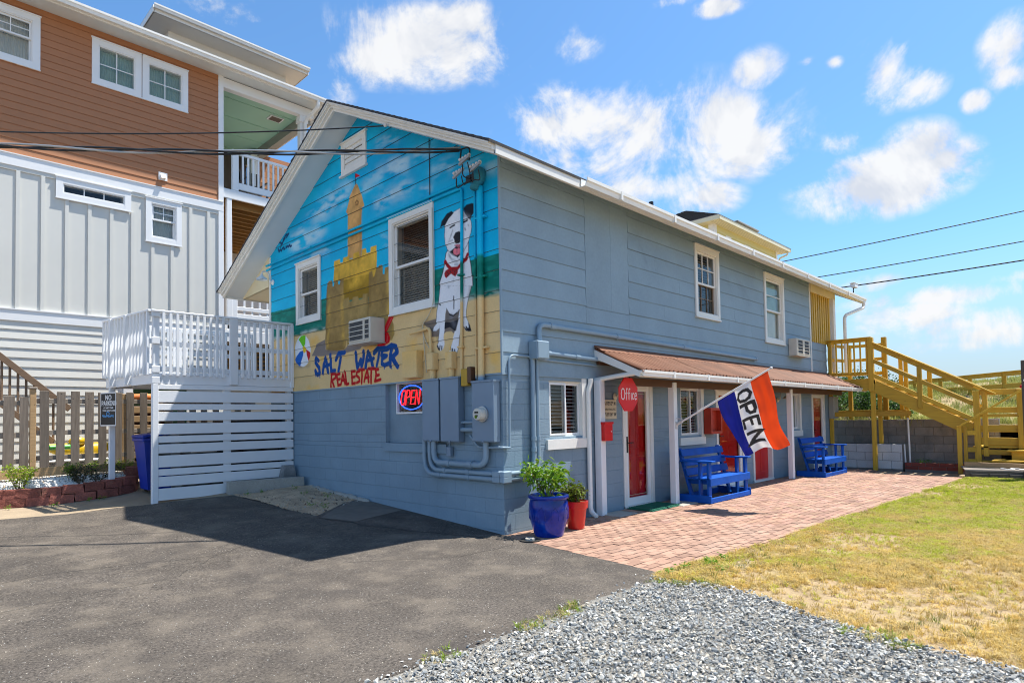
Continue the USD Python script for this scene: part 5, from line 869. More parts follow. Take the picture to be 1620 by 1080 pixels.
pipe('conduit_pipe', 'thin conduit just below the one under the awning end', [(.66, -.03, 2.31), (1.98, -.03, 2.285)], .014, .1)
# air conditioners
def air_conditioner(label, F, u0, u1, v0, v1, d, bars):
    t = thing('air_conditioner', label, 'air conditioner', at=F.pt((u0 + u1) / 2, v0, 0)); part(t, 'shell', [F.box(u0, u1, v0, v1, .012, d, .012)], 'ac_shell')
    part(t, 'rear_grille', [F.box(a, b, v0 + .045, v1 - .035, d, d + .004) for a, b in bars], 'ac_dark')
    part(t, 'guard_bars', [F.box(u0 + .02, u1 - .02, z, z + .012, d + .004, d + .012) for z in np.linspace(v0 + .04, v1 - .045, 5)] + [F.box(b - .006, b + .03, v0 + .03, v1 - .03, d + .003, d + .011) for a, b in bars[:-1]], 'ac_shell')
    part(t, 'drip_pan', F.box(u0 - .01, u1 + .01, v0 - .012, v0, .012, d + .01), 'ac_shell'); return t
air_conditioner('beige window air conditioner hanging in front of the painted castle', FG, -3.28, -2.645, 2.755, 3.145, .295, [(-3.25, -2.83), (-2.78, -2.68)])
air_conditioner('beige air conditioner under the far upstairs window of the long wall', FR, 9.83, 10.72, 2.92, 3.335, .215, [(9.92, 10.20), (10.36, 10.62)])
# gooseneck lamps
def gooseneck(label, F, u, v, mat, s=1.0):
    t = thing('gooseneck_lamp', label, 'wall lamp', at=F.pt(u, v, 0))
    part(t, 'wall_plate', lathe([(0, 0), (.055, 0), (.055, .012), (.03, .03), (0, .03)], F.pt(u, v, .012), 18, '-y' if F is FR else '-x'), mat, smooth=40)
    part(t, 'arm', tube(fillet([F.pt(u, v, .03), F.pt(u, v + .02, .08), F.pt(u, v + .20, .10), F.pt(u, v + .20, .24), F.pt(u, v + .11, .25)], .10), .011, 8), mat, smooth=True)
    c = F.pt(u, v + .02, .25); part(t, 'shade', lathe([(.022, .12), (.03, .085), (.055, .06), (.10, .03), (.115, .0), (.108, .0), (.09, .025), (.045, .055), (.0, .07)], c, 20), mat, smooth=50)
    part(t, 'bulb', ball(tuple(c + (0, 0, .03)), .03, 1), 'porcelain', smooth=True); return t
gooseneck('white gooseneck lamp at the left end of the gable under the eave', FG, -6.70, 4.40, 'white_clean'); gooseneck('cream gooseneck lamp half hidden behind the red office sign', FR, 2.49, 1.82, 'plaque'); gooseneck('cream gooseneck lamp beside the flag under the awning', FR, 9.05, 1.83, 'plaque')

# signs, boxes and the flag
fc = Frame((2.205, -.455, 1.83), (1, 0.02, 0)); oc = Polygon([(.270 * math.cos(math.radians(22.5 + 45 * k)), .270 * math.sin(math.radians(22.5 + 45 * k))) for k in range(8)]).buffer(-.004).buffer(.004)
sg = thing('octagon_sign', 'red octagon sign with white handwriting hanging under the awning end', 'sign', at=(2.205, -.455, 1.6)); part(sg, 'board', prism(oc, -.008, .008, fc), 'red_sign')
STRK = {'O': [[(.5, 1), (.15, .85), (.02, .5), (.15, .12), (.5, 0), (.85, .15), (.98, .5), (.85, .88), (.5, 1)]], 'f': [[(.95, .98), (.55, 1.0), (.40, .75), (.40, 0)], [(.05, .55), (.8, .6)]], 'i': [[(.5, .6), (.5, .0)]], 'c': [[(.95, .5), (.5, .62), (.1, .35), (.35, .03), (.95, .12)]], 'e': [[(.08, .32), (.92, .36), (.75, .62), (.35, .6), (.08, .3), (.35, .0), (.95, .1)]]}
def handwriting(F, text, u, v, h, ws, r, n):
    out = []
    for ch, w in zip(text, ws):
        for s in STRK[ch]:
            l = LineString([(u + a * w * .9, v + b * h) for a, b in s]).buffer(r, quad_segs=3); out.append(prism(l, n, n + .002, F))
        u += w
    return out
part(sg, 'lettering', handwriting(fc, 'Office', -.205, -.075, .165, (.115, .072, .068, .04, .07, .07), .0065, .008), 'letter_white')
part(sg, 'hook', [tube([(2.20 + d, -.455, 2.04), (2.20 + d * .6, -.46, 2.16)], .004, 6) for d in (-.06, .06)], 'black_rubber')
fp = Frame((2.10, -.018, 1.47), (1, 0, 0)); pq = thing('coordinates_plaque', 'cream plaque of map coordinates beside the office door', 'sign', at=(2.3, 0, 1.47)); part(pq, 'board', fp.box(0, .40, 0, .30, 0, .016, .003), 'plaque')
def text_on(F, txt, u, v, h, n, bold=False, sx=1.0):
    m = meshkit.text_mesh(txt, h, 0.002, bold); p = np.array(m.vertices) * (sx, 1, 1); return F.map(p + (u, v, n)), np.array(m.faces)
[part(pq, 'text_line', g_, 'letter_black') for g_ in (text_on(fp, '34.0352° N', .03, .215, .052, .016, True, .85), text_on(fp, 'Carolina Beach, N.C.', .04, .135, .030, .016, False, .85), text_on(fp, '77.8936° W', .03, .045, .052, .016, True, .85))]
def letter_box(label, F, u0, u1, v0, v1, n0, n1, mat, open_front=False):
    t = thing('mailbox', label, 'mailbox', at=F.pt((u0 + u1) / 2, v0, n0))
    if open_front: part(t, 'case', frame4(F, u0, u1, v0, v1, .05, n0, n1) + [F.box(u0, u1, v0, v1, n0, n0 + .01)], mat); part(t, 'shelf', [F.box(u0 + .05, u1 - .05, v0 + .05, v1 - .05, n0 + .04, n0 + .06)], mat)
    else: part(t, 'case', F.box(u0, u1, v0, v1, n0, n1, .006), mat); part(t, 'lid', F.box(u0 - .008, u1 + .008, v1 - .03, v1 + .006, n0, n1 + .014, .004), mat); part(t, 'lock', ball(tuple(F.pt(u1 - .04, (v0 + v1) / 2, n1)), .010, 1), 'porcelain')
    return t
letter_box('small red mailbox on the first white awning post', FR, 1.93, 2.13, 1.14, 1.42, .142, .215, 'red_box'); letter_box('rust red wooden box on the wall left of the second red door', FR, 5.40, 5.86, 1.14, 1.64, .02, .17, 'rust_box', True)
letter_box('pale meter panel on the wall at the far end of the awning', FR, 12.62, 13.02, 1.35, 1.95, .01, .14, 'beam_grey')

# neon sign
nf = Frame((-.085, 2.07, 1.853), (0, -1, 0)); nn = thing('neon_sign', 'lit red and blue neon sign in the small gable window', 'neon sign', at=(.0, 2.07, 1.6))
def nt(pts, r, mat, name): part(nn, name, tube([nf.pt(u, v, -.155 + q) for u, v, q in pts], r, 8), mat, smooth=True)
nt([(.325 * math.cos(a), .185 * math.sin(a), 0) for a in np.linspace(0, 2 * math.pi, 49)], .010, 'neon_blue', 'ring')
def sk(u, v): return (-.235 + u * .47 + .05 * (v - .5), -.115 + v * .23, .02)
for s in ([(.0, .25), (.0, .8), (.06, .98), (.16, .98), (.21, .8), (.21, .2), (.16, .02), (.06, .02), (.0, .25)], [(.27, .0), (.27, .98), (.40, .98), (.46, .8), (.44, .55), (.28, .5)], [(.72, .95), (.54, .95), (.54, .05), (.72, .05)], [(.54, .5), (.70, .5)], [(.79, .0), (.79, .97), (.99, .03), (.99, 1.0)]):
    nt([sk(*p) for p in s], .0095, 'neon_red', 'letter_tube')
part(nn, 'backing', [nf.box(-.33, .33, -.19, -.17, -.20, -.19), nf.box(-.33, .33, .17, .19, -.20, -.19), tube([nf.pt(-.1, .19, -.19), nf.pt(0, .24, -.19), nf.pt(.1, .19, -.19)], .004, 6)], 'black_rubber')

# flag on a slanted pole
fl = thing('open_flag', 'blue white and orange flag lettered OPEN on a slanted white pole', 'flag', at=(3.75, -.42, 1.35))
P0, P1 = np.array((3.68, -.42, 1.355)), np.array((3.75, -1.985, 2.195)); part(fl, 'pole', tube([P0, P0 * .35 + P1 * .65, P1], [.017, .016, .013], 12), 'white_clean', smooth=50); part(fl, 'finial', ball(tuple(P1), .024, 1), 'porcelain', smooth=True); part(fl, 'bracket', [CB(3.63, -.425, 1.28, 3.71, -.41, 1.40, .004), tube([P0 - (P1 - P0) * .02, P0 + (P1 - P0) * .06], .024, 12), tube([(3.67, -.42, 1.46), P0 + (P1 - P0) * .09], .008, 6)], 'porcelain')
NU, NV = 110, 150
A_, B_ = P0 + (P1 - P0) * .455, P0 + (P1 - P0) * .965; C_, D_ = np.array((3.85, -1.48, .88)), np.array((3.78, -2.13, 1.06))
uu, vv = np.meshgrid(np.linspace(0, 1, NU), np.linspace(0, 1, NV))          # u across the stripes along the pole, v down the fly
pos = (1 - vv)[..., None] * ((1 - uu)[..., None] * A_ + uu[..., None] * B_) + vv[..., None] * ((1 - uu)[..., None] * C_ + uu[..., None] * D_)
n3 = meshkit.fbm(np.stack([uu * 2.2, vv * 1.6, 0 * uu], -1), 3, 4) - .5
fold = np.sin(uu * 9.5 + vv * 2.4 + 2.0 * n3) ; pos[..., 0] += vv ** .7 * (0.10 * np.sin(uu * 5.2 + vv * 3.2) + 0.075 * fold + .32 * n3) + .012 * np.sin(uu * 40) * (1 - vv) * np.minimum(1, vv * 6); pos[..., 1] += 0.10 * np.sin(vv * math.pi) * (uu < 2) * (0.75 - uu) + .05 * n3 * vv; pos[..., 1] += .045 * np.sin(vv * 7.5 + uu * 3) * uu * vv; pos[..., 2] += -.05 * np.sin(uu * math.pi) * vv - .05 * vv * np.cos(uu * 6.3) + .02 * np.sin(uu * 13 + 1) * vv ** 2
pu, pv = uu.ravel(), vv.ravel(); pc = np.tile((0.006, 0.012, 0.20), (len(pu), 1)); pc[pu > .345] = (0.80, 0.80, 0.79); pc[pu > .665] = (0.80, 0.065, 0.008)
let = {'O': [[(.5, 1), (.12, .85), (.0, .5), (.12, .15), (.5, 0), (.88, .15), (1, .5), (.88, .85), (.5, 1)]], 'P': [[(0, 0), (0, 1), (.6, 1), (.9, .88), (.9, .6), (.6, .46), (0, .46)]], 'E': [[(.9, 1), (0, 1), (0, 0), (.9, 0)], [(0, .5), (.75, .5)]], 'N': [[(0, 0), (0, 1), (.95, 0), (.95, 1)]]}
v_at = .085
for ch in 'OPEN':
    for s in let[ch]:
        l = LineString([(.375 + b * .255, v_at + a * .158) for a, b in s]).buffer(.025, join_style='mitre', cap_style='flat' if ch != 'O' else 'round'); pc[shapely.contains_xy(l, pu, pv)] = (0.03, 0.028, 0.028)
    v_at += .215
i = np.arange(NV - 1)[:, None] * NU + np.arange(NU - 1)[None]; cf = np.stack([np.stack([i, i + 1, i + NU + 1], -1), np.stack([i, i + NU + 1, i + NU], -1)], 2).reshape(-1, 3)
part(fl, 'cloth', (pos.reshape(-1, 3), cf), 'flag_cloth', smooth=True, paint=pc)

# security camera on the eave
sc = thing('security_camera', 'small white security camera on the far end of the eave', 'camera', at=(14.2, -.3, 5.0)); part(sc, 'bracket', tube([(14.2, -.30, roof_z(-.3)), (14.2, -.30, 5.10), (14.16, -.33, 5.16)], .014, 8), 'black_rubber'); part(sc, 'body', [CB(14.02, -.40, 5.14, 14.30, -.27, 5.25, .012)], 'white_clean'); part(sc, 'sunshade', CB(13.96, -.41, 5.25, 14.32, -.26, 5.262, .004), 'white_clean')

# ---- benches
def bench(at, label):
    t = thing('porch_bench', label, 'bench', at=at, group=None); x0, y0, z0 = at
    def p(name, g_): part(t, name, [(q[0] + (x0, y0, z0), q[1]) for q in (g_ if isinstance(g_, list) else [g_])], 'bench_blue')
    W, D = 1.50, .64
    p('base_board', CB(0, 0, 0, W, .035, .085)); 
    for x in (-.035, W): p('base_board', CB(x, -.005, 0, x + .035, D, .13))
    p('base_board', CB(0, D - .035, 0, W, D, .10))
    for x in (.0, W - .10):
        p('arm_post', CB(x, .04, .02, x + .10, .08, .675)); p('arm_post', CB(x, .20, .02, x + .10, .235, .675)); p('arm_rest', CB(x - .03, -.03, .675, x + .115, .56, .705))
        p('back_post', beam((x + .05, .36, .03), (x + .05, .60, .90), .085, .04, (0, 1, 0)))
    p('apron', CB(-.02, .0, .285, W + .02, .035, .415))
    for k in range(4): p('seat_slat', CB(.0, .03 + k * .105, .385, W, .125 + k * .105, .412))
    for z in (.44, .60, .765):
        y = .36 + (z - .03) / .87 * .24 - .05; v, f = CB(-.02, -.012, 0, W + .02, .012, .125); a = math.radians(15.5); v = np.c_[v[:, 0], v[:, 1] * math.cos(a) + v[:, 2] * math.sin(a), -v[:, 1] * math.sin(a) + v[:, 2] * math.cos(a)] + (0, y, z); p('back_slat', (v, f))
    p('seat_rail', [CB(.10, .04, .30, .14, .47, .385)]); p('seat_rail', [CB(W - .14, .04, .30, W - .10, .47, .385)]); return t
b1 = bench((3.99, -.85, .035), 'bright blue slatted bench between the office door and the second red door')
copy_of(b1, (9.50, -.88, .03), 'bright blue slatted bench at the far end under the awning')
# door mat
dm = thing('door_mat', 'green ribbed rubber mat in front of the office door', 'mat', at=(3.0, -.3, .03)); zz = float(ground_z(3, 0)) + .006
part(dm, 'mat_base', CB(2.66, -.55, zz, 3.54, -.07, zz + .010, .004), 'mat_green')
for k in range(17): x = 2.675 + k * .0505; part(dm, 'rib', beam((x, -.54, zz + .016), (x + .045, -.08, zz + .016), .022, .016), 'mat_green')
# drain lid by the corner
dl = thing('drain_cover', 'small pale drain cap at the foot of the house corner', 'drain cover', at=(-.05, -.42, 0)); part(dl, 'rim', lathe([(0, -.01), (.13, -.01), (.13, .008), (0, .008)], (-.06, -.50, .006), 18), 'crack'); part(dl, 'cap', lathe([(0, .0), (.062, .0), (.062, .03), (.05, .036), (0, .036)], (-.08, -.52, .006), 16), 'concrete', smooth=40)

# ---------------------------------------------------------------- pots and plants
def leaf_cluster(stems, n_leaf, size, spread, droop=.3, width=.32, seed=1, up=.35):
    """real leaves, each two bent halves, set around the ends of the stems"""
    r = np.random.default_rng(seed); V, F = [], []
    for k in range(n_leaf):
        s = stems[r.integers(len(stems))]; t = r.beta(2.6, 1.2); i = t * (len(s) - 1); a = int(i); b = min(a + 1, len(s) - 1); c = s[a] + (s[b] - s[a]) * (i - a)
        d = r.normal(size=3); d[2] = d[2] * .6 + up; d /= np.linalg.norm(d); c = c + r.normal(size=3) * spread
        L = size * r.uniform(.6, 1.25); w = L * width; side = np.cross(d, r.normal(size=3)); side /= np.linalg.norm(side); nrm = np.cross(side, d)
        m = c + d * L * .5; e = c + d * L - np.array((0, 0, L * droop)); q = [c, m + side * w / 2 + nrm * w * .18, e, m - side * w / 2 + nrm * w * .18, m]
        o = len(V); V += q; F += [(o, o + 1, o + 4), (o + 1, o + 2, o + 4), (o + 2, o + 3, o + 4), (o + 3, o, o + 4)]
    return np.array(V), np.array(F)
def stem_paths(base, n, h, out, seed=1, lean=(0, 0)):
    r = np.random.default_rng(seed); res = []
    for k in range(n):
        a = r.uniform(0, 2 * math.pi); o = out * r.uniform(.25, 1.0); hh = h * r.uniform(.65, 1.08); b = np.array(base) + np.array((math.cos(a), math.sin(a), 0)) * out * .12
        tip = b + np.array((math.cos(a) * o + lean[0], math.sin(a) * o + lean[1], hh)); mid = (b + tip) / 2 + r.normal(size=3) * out * .12 + np.array((0, 0, hh * .08))
        t = np.linspace(0, 1, 7)[:, None]; res.append((1 - t) ** 2 * b + 2 * t * (1 - t) * mid + t * t * tip)
    return res
def plant(name, label, base, n, h, out, leaves, size, mat, cat='plant', seed=1, spread=.03, width=.32, sr=.006, lean=(0, 0), droop=.3, crown=None):
    st = stem_paths(base, n, h, out, seed, lean); t = thing(name, label, cat, at=base)
    part(t, 'stem', [tube(s, np.linspace(sr, sr * .4, len(s)), 6) for s in st], 'bark'); part(t, 'foliage', leaf_cluster(st, leaves, size, spread, droop, width, seed + 5), mat)
    if crown: part(t, 'foliage', leaf_cluster(st, crown[0], size * .9, spread * 1.1, droop, width, seed + 9), crown[1])
    return t
bp = thing('blue_pot', 'large glazed cobalt blue pot at the house corner', 'plant pot', at=(.34, -.46, 0))
part(bp, 'body', lathe([(0, .0), (.178, .0), (.186, .012), (.208, .09), (.244, .21), (.256, .31), (.248, .415), (.236, .455), (.238, .47), (.258, .478), (.264, .495), (.258, .515), (.236, .52), (.222, .50), (.212, .44), (0, .44)], (.34, -.46, 0.005), 40), 'pot_blue', smooth=50)
for k in range(9):
    a = k * 2 * math.pi / 9; c = np.array((.34, -.46, 0)); part(bp, 'swag', tube([c + (r_ * math.cos(a + d), r_ * math.sin(a + d), z) for d, r_, z in ((-.2, .247, .22), (-.16, .252, .34), (0, .249, .385), (.16, .252, .34), (.2, .247, .22))], .006, 6), 'pot_blue', smooth=True)
part(bp, 'soil', lathe([(0, .475), (.12, .472), (.214, .46), (.214, .44)], (.34, -.46, 0.005), 24), 'pot_soil')
rp = thing('red_pot', 'red flower pot behind the large blue pot', 'plant pot', at=(.93, -.43, 0)); part(rp, 'body', lathe([(0, 0), (.105, 0), (.112, .01), (.145, .27), (.148, .275), (.165, .28), (.172, .37), (.160, .372), (.150, .34), (0, .34)], (.93, -.43, .008), 32), 'pot_red', smooth=40); part(rp, 'soil', lathe([(0, .352), (.15, .35), (.15, .33)], (.93, -.43, .008), 20), 'pot_soil')
plant('potted_shrub', 'airy bright green shrub growing in the blue pot', (.34, -.46, .47), 9, .42, .28, 430, .105, 'leaf_bright', seed=3, spread=.045, width=.36, sr=.008, lean=(.0, .05), crown=(120, 'leaf_yellow'))
plant('potted_shrub', 'low dense yellowish green shrub in the red pot', (.93, -.43, .35), 12, .23, .24, 480, .072, 'leaf_olive', seed=8, spread=.035, width=.42, crown=(180, 'leaf_bronze'))

# ---------------------------------------------------------------- white deck against the gable
DKY, DX0 = 5.83, -2.49
dk = thing('white_deck', 'white timber deck with picket railing over a slatted screen beside the mural', 'deck', at=(-1.2, 6.5, .2))
E0, E1 = np.array((DX0, DKY)), np.array((-2.76, 7.64))
part(dk, 'fascia', CB(DX0, DKY, 2.185, -.03, DKY + .04, 2.365, .004), 'white_paint'); part(dk, 'fascia', beam((DX0 + .02, DKY + .04, 2.275), (E1[0] + .02, E1[1], 2.275), .04, .18), 'white_paint'); part(dk, 'fascia', CB(-2.74, 7.62, 2.185, -.03, 7.66, 2.365), 'white_paint')
for k in range(13):
    y0 = DKY + .045 + k * .138; f_ = (y0 - DKY) / (E1[1] - E0[1]); part(dk, 'deck_board', B(DX0 + (E1[0] - DX0) * f_ + .04, y0, 2.33, -.03, y0 + .132, 2.366), 'white_paint')
def pickets(p, q, n, z0, z1, w, skip=(), out=(0, -1)):
    for k in range(n):
        if k in skip: continue
        c = np.array(p) + (np.array(q) - np.array(p)) * (k / (n - 1)); e = rnd.uniform(-.012, .012)
        g_ = CB(c[0] - w / 2, c[1] - w / 2, z0 + e, c[0] + w / 2, c[1] + w / 2, z1, .005); part(dk, 'picket', g_, 'white_paint')
yo = DKY - .025
pickets((-2.325, yo), (-1.345, yo), 10, 2.33, 3.40, .046); pickets((-1.0, yo), (-.10, yo), 9, 2.33, 3.38, .046)
part(dk, 'post', CB(-1.235, DKY - .045, 2.20, -1.085, DKY - .003, 3.44), 'white_paint'); part(dk, 'post', CB(-.075, DKY - .05, 2.17, -.012, DKY + .05, 3.40), 'white_paint')
part(dk, 'post', CB(-2.475, DKY + .003, 2.366, -2.375, DKY + .09, 3.40), 'white_paint')
for z in (2.40, 2.83, 3.30): part(dk, 'rail', CB(-2.375, DKY + .003, z, -.08, DKY + .04, z + .085), 'white_paint')
part(dk, 'top_rail', CB(DX0 - .02, DKY - .05, 3.40, -.02, DKY + .09, 3.435), 'white_paint')
for z in (2.19, 2.375, 2.86, 3.32): part(dk, 'post_block', CB(DX0 - .012, DKY - .03, z, DX0 + .115, DKY + .0, z + .115), 'white_paint')
d_ = (E1 - E0) / np.linalg.norm(E1 - E0); nrm = np.array((-d_[1], d_[0]))
for z in (2.45, 2.87, 3.33): part(dk, 'rail', beam((*(E0 + d_ * .06), z + .04), (*E1, z + .04), .036, .085), 'white_paint')
part(dk, 'top_rail', beam((*(E0 + d_ * .0), 3.418), (*E1, 3.418), .14, .034), 'white_paint')
for k in range(15):
    t = .06 + k * .125; c = E0 + d_ * t + nrm * .045; w = .11 if k in (6, 11) else .045; z0 = 2.20 if k in (6, 11) else 2.345 + rnd.uniform(-.02, .02)
    part(dk, 'picket', beam((*c, z0), (*c, 3.42), w, .038, (d_[0], d_[1], 0)), 'white_paint')
for k in range(24): part(dk, 'picket', CB(-2.62 + k * .11, 7.60, 2.33, -2.575 + k * .11, 7.64, 3.40), 'white_paint')
for z in (2.45, 2.87, 3.33): part(dk, 'rail', CB(-2.72, 7.64, z, -.03, 7.675, z + .085), 'white_paint')
part(dk, 'deck_leg', CB(-2.74, 7.46, .25, -2.65, 7.55, 2.19), 'white_paint'); part(dk, 'deck_leg', CB(-2.492, DKY - .03, float(ground_z(-2.48, DKY)) - .03, -2.40, DKY + .06, 2.185), 'white_paint'); part(dk, 'deck_leg', CB(-1.30, DKY + .02, .2, -1.21, DKY + .11, 2.185), 'white_paint'); part(dk, 'deck_leg', CB(-.13, DKY + .02, .42, -.04, DKY + .11, 2.185), 'white_paint')
part(dk, 'deck_joist', [B(-2.4, DKY + .3 + k * .4, 2.19, -.05, DKY + .34 + k * .4, 2.33) for k in range(5)], 'white_paint', kind='stuff')
for z1, z0, xe in ((2.178, 2.098, -.02), (2.065, 1.877, -.02), (1.847, 1.744, -.02), (1.708, 1.560, -.02), (1.514, 1.333, -.02), (1.303, 1.194, -.02), (1.164, 1.016, -.02), (.976, .778, -.02), (.748, .639, -.02), (.620, .457, -.22), (.422, .224, -1.22)):
    part(dk, 'screen_slat', CB(-2.40, DKY - .02, z0, xe, DKY + .012, z1, .004), 'white_paint')
part(dk, 'screen_batten', CB(-1.335, DKY + .013, .30, -1.20, DKY + .02, 2.17), 'white_paint')
cc = thing('concrete_curb', 'low grey concrete curb under the end of the slatted screen', 'curb', at=(-.75, 5.4, .25)); v, f = hexa([(-1.36, 5.50, .20), (-.10, 5.22, .22), (-.06, 5.42, .22), (-1.33, 5.72, .20), (-1.36, 5.51, .465), (-.10, 5.23, .475), (-.06, 5.41, .475), (-1.33, 5.71, .465)]); part(cc, 'curb_slab', (v, f), 'concrete'); part(cc, 'pier_block', hexa([(-.34, 5.60, .40), (-.06, 5.60, .40), (-.06, 5.80, .40), (-.34, 5.80, .40), (-.28, 5.64, .68), (-.09, 5.64, .68), (-.09, 5.78, .68), (-.28, 5.78, .68)]), 'cmu_grey')

# no parking sign on the deck leg
nf_ = Frame((-2.845, 7.62, 1.49), (0.34, -.94, 0)); ns = thing('no_parking_sign', 'black and white NO PARKING sign on the white deck leg', 'sign', at=(-2.75, 7.5, 1.49)); part(ns, 'plate', nf_.box(0, .43, 0, .61, -.004, .004), 'letter_white'); part(ns, 'face', nf_.box(.016, .414, .02, .59, .004, .006), 'sign_black')
[part(ns, 'text_line', g_, 'letter_white') for g_ in (text_on(nf_, 'NO', .13, .475, .085, .006, True, 1.05), text_on(nf_, 'PARKING', .03, .37, .085, .006, True, .80), text_on(nf_, 'AT ANY TIME', .09, .315, .028, .006, True, 1.1), text_on(nf_, 'TOW AWAY ZONE', .06, .265, .028, .006, True, 1.1))]
part(ns, 'wave_mark', [prism(LineString([(.06 + i * .044, .18 + .02 * math.sin(i * 2.1 + j)) for i in range(8)]).buffer(.009), .006, .008, nf_) for j in range(3)] + [prism(LineString([(.215 + .04 * math.cos(a), .215 + .04 * math.sin(a)) for a in np.linspace(0, 5.5, 16)]).buffer(.008), .006, .0085, nf_)], 'sign_blue')

# roll-out bin
bn = thing('wheelie_bin', 'blue rolling rubbish bin with a grey lid behind the slatted screen', 'bin', at=(-1.95, 7.1, .3)); z0 = .27
def taper(x0, x1, y0, y1, z0, z1, k): 
    mx, my = (x0 + x1) / 2, (y0 + y1) / 2; q = lambda x, y, s: (mx + (x - mx) * s, my + (y - my) * s); return hexa([(*q(x, y, k), z0) for x, y in ((x0, y0), (x1, y0), (x1, y1), (x0, y1))] + [(x, y, z1) for x, y in ((x0, y0), (x1, y0), (x1, y1), (x0, y1))])
part(bn, 'body', taper(-2.36, -1.70, 6.78, 7.45, z0 + .05, z0 + .98, .72), 'bin_blue'); part(bn, 'rim', CB(-2.38, 6.76, z0 + .93, -1.68, 7.47, z0 + .99, .01), 'bin_blue'); v, f = CB(-2.39, 6.75, 0, -1.67, 7.48, .05, .015); v = v + (0, 0, z0 + .99); v[:, 2] += (v[:, 0] + 2.39) * .12; part(bn, 'lid', (v, f), 'bin_blue')
part(bn, 'front_panel', hexa([(-2.10, 6.80, z0 + .50), (-1.80, 6.80, z0 + .50), (-1.80, 6.83, z0 + .5), (-2.10, 6.83, z0 + .5), (-2.18, 6.755, z0 + .90), (-1.74, 6.755, z0 + .90), (-1.74, 6.78, z0 + .9), (-2.18, 6.78, z0 + .9)]), 'bin_grey'); part(bn, 'wheel', lathe([(0, -.03), (.12, -.03), (.12, .03), (0, .03)], (-2.15, 7.42, z0 + .12), 18, '-x'), 'black_rubber'); part(bn, 'wheel', lathe([(0, -.03), (.12, -.03), (.12, .03), (0, .03)], (-1.85, 7.42, z0 + .12), 18, '-x'), 'black_rubber')

bk = thing('black_bin', 'black rolling bin in the shade behind the slatted screen', 'bin', at=(-1.2, 7.0, .3)); part(bk, 'body', taper(-1.95, -1.10, 6.25, 7.0, .32, 1.45, .85), 'bin_grey'); part(bk, 'lid', CB(-1.98, 6.20, 1.45, -1.07, 7.04, 1.52, .015), 'black_rubber'); part(bk, 'bin_stripe', CB(-1.75, 6.235, .98, -1.3, 6.255, 1.01, .004), 'porcelain')
cr_ = thing('storage_cupboard', 'dark storage cupboard in the shade behind the right half of the slatted screen', 'cupboard', at=(-.45, 7.2, .3)); part(cr_, 'carcass', CB(-1.02, 6.32, .32, -.06, 7.0, 1.72, .012), 'bronze'); part(cr_, 'door', CB(-1.00, 6.30, .36, -.55, 6.318, 1.68, .006), 'dark_post'); part(cr_, 'door', CB(-.53, 6.30, .36, -.08, 6.318, 1.68, .006), 'dark_post')
# retaining wall of split-faced blocks and the bed behind it
rw = thing('retaining_wall', 'low curved retaining wall of rough red blocks around the pebble bed', 'wall', at=(-3.4, 7.5, .15))
line = LineString(fillet([(-7.5, 7.95), (-4.2, 7.66), (-3.3, 7.42), (-2.75, 7.38), (-2.28, 7.60), (-2.25, 8.2)], .35, 8)); Lr = line.length
def rough_block(c, d, L, D, H, seed):
    m = trimesh.creation.box((L, D, H)); m = m.subdivide().subdivide(); v = np.array(m.vertices); r = np.random.default_rng(seed); v += (meshkit.fbm(v * 14 + seed * 3.7, 3, 3)[:, None] - .5) * .030 * np.sign(v) * (1, 1, .5); s = np.array((-d[1], d[0])); v2 = np.c_[v[:, :1] * d[0] + v[:, 1:2] * s[0], v[:, :1] * d[1] + v[:, 1:2] * s[1], v[:, 2:]]; return v2 + np.array(c), np.array(m.faces)
for row, (z, off) in enumerate(((.0, 0), (.15, .15), (.30, .04))):
    t = off
    while t < Lr - .2:
        L = rnd.uniform(.27, .36)
        if row == 2 and t < Lr - .75: t += L; continue
        a, b = line.interpolate(t), line.interpolate(min(t + L, Lr)); d = np.array((b.x - a.x, b.y - a.y)); n_ = np.linalg.norm(d)
        if n_ > .1:
            zg = float(ground_z((a.x + b.x) / 2, 7.4)); part(rw, 'block', rough_block(((a.x + b.x) / 2, (a.y + b.y) / 2 + row * .012, zg + z + .075), d / n_, n_ - .008, .20, .145, int(t * 100) + row * 900), 'wall_brick', smooth=35)
        t += L
bed = Polygon(list(line.parallel_offset(.06, 'left').coords) + [(-2.25, 8.45), (-7.5, 8.6)]).buffer(0)
bx0, by0, bx1, by1 = bed.bounds; gxs, gys = np.meshgrid(np.linspace(bx0, bx1, 60), np.linspace(by0, by1, 16)); bz = lambda x, y: .36 + np.clip(y - 7.5, 0, 1) * .30 - .04 * np.clip(-3 - x, 0, 3)
bv, bf = trimesh.creation.triangulate_polygon(bed.segmentize(.25), engine='earcut'); thing('pebble_bed', None, None, kind='structure', g=(np.c_[bv, bz(bv[:, 0], bv[:, 1])], np.array(bf)), mat='soil')
def stone(seed, flat=.6, sub=1):
    m = trimesh.creation.icosphere(subdivisions=sub); r = np.random.default_rng(seed); v = np.array(m.vertices) * (1, r.uniform(.6, .9), flat * r.uniform(.7, 1.2)); v *= 1 + .35 * (r.random((len(v), 1)) - .5); return v, np.array(m.faces)
pts = []
while len(pts) < 5200:
    x, y = rng.uniform(bx0 + 2.2, bx1), rng.uniform(by0, by1)
    if bed.contains(shapely.Point(x, y)): pts.append((x, y, float(bz(x, y)) + rng.uniform(0, .02)))
scatter('white_pebbles', pts, [(stone(s), 'white_stone') for s in (1, 2, 3)], rng.integers(0, 3, len(pts)), rng.uniform(.014, .030, (len(pts), 1)) * np.ones((1, 3)), rng.uniform(0, 6.28, (len(pts), 3)), label='white pebbles covering the bed behind the low red wall', cat='pebbles')
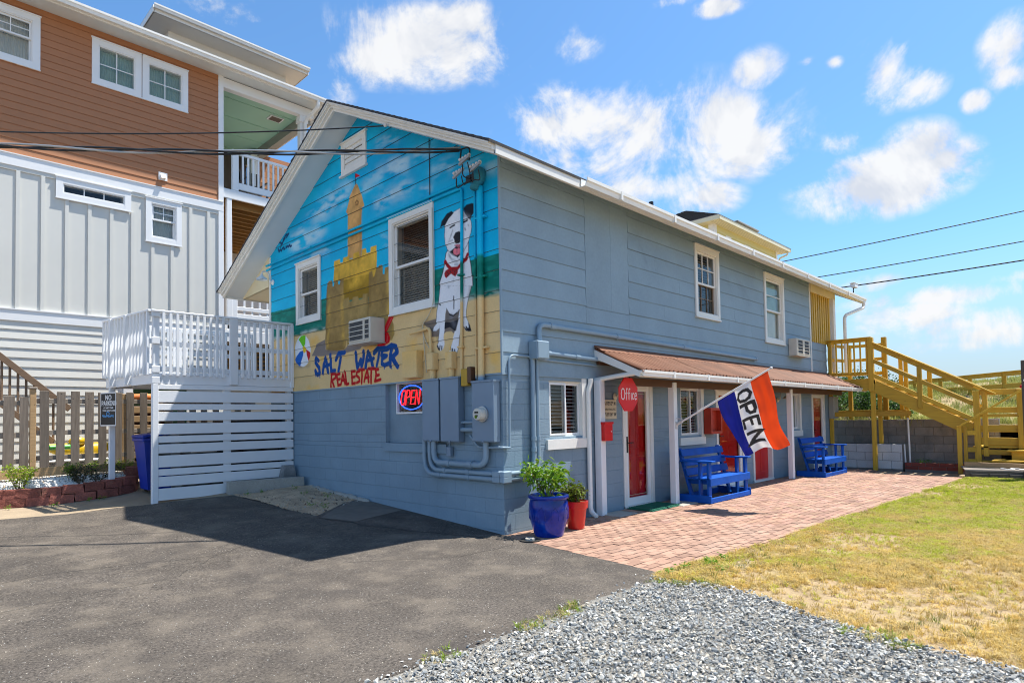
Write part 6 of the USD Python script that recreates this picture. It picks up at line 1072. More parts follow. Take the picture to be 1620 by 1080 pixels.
tb = thing('timber_edging', 'tan timber board along the foot of the grey fence', 'timber edging', at=(-4, 8.2, .6)); part(tb, 'board', [beam((-7, 8.22, .58), (-3.0, 8.16, .70), .05, .16)], 'tan_timber'); part(tb, 'board', beam((-3.0, 8.15, .69), (-2.1, 8.1, .70), .05, .15), 'tan_timber')
plant('shrub', 'yellow-green shrub at the left end of the pebble bed', (-4.0, 7.75, .40), 16, .42, .28, 520, .055, 'leaf_yellow', seed=21, spread=.03, width=.5); plant('shrub', 'small dark reddish shrub in the middle of the pebble bed', (-3.12, 7.80, .44), 14, .34, .20, 380, .05, 'leaf_bronze', seed=22, spread=.03, width=.4, crown=(160, 'leaf_dark'))
plant('shrub', 'round bright green clump against the fence boards', (-3.20, 8.05, .58), 14, .22, .16, 380, .04, 'leaf_bright', seed=23, spread=.03, width=.4); plant('shrub', 'low grey-green sprawl beside the reddish shrub', (-2.86, 7.78, .46), 14, .16, .24, 260, .045, 'leaf_dark', seed=24, spread=.03)
plant('shrub', 'low yellow-green plant along the board left of the sign post', (-2.86, 8.08, .66), 16, .12, .24, 300, .05, 'leaf_yellow', seed=25, spread=.03); plant('shrub', 'yellow-green plant along the board beside the blue bin', (-2.42, 8.02, .66), 16, .17, .26, 340, .05, 'leaf_yellow', seed=26, spread=.03)
def weeds(label, spots, seed, mat='leaf_bright', size=.05):
    V = []
    for k, (x, y) in enumerate(spots):
        st = stem_paths((x, y, float(ground_z(x, y))), 5, .06, .06, seed + k); V.append(leaf_cluster(st, 26, size, .012, .2, .25, seed + k))
    thing('weeds', label, 'weeds', kind='stuff', g=V, mat=mat)
weeds('small green weeds in the sand at the foot of the mural wall and red block wall', [(-.55, 4.4), (-.9, 3.4), (-.35, 3.9), (-1.2, 5.1), (-.95, 5.15), (-.4, 5.0), (-.8, 3.2), (-3.1, 7.15), (-3.6, 7.2), (-2.9, 7.2), (-4.2, 7.3)], 60, size=.045)

q_ = np.c_[rng.uniform(-1.3, -.04, 900), rng.uniform(2.6, 5.6, 900)]; q_ = q_[shapely.contains_xy(sand_poly.buffer(.05), q_[:, 0], q_[:, 1])]; n_ = len(q_)
scatter('dirt_debris', np.c_[q_, ground_z(q_[:, 0], q_[:, 1]) + .012], [(stone(61, .5), 'concrete'), (stone(62, .35), 'bark'), (stone(63, .6), 'dirt')], rng.choice(3, n_, p=[.2, .4, .4]), (.004 + .016 * rng.random((n_, 1)) ** 3) * np.ones((1, 3)), rng.uniform(0, 6.28, (n_, 3)), label='small stones and dead bits on the dirt at the foot of the mural wall', cat='debris')
# weathered fence
fn = thing('picket_fence', 'weathered grey board fence with gaps behind the pebble bed', 'fence', at=(-3.2, 8.3, .6)); FY = 8.30
for a, b in ((-4.60, -4.44), (-4.172, -4.013), (-3.938, -3.808), (-3.644, -3.504), (-3.410, -3.276), (-3.179, -3.041), (-2.961, -2.819), (-2.737, -2.602), (-2.465, -2.347), (-2.260, -2.128), (-2.028, -1.898), (-1.80, -1.67), (-1.57, -1.43), (-1.33, -1.20), (-1.10, -.97), (-.87, -.74), (-.64, -.51), (-.41, -.28), (-.18, -.05), (.05, .18), (-5.05, -4.9), (-5.5, -5.35), (-5.95, -5.8)):
    top = (2.055 if a < -3.7 else 2.145) + rnd.uniform(-.012, .012); l = rnd.uniform(-.012, .012); v, f = CB(a, FY, .62, b, FY + .022, top, .004); v[:, 0] += (v[:, 2] - .62) * l; part(fn, 'picket', (v, f), 'grey_fence')
part(fn, 'post', [CB(-3.79, FY - .01, .5, -3.70, FY + .085, 2.18, .006)], 'tan_timber'); part(fn, 'post_cap', CB(-3.81, FY - .03, 2.18, -3.68, FY + .105, 2.215, .008), 'grey_rail'); part(fn, 'post', CB(-2.34, FY + .025, .5, -2.27, FY + .09, 2.12), 'tan_timber')
for z in (.84, 1.30, 1.88): part(fn, 'rail', CB(-6.2, FY + .024, z, -3.80, FY + .062, z + .09), 'grey_rail'); part(fn, 'rail', CB(-3.69, FY + .024, z + .04, .3, FY + .062, z + .13), 'grey_rail')
# things kept behind the fence
ky = thing('kayak', 'yellow kayak lying behind the fence boards', 'kayak', at=(-3.1, 9.0, .95)); t = np.linspace(0, 1, 18); rr = .15 * np.sin(math.pi * np.clip(t * .96 + .02, 0, 1)) ** .7; part(ky, 'hull', tube([(-3.55 + 1.35 * a, 8.95 + .25 * a, 1.02 + .10 * (2 * a - 1) ** 2) for a in t], rr, 14), 'kayak', smooth=True); part(ky, 'stripe', tube([(-3.45 + .35 * a, 8.76 + .05 * a, 1.10) for a in t], .05, 8), 'kayak_green', smooth=True); part(ky, 'seat', ball((-2.95, 8.98, 1.20), .11, 1, (1.4, .8, .8)), 'kayak', smooth=True)
tbx = thing('storage_chest', 'pale grey chest under the yellow kayak', 'chest', at=(-3.1, 9.2, .3)); part(tbx, 'body', CB(-3.5, 8.80, .3, -2.5, 9.35, .80, .02), 'ac_shell'); part(tbx, 'lid', CB(-3.54, 8.77, .80, -2.46, 9.38, .86, .02), 'white_clean')
pl = thing('wooden_crate', 'stack of slatted wooden crates behind the fence by the bin', 'crate', at=(-1.8, 9.0, .4))
for k in range(8): part(pl, 'crate_slat', CB(-2.15, 8.72, .45 + k * .185, -1.45, 8.76, .57 + k * .185), 'tan_timber')
part(pl, 'crate_side', [CB(-2.15, 8.76, .4, -2.11, 9.2, 1.95), CB(-1.49, 8.76, .4, -1.45, 9.2, 1.95), CB(-2.11, 9.17, .4, -1.49, 9.2, 1.9)], 'dark_timber')
fo = thing('orange_float', 'orange bundle lying on top of the stacked crates', 'bundle', at=(-1.75, 8.95, 2.0)); part(fo, 'roll', [tube([(-2.05, 8.9, 2.06), (-1.75, 8.92, 2.08), (-1.45, 8.9, 2.05)], .085, 12), tube([(-2.0, 9.02, 2.02), (-1.5, 9.05, 2.03)], .08, 12)], 'float_orange', smooth=True)
hr = thing('stair_handrail', 'brown timber handrail and balusters descending behind the left end of the fence', 'handrail', at=(-4, 9.2, .5)); part(hr, 'rail', beam((-5.2, 9.2, 3.83), (-3.04, 9.2, 1.83), .045, .11, (0, 0, 1)), 'brown_rail'); part(hr, 'lower_rail', beam((-5.2, 9.22, 2.95), (-3.3, 9.22, 1.20), .045, .10), 'brown_rail')
for x in (-4.34, -4.217, -4.093, -3.973, -3.85, -3.726, -3.60, -3.42, -3.3): z = 1.83 + (-3.04 - x) * .926; part(hr, 'baluster', CB(x - .02, 9.225, z - .90, x + .02, 9.26, z + .02), 'brown_rail')

# ---------------------------------------------------------------- the tall orange house behind
OY = 9.8; FO = Frame((0, OY, 0), (1, 0, 0)); OX0, OX1 = -9.0, .14
oh = thing('orange_house', 'tall house with rust orange siding over pale grey panels, behind the cottage', 'house', at=(-2, 12, 0))
OW = {'first': (-4.42, -3.475, 8.77, 9.86), 'pair': (-2.585, -.665, 8.87, 9.85), 'slot': (-3.20, -1.84, 6.235, 6.66), 'small': (-1.55, -.803, 5.65, 6.635)}
h4 = [inner(OW['first'], .12), (-2.46, -1.69, 9.0, 9.73), (-1.56, -.79, 9.0, 9.73), (-3.06, -1.98, 6.35, 6.55), (-1.44, -.91, 5.77, 6.52)]
part(oh, 'wall', [wall(FO, OX0, OX1, -.2, 10.12, -.25, -.004, h4), B(OX0, OY + .25, 0, OX0 + .2, 20, 10.1), B(OX1 - .2, OY + .25, 0, OX1, 20, 10.1), B(OX0, 19.8, 0, OX1, 20, 10.1)], 'grey_panel')
z = 6.93; k = 0
while z < 10.06:
    z1 = min(z + .150, 10.09); hs = [h for h in h4 if h[2] < z1 and h[3] > z]; xs = sorted({OX0, OX1 - .11, *[x for h in hs for x in h[:2]]})
    for a, b in zip(xs, xs[1:]):
        g_ = lap(FO, a + .001, b - .001, z, z1 - .002, hs, .016, .003)
        if g_: part(oh, 'siding_board', g_, 'orange_siding')
    z += .150
part(oh, 'band_board', [FO.box(OX0, OX1, 6.685, 6.915, 0, .035), FO.box(OX0, OX1, 6.91, 6.93, 0, .05)], 'white_clean'); part(oh, 'band_board', [FO.box(OX0, OX1, 3.60, 3.82, 0, .035), FO.box(OX0, OX1, 3.815, 3.835, 0, .05)], 'white_clean'); part(oh, 'head_trim', FO.box(OX0, OX1 - .11, 6.60, 6.685, 0, .020), 'grey_panel')
part(oh, 'corner_board', FO.box(OX1 - .11, OX1 + .01, 3.83, 10.06, -.05, .032), 'white_clean')
for x in np.arange(-3.834 - .402 * 12, .1, .4013):
    segs = [(3.835, 6.60)]
    for w in ('slot', 'small'):
        u0, u1, v0, v1 = OW[w]
        if u0 - .08 < x < u1 + .02: segs = [(3.835, v0 - .01)] + ([] if v1 > 6.5 else [(v1, 6.60)])
    for a, b in segs: part(oh, 'batten', FO.box(x, x + .065, a, b, -.004, .022), 'grey_panel')
for k in range(19): part(oh, 'lower_siding_board', lap(FO, OX0, OX1, .1 + k * .185, .283 + k * .185, (), .02, .003), 'pale_siding')
def owin(w, **kw): window(oh, FO, w, cas='white_clean', sash='white_clean', sill=.012, base=.012, **kw)
owin(OW['first'], trim=.12, inside='curtain_pale', muntin=(2, 2), split=.42); owin(OW['small'], trim=.11, inside='curtain_pale', muntin=(2, 2), split=.45)
owin((-2.585, -1.64, 8.87, 9.85), trim=.125, kind='fixed', inside='curtain_teal', muntin=(2, 2)); owin((-1.655 + .03, -.665, 8.87, 9.85), trim=.125, kind='fixed', inside='curtain_teal', muntin=(2, 2)); owin(OW['slot'], trim=.12, kind='fixed', inside=None, muntin=(3, 1))
wv = part(oh, 'wall_vent', FO.box(-1.29, -1.11, 7.10, 7.28, .014, .03), 'white_clean'); part(wv, 'hood', hexa([FO.pt(*p) for p in ((-1.26, 7.13, .03), (-1.15, 7.13, .03), (-1.15, 7.13, .12), (-1.26, 7.13, .12), (-1.26, 7.25, .03), (-1.15, 7.25, .03), (-1.17, 7.22, .07), (-1.24, 7.22, .07))]), 'white_clean')
# porch at its right-hand end: ceiling, beams, column, railing, floor with joists
PX1 = 2.40
part(oh, 'porch_ceiling', B(OX1, OY + .12, 9.95, PX1 + .1, 14.2, 10.02), 'porch_green'); part(oh, 'ceiling_batten', [B(OX1, y, 9.935, PX1, y + .02, 9.951) for y in (10.5, 11.5, 12.5, 13.5)], 'porch_green')
part(oh, 'porch_beam', [CB(OX1, OY - .02, 9.80, PX1 + .15, OY + .16, 10.04)], 'white_clean'); part(oh, 'porch_beam', CB(PX1 - .05, OY + .16, 9.70, PX1 + .15, 14.0, 9.95), 'beam_grey'); part(oh, 'ceiling_vent', [B(1.72, 10.6, 9.925, 2.1, 10.9, 9.95)], 'white_clean'); part(oh, 'vent_grille', B(1.76, 10.63, 9.918, 2.06, 10.87, 9.926), 'bronze')
for y in (OY + .02, 13.0): cl_ = part(oh, 'porch_column', CB(2.18, y, 7.28, 2.36, y + .18, 9.8), 'white_clean'); part(cl_, 'capital', CB(2.15, y - .03, 9.62, 2.39, y + .21, 9.80), 'white_clean')
part(oh, 'porch_floor', [B(OX1, OY, 7.22, PX1, 14, 7.29)], 'white_clean'); part(oh, 'rim_board', CB(OX1 + .01, OY - .01, 7.06, PX1, OY + .04, 7.285), 'white_clean')
for k in range(34): part(oh, 'joist', B(OX1, OY + .30 + k * .33, 6.95, PX1, OY + .345 + k * .33, 7.19), 'joist')
part(oh, 'subfloor', B(OX1, OY + .05, 7.19, PX1, 21, 7.215), 'joist')
part(oh, 'lower_back_wall', B(OX1, 20.9, 0, 2.4, 21.1, 7.19), 'pale_siding')
part(oh, 'porch_back_wall', [B(PX1 - .02, 13.2, 6.9, PX1 + 6, 13.4, 9.9)], 'orange_siding'); part(oh, 'ground_floor_wall', [B(OX1, 11.2, 0, 4.2, 11.4, 3.66)], 'pale_siding'); part(oh, 'middle_floor_wall', [B(OX1, 14.2, 3.78, 4.2, 14.4, 6.9)], 'grey_panel')
for r in range(13):
    for c in range(14):
        x = 2.40 + c * .17 + (.08 if r % 2 else 0); part(oh, 'shake', CB(x, 13.17, 7.3 + r * .19, x + .16, 13.199, 7.48 + r * .19 + .0, .003), 'orange_shake')
part(oh, 'porch_inner_wall', [B(OX1, 13.9, 7.2, 2.4, 14.1, 9.95)], 'bronze')
def railing(y, x0, x1, zb, zt, newel=True, n=13):
    part(oh, 'rail', [CB(x0, y, zt - .07, x1, y + .06, zt)], 'white_clean'); part(oh, 'rail', CB(x0, y + .005, zb, x1, y + .055, zb + .16), 'white_clean')
    for k in range(n): x = x0 + .10 + (x1 - x0 - .1) * k / n; part(oh, 'baluster', CB(x, y + .01, zb + .16, x + .045, y + .05, zt - .07), 'white_clean')
    if newel: part(oh, 'newel', CB(x0 - .02, y - .02, zb - .06, x0 + .13, y + .09, zt + .03), 'white_clean')
railing(OY + .03, .40, 2.2, 7.36, 8.30); part(oh, 'newel', CB(.24, OY, 3.6, .36, OY + .12, 7.06), 'white_clean')
railing(OY + .03, .36, 2.6, 4.06, 4.72, n=11); part(oh, 'rail', CB(.36, OY + .03, 4.30, 2.6, OY + .09, 4.40), 'white_clean'); part(oh, 'skirt_board', CB(OX1, OY, 3.82, 2.7, OY + .05, 4.05), 'white_clean'); part(oh, 'rim_board', CB(OX1, OY - .01, 3.5, 2.7, OY + .06, 3.80), 'white_clean'); part(oh, 'porch_floor', B(OX1, OY + .06, 3.68, 2.7, 14, 3.78), 'joist'); part(oh, 'lattice_panel', [B(.2, 10.4, 2.5, 2.8, 10.45, 3.5)] , 'bronze'); part(oh, 'lattice', [B(.2, 10.38, 2.55 + k * .11, 2.8, 10.40, 2.585 + k * .11) for k in range(9)] + [B(.2 + k * .14, 10.365, 2.5, .235 + k * .14, 10.38, 3.5) for k in range(19)], 'joist')
part(oh, 'garage_panel', FO.box(-1.80, -.7, .3, 2.46, .022, .04), 'leaf_dark'); part(oh, 'garage_trim', [FO.box(-1.98, -1.80, .3, 2.6, .022, .06)], 'white_clean')
# chairs and grill on the porch
ch = thing('porch_chair', 'dark chair behind the white balusters of the orange house porch', 'chair', at=(1.2, 10.6, 7.29))
for x in (.95, 1.5): part(ch, 'leg', CB(x, 10.4, 7.29, x + .05, 10.45, 7.72), 'bronze'); part(ch, 'leg', CB(x, 10.9, 7.29, x + .05, 10.95, 8.25), 'bronze')
part(ch, 'seat', CB(.93, 10.38, 7.70, 1.57, 10.95, 7.76), 'bronze'); part(ch, 'backrest', [CB(.95 + k * .12, 10.9, 7.76, 1.03 + k * .12, 10.93, 8.3) for k in range(5)], 'bronze'); part(ch, 'arm', CB(.92, 10.4, 7.93, .98, 10.95, 7.96), 'bronze'); part(ch, 'arm', CB(1.52, 10.4, 7.93, 1.58, 10.95, 7.96), 'bronze')
# eaves, gutter and the raised roof light
SOF = 10.055
part(oh, 'eave_soffit', B(OX0 - .5, OY - .42, SOF, 2.9, OY, SOF + .03), 'soffit'); part(oh, 'eave_fascia', CB(OX0 - .5, OY - .46, SOF - .02, 2.92, OY - .42, SOF + .11), 'white_trim')
og = part(oh, 'gutter', gutter(OX0 - .5, 2.92, OY - .46, SOF + .125, 1.0), 'white_trim')
part(oh, 'roof', hexa([(OX0 - .5, OY - .46, SOF + .11), (2.92, OY - .46, SOF + .11), (2.92, 15.5, SOF + .11), (OX0 - .5, 15.5, SOF + .11), (OX0 - .5, OY - .46, SOF + .135), (2.92, OY - .46, SOF + .135), (2.92, 15.5, SOF + 1.35), (OX0 - .5, 15.5, SOF + 1.35)]), 'shingle')
part(oh, 'eave_soffit', B(2.40, OY, SOF, 2.9, 14, SOF + .03), 'soffit'); part(oh, 'eave_fascia', CB(2.88, OY - .42, SOF - .02, 2.92, 14, SOF + .105), 'white_trim')
part(oh, 'downspout', tube(fillet([(2.42, OY - .52, SOF + .03), (2.42, OY - .52, SOF - .12), (2.28, OY - .05, SOF - .42), (2.28, OY - .05, SOF - 1.6)], .12), .045, 10), 'white_trim')
part(oh, 'roof_light', [B(-.41, 12.1, 10.4, 2.86, 16, 12.06)], 'white_trim'); part(oh, 'roof_light_soffit', B(-.92, 11.52, 12.03, 3.28, 17, 12.07), 'white_trim'); part(oh, 'roof_light_eave', [CB(-.92, 11.50, 12.03, 3.28, 11.54, 12.20), CB(-.94, 11.50, 12.03, -.90, 17, 12.20), CB(3.26, 11.5, 12.03, 3.30, 17, 12.20)], 'white_trim'); part(oh, 'roof_light_gutter', gutter(-.94, 3.30, 11.50, 12.21, .9), 'white_trim')
part(oh, 'roof_light_roof', hexa([(-.94, 11.5, 12.2), (3.3, 11.5, 12.2), (3.3, 17, 12.2), (-.94, 17, 12.2), (0.9, 13.4, 12.9), (1.4, 13.4, 12.9), (1.4, 15, 12.9), (.9, 15, 12.9)]), 'shingle')
# service cables
def cable(pts, r): return tube(fillet(pts, 3.0, 10), r, 6)
sag = lambda a, b, s, n=24: [tuple(np.array(a) + (np.array(b) - np.array(a)) * t + np.array((0, 0, -s * 4 * t * (1 - t)))) for t in np.linspace(0, 1, n)]
sw = thing('service_cable', 'twisted black service cables running from the gable past the orange house', 'cable', at=(-.1, .6, 5.2)); q0, q1 = (-.10, .64, 5.215), (-11.5, 10.7, 6.15)
for k in range(3):
    p = sag(q0, q1, .42, 60); p = [(x, y + .028 * math.sin(i * .55 + k * 2.1), z + .028 * math.cos(i * .55 + k * 2.1)) for i, (x, y, z) in enumerate(p)]; part(sw, 'strand', tube(p, .013, 6), 'black_rubber' if k else 'galvanised', smooth=True)
for k, y in enumerate((.55, .36)): part(sw, 'drop_lead', tube(fillet([q0, (-.12, y + .06, 5.18), (-.20, y, 4.95)], .12), .011, 6), 'black_rubber', smooth=True)
tw = thing('telephone_cable', 'single thin black cable from the roof edge above the service cables', 'cable', at=(-.5, 1.8, 5.9)); part(tw, 'strand', tube(sag((-.50, 1.86, 5.84), (-11.5, 11.2, 6.5), .5, 40), .010, 6), 'black_rubber', smooth=True); part(tw, 'hook', ball((-.50, 1.86, 5.85), .03, 1), 'porcelain')
dw = thing('wall_cable', 'thin cable running down the mural from the roof edge to the big window', 'cable', at=(-.03, 1.4, 5)); part(dw, 'strand', [tube([(-.022, 1.44, 5.66), (-.022, 1.435, 5.2), (-.022, 1.44, 4.74)], .007, 5)], 'black_rubber'); part(dw, 'strand', tube(fillet([(-.045, 1.36, 4.6), (-.05, 1.345, 3.2), (-.04, 1.48, 3.02), (-.03, 1.66, 2.92), (-.03, 1.60, 2.7), (-.03, 1.40, 2.45)], .15), .008, 5), 'plaque'); part(dw, 'strand', tube(fillet([(-.035, 1.63, 2.86), (-.035, 1.60, 2.60), (-.035, 1.55, 2.2)], .1), .007, 5), 'plaque')

# ---------------------------------------------------------------- block walls, yellow stairs, boardwalk
def cmu(name, label, F, u0, u1, z0, z1, mat, bl=.40, bh=.195, deep=.2, off=0):
    t = thing(name, label, 'wall', at=F.pt((u0 + u1) / 2, z0, 0)); part(t, 'core', F.box(u0, u1, z0 - .2, z1 - .004, -deep, -.010), 'mortar'); r = 0; z = z0
    while z < z1 - .02:
        zt = min(z + bh, z1); u = u0 - (bl / 2 if (r + off) % 2 else 0)
        while u < u1:
            a, b = max(u, u0), min(u + bl, u1)
            if b - a > .03: part(t, 'block', F.box(a + .004, b - .004, z + .004, zt - .003, -.06, rnd.uniform(-.002, .004), .005), mat)
            u += bl
        z += bh; r += 1
    return t
FW = Frame((12.80, 0, 0), (0, -1, 0)); FH = Frame((13.60, 0, 0), (0, -1, 0))
cmu('low_block_wall', 'low whitewashed block wall behind the far bench', FW, -.2, 1.69, .02, .665, 'cmu_white', bl=.41, bh=.215); cmu('block_wall', 'grey concrete block retaining wall below the dune', FH, -7.0, 3.6, .0, 1.30, 'cmu_grey', bl=.42, bh=.217); cmu('brick_planter', 'low dark red brick edging at the foot of the grey block wall', Frame((12.86, 0, 0), (0, -1, 0)), 1.72, 3.35, .02, .20, 'dark_brick', bl=.30, bh=.09, deep=.12)
part(thing('planter_fill', 'pale gravel and weeds behind the low red brick edging', 'gravel', kind='stuff', g=B(12.98, -3.4, -.1, 13.6, -1.7, .17), mat='gravel_base'), 'sprig', leaf_cluster(stem_paths((13.2, -2.1, .17), 10, .08, .25, 4), 120, .05, .03), 'leaf_bright')
pp = thing('white_pipe', 'pair of thin white pipes standing in front of the grey block wall', 'pipe', at=(13.2, -1.75, 0)); part(pp, 'riser', tube([(13.1, -1.80, .15), (13.1, -1.78, 1.35)], .022, 8), 'white_clean', smooth=True); part(pp, 'riser', tube([(13.0, -1.72, .02), (13.0, -1.70, .66)], .020, 8), 'white_clean', smooth=True)
SXp = 12.6
st = thing('yellow_stairs', 'yellow timber landing and stairs coming down from the upper porch', 'stairs', at=(12.6, -2, 0))
def yp(name, *a, mat='yellow_post', c=.006): return part(st, name, CB(*a, c), mat)
def ybm(name, p, q, w, d, up=(0, 0, 1), mat='yellow_timber'): return part(st, name, beam(p, q, w, d, up), mat)
yp('post', 12.56, -.14, 2.35, 12.65, -.05, 3.45); yp('post', 12.54, -1.16, 2.05, 12.66, -1.03, 3.47); yp('post', 12.58, -1.16, -.02, 12.68, -1.06, 2.1); yp('post', 12.95, -1.22, .0, 13.04, -1.13, 2.1); yp('post', 12.66, -.10, .6, 12.75, -.01, 2.2); yp('post', 13.9, -.25, 1.2, 14.0, -.15, 3.45); yp('post', 13.9, -1.15, 1.2, 14.02, -1.03, 3.6)
yp('post', 14.0, -1.5, 1.2, 14.09, -1.41, 3.0); yp('post', 14.0, -1.62, 1.2, 14.09, -1.53, 3.0)
ybm('rail', (12.60, -.05, 3.42), (12.60, -1.10, 3.42), .04, .085); ybm('rail', (12.60, -.05, 2.55), (12.60, -1.10, 2.53), .04, .085); yp('rail_cap', 12.53, -1.12, 3.462, 12.68, -.03, 3.495, mat='yellow_timber')
for k in range(6): y = -.26 - k * .148; yp('baluster', 12.565, y - .02, 2.52, 12.60, y + .02, 3.42)
for z in (3.40, 3.0, 2.6): ybm('rail', (13.95, -.2, z), (13.95, -1.1, z), .04, .085); ybm('rail', (12.68, -.02, z - .02), (13.9, -.2, z - .02), .04, .085)
ybm('rim_beam', (12.57, .0, 2.22), (12.57, -1.16, 2.22), .04, .29); ybm('rim_beam', (14.0, .0, 2.25), (14.0, -1.16, 2.25), .04, .24); ybm('rim_beam', (12.57, -1.14, 2.24), (14.0, -1.14, 2.24), .24, .04, (1, 0, 0))
for k in range(8): y = -.02 - k * .143; yp('deck_board', 12.56, y - .138, 2.36, 14.02, y, 2.395, mat='yellow_timber')
ybm('brace_beam', (12.7, .2, 1.46), (12.9, -1.9, 1.46), .05, .13); ybm('brace_beam', (13.9, .2, 1.5), (13.9, -1.6, 1.5), .05, .13)
# flight
TOPP, BOTP = np.array((12.60, -1.14, 2.20)), np.array((12.60, -3.20, 1.06)); fd = (BOTP - TOPP)
for x in (12.60, 13.72): ybm('stringer', TOPP + (x - 12.6, 0, 0), BOTP + (x - 12.6, 0, -.02), .045, .30)
for k in range(7):
    c = TOPP + fd * ((k + .6) / 7.2); yp('tread', 12.62, c[1] - .15, c[2] + .05, 13.72, c[1] + .12, c[2] + .09, mat='yellow_timber')
for dz, h, x in ((1.06, .13, 12.58), (.66, .10, 12.58), (.28, .10, 12.58)): ybm('handrail', TOPP + (x - 12.6, 0, dz), BOTP + (x - 12.6, -.05, dz - .06), .04, h)
ybm('handrail_cap', TOPP + (-.02, 0, 1.14), BOTP + (-.02, -.48, .82), .12, .035)
for dz in (1.06, .6): ybm('handrail', TOPP + (1.14, 0, dz), BOTP + (1.14, -.05, dz - .06), .04, .10)
for t, h in ((.50, 1.02),): c = TOPP + fd * t; yp('post', 12.545, c[1] - .05, c[2] - .05, 12.63, c[1] + .05, c[2] + h)
c = TOPP + fd * .5; yp('post', 13.72, c[1] - .05, c[2] - .05, 13.80, c[1] + .05, c[2] + h)
yp('post', 12.55, -3.36, .0, 12.66, -3.24, 1.97); yp('post', 12.60, -3.50, .42, 12.70, -3.40, 1.98); yp('post', 12.55, -4.20, .60, 12.67, -4.05, 1.98); yp('post', 13.72, -3.36, .4, 13.82, -3.26, 1.97)
yp('post', 12.28, -3.03, .0, 12.35, -2.94, 1.15); yp('post', 12.33, -3.13, .03, 12.40, -3.06, 1.12)
for z in (.98, .58, .30, .06): ybm('rung', (12.36, -3.08, z), (12.58, -3.27, z), .045, .11)
for z, h in ((1.93, .13), (1.505, .13), (1.38, .07), (1.07, .16), (.78, .17), (.52, .12), (.30, .05)): ybm('guard_board', (12.63, -3.36, z), (12.63, -4.12, z), .035, h)
yp('lower_landing', 12.60, -4.3, .62, 13.8, -3.2, .66, mat='yellow_timber'); yp('riser_board', 12.64, -4.2, .64, 12.67, -3.4, .82, mat='yellow_timber')
ybm('diagonal_rail', (12.28, -2.98, 1.13), (12.40, -4.2, 1.98), .09, .045, (0, 0, 1))
for k, (z, x) in enumerate(((.34, 12.0), (.56, 12.25))): yp('step', x - .06, -5.4, z, x + .32, -3.62 - .25 * k, z + .035, mat='yellow_timber'); yp('step_riser', x, -5.4, z - .19, x + .04, -3.70 - .25 * k, z, mat='yellow_timber')
yp('kickboard', 11.9, -5.6, .17, 11.94, -3.12, .32, mat='tan_timber')
pf = thing('plank_platform', 'low weathered grey plank platform at the edge of the lawn', 'platform', at=(11.6, -4, 0)); pa, pb = np.array((11.25, -3.22)), np.array((11.9, -6.2)); pd = (pb - pa) / np.linalg.norm(pb - pa); pn = np.array((-pd[1], pd[0]))
part(pf, 'edge_board', beam((*pa, .095), (*pb, .095), .05, .17), 'dark_post')
for k in range(8): o = pn * (.06 + k * .145) ; part(pf, 'plank', beam((*(pa + o), .185), (*(pb + o), .185), .138, .03), 'plank_grey')
for k in range(9): o = pd * (k * .34 + .1); part(pf, 'edge_block', beam((*(pa + o - pn * .035), .06), (*(pa + o - pn * .035 + pd * .30), .06), .03, .11), 'dark_post')
rp_ = thing('white_rope', 'loose white rope lying on the plank platform', 'rope', at=(11.8, -4, .2)); a = np.linspace(0, 9, 60); part(rp_, 'rope', tube(np.c_[11.62 + .10 * np.cos(a * 1.7) + a * .015, -3.85 - a * .06 + .08 * np.sin(a * 2.3), np.full(60, .212)], .012, 6), 'white_clean', smooth=True)
dp = thing('dark_post', 'tall dark square post at the right edge beside the steps', 'post', at=(11.4, -4.4, 0)); part(dp, 'timber', CB(11.35, -4.55, -.05, 11.53, -4.25, 2.56, .012), 'dark_post'); part(dp, 'paint_patch', [CB(11.342, -4.5, 2.03, 11.35, -4.30, 2.10, .002), CB(11.342, -4.46, 2.11, 11.35, -4.28, 2.15, .002), CB(11.342, -4.53, 1.98, 11.35, -4.40, 2.03, .002)], 'white_clean')
rl = thing('red_reflector', 'small red lamp on the post beside the yellow steps', 'lamp', at=(12.5, -4.1, 2)); part(rl, 'lens', ball((12.45, -4.16, 2.03), .04, 1, (.6, 1, 1)), 'red_box', smooth=True)
# boardwalk railing on the dune
bw = thing('boardwalk', 'yellow timber boardwalk with a three-rail fence crossing the dune', 'boardwalk', at=(21, -1, 1)); R0, R1 = np.array((25.6, 2.2)), np.array((17.6, -5.2)); rd = (R1 - R0) / np.linalg.norm(R1 - R0)
for z, h in ((2.66, .12), (2.28, .15), (1.78, .15)): part(bw, 'rail', beam((*R0, z), (*R1, z), .05, h), 'yellow_timber')
part(bw, 'rail_cap', beam((*R0, 2.735), (*R1, 2.735), .14, .035), 'yellow_timber')
for t in np.linspace(0, 1, 8): c = R0 + (R1 - R0) * t; part(bw, 'post', CB(c[0] - .01, c[1] - .06, .8, c[0] + .11, c[1] + .06, 2.72), 'yellow_post')
for t in np.linspace(0, 1, 70): c = R0 + (R1 - R0) * t; o = np.array((-rd[1], rd[0])); part(bw, 'plank', beam((*(c + o * .05), 1.50), (*(c + o * 1.5), 1.50), .14, .035), 'yellow_timber')
# power lines at the right
for k, (a, b, lb) in enumerate((((22.5, 6.2, 8.45), (24.0, -3.9, 9.15), 'topmost'), ((23.5, 5.2, 7.72), (24.0, -3.9, 8.02), 'middle'), ((24.2, 4.3, 7.25), (24.0, -3.9, 7.31), 'lowest'))):
    a, b = np.array(a), np.array(b); t_ = thing('power_line', f'{lb} of the three dark overhead lines right of the roof', 'power line', at=tuple(a)); part(t_, 'wire', tube(sag(a - (b - a) * .5, b + (b - a) * 1.2, .25, 40), .020 if k < 2 else .026, 6), 'black_rubber', smooth=True)

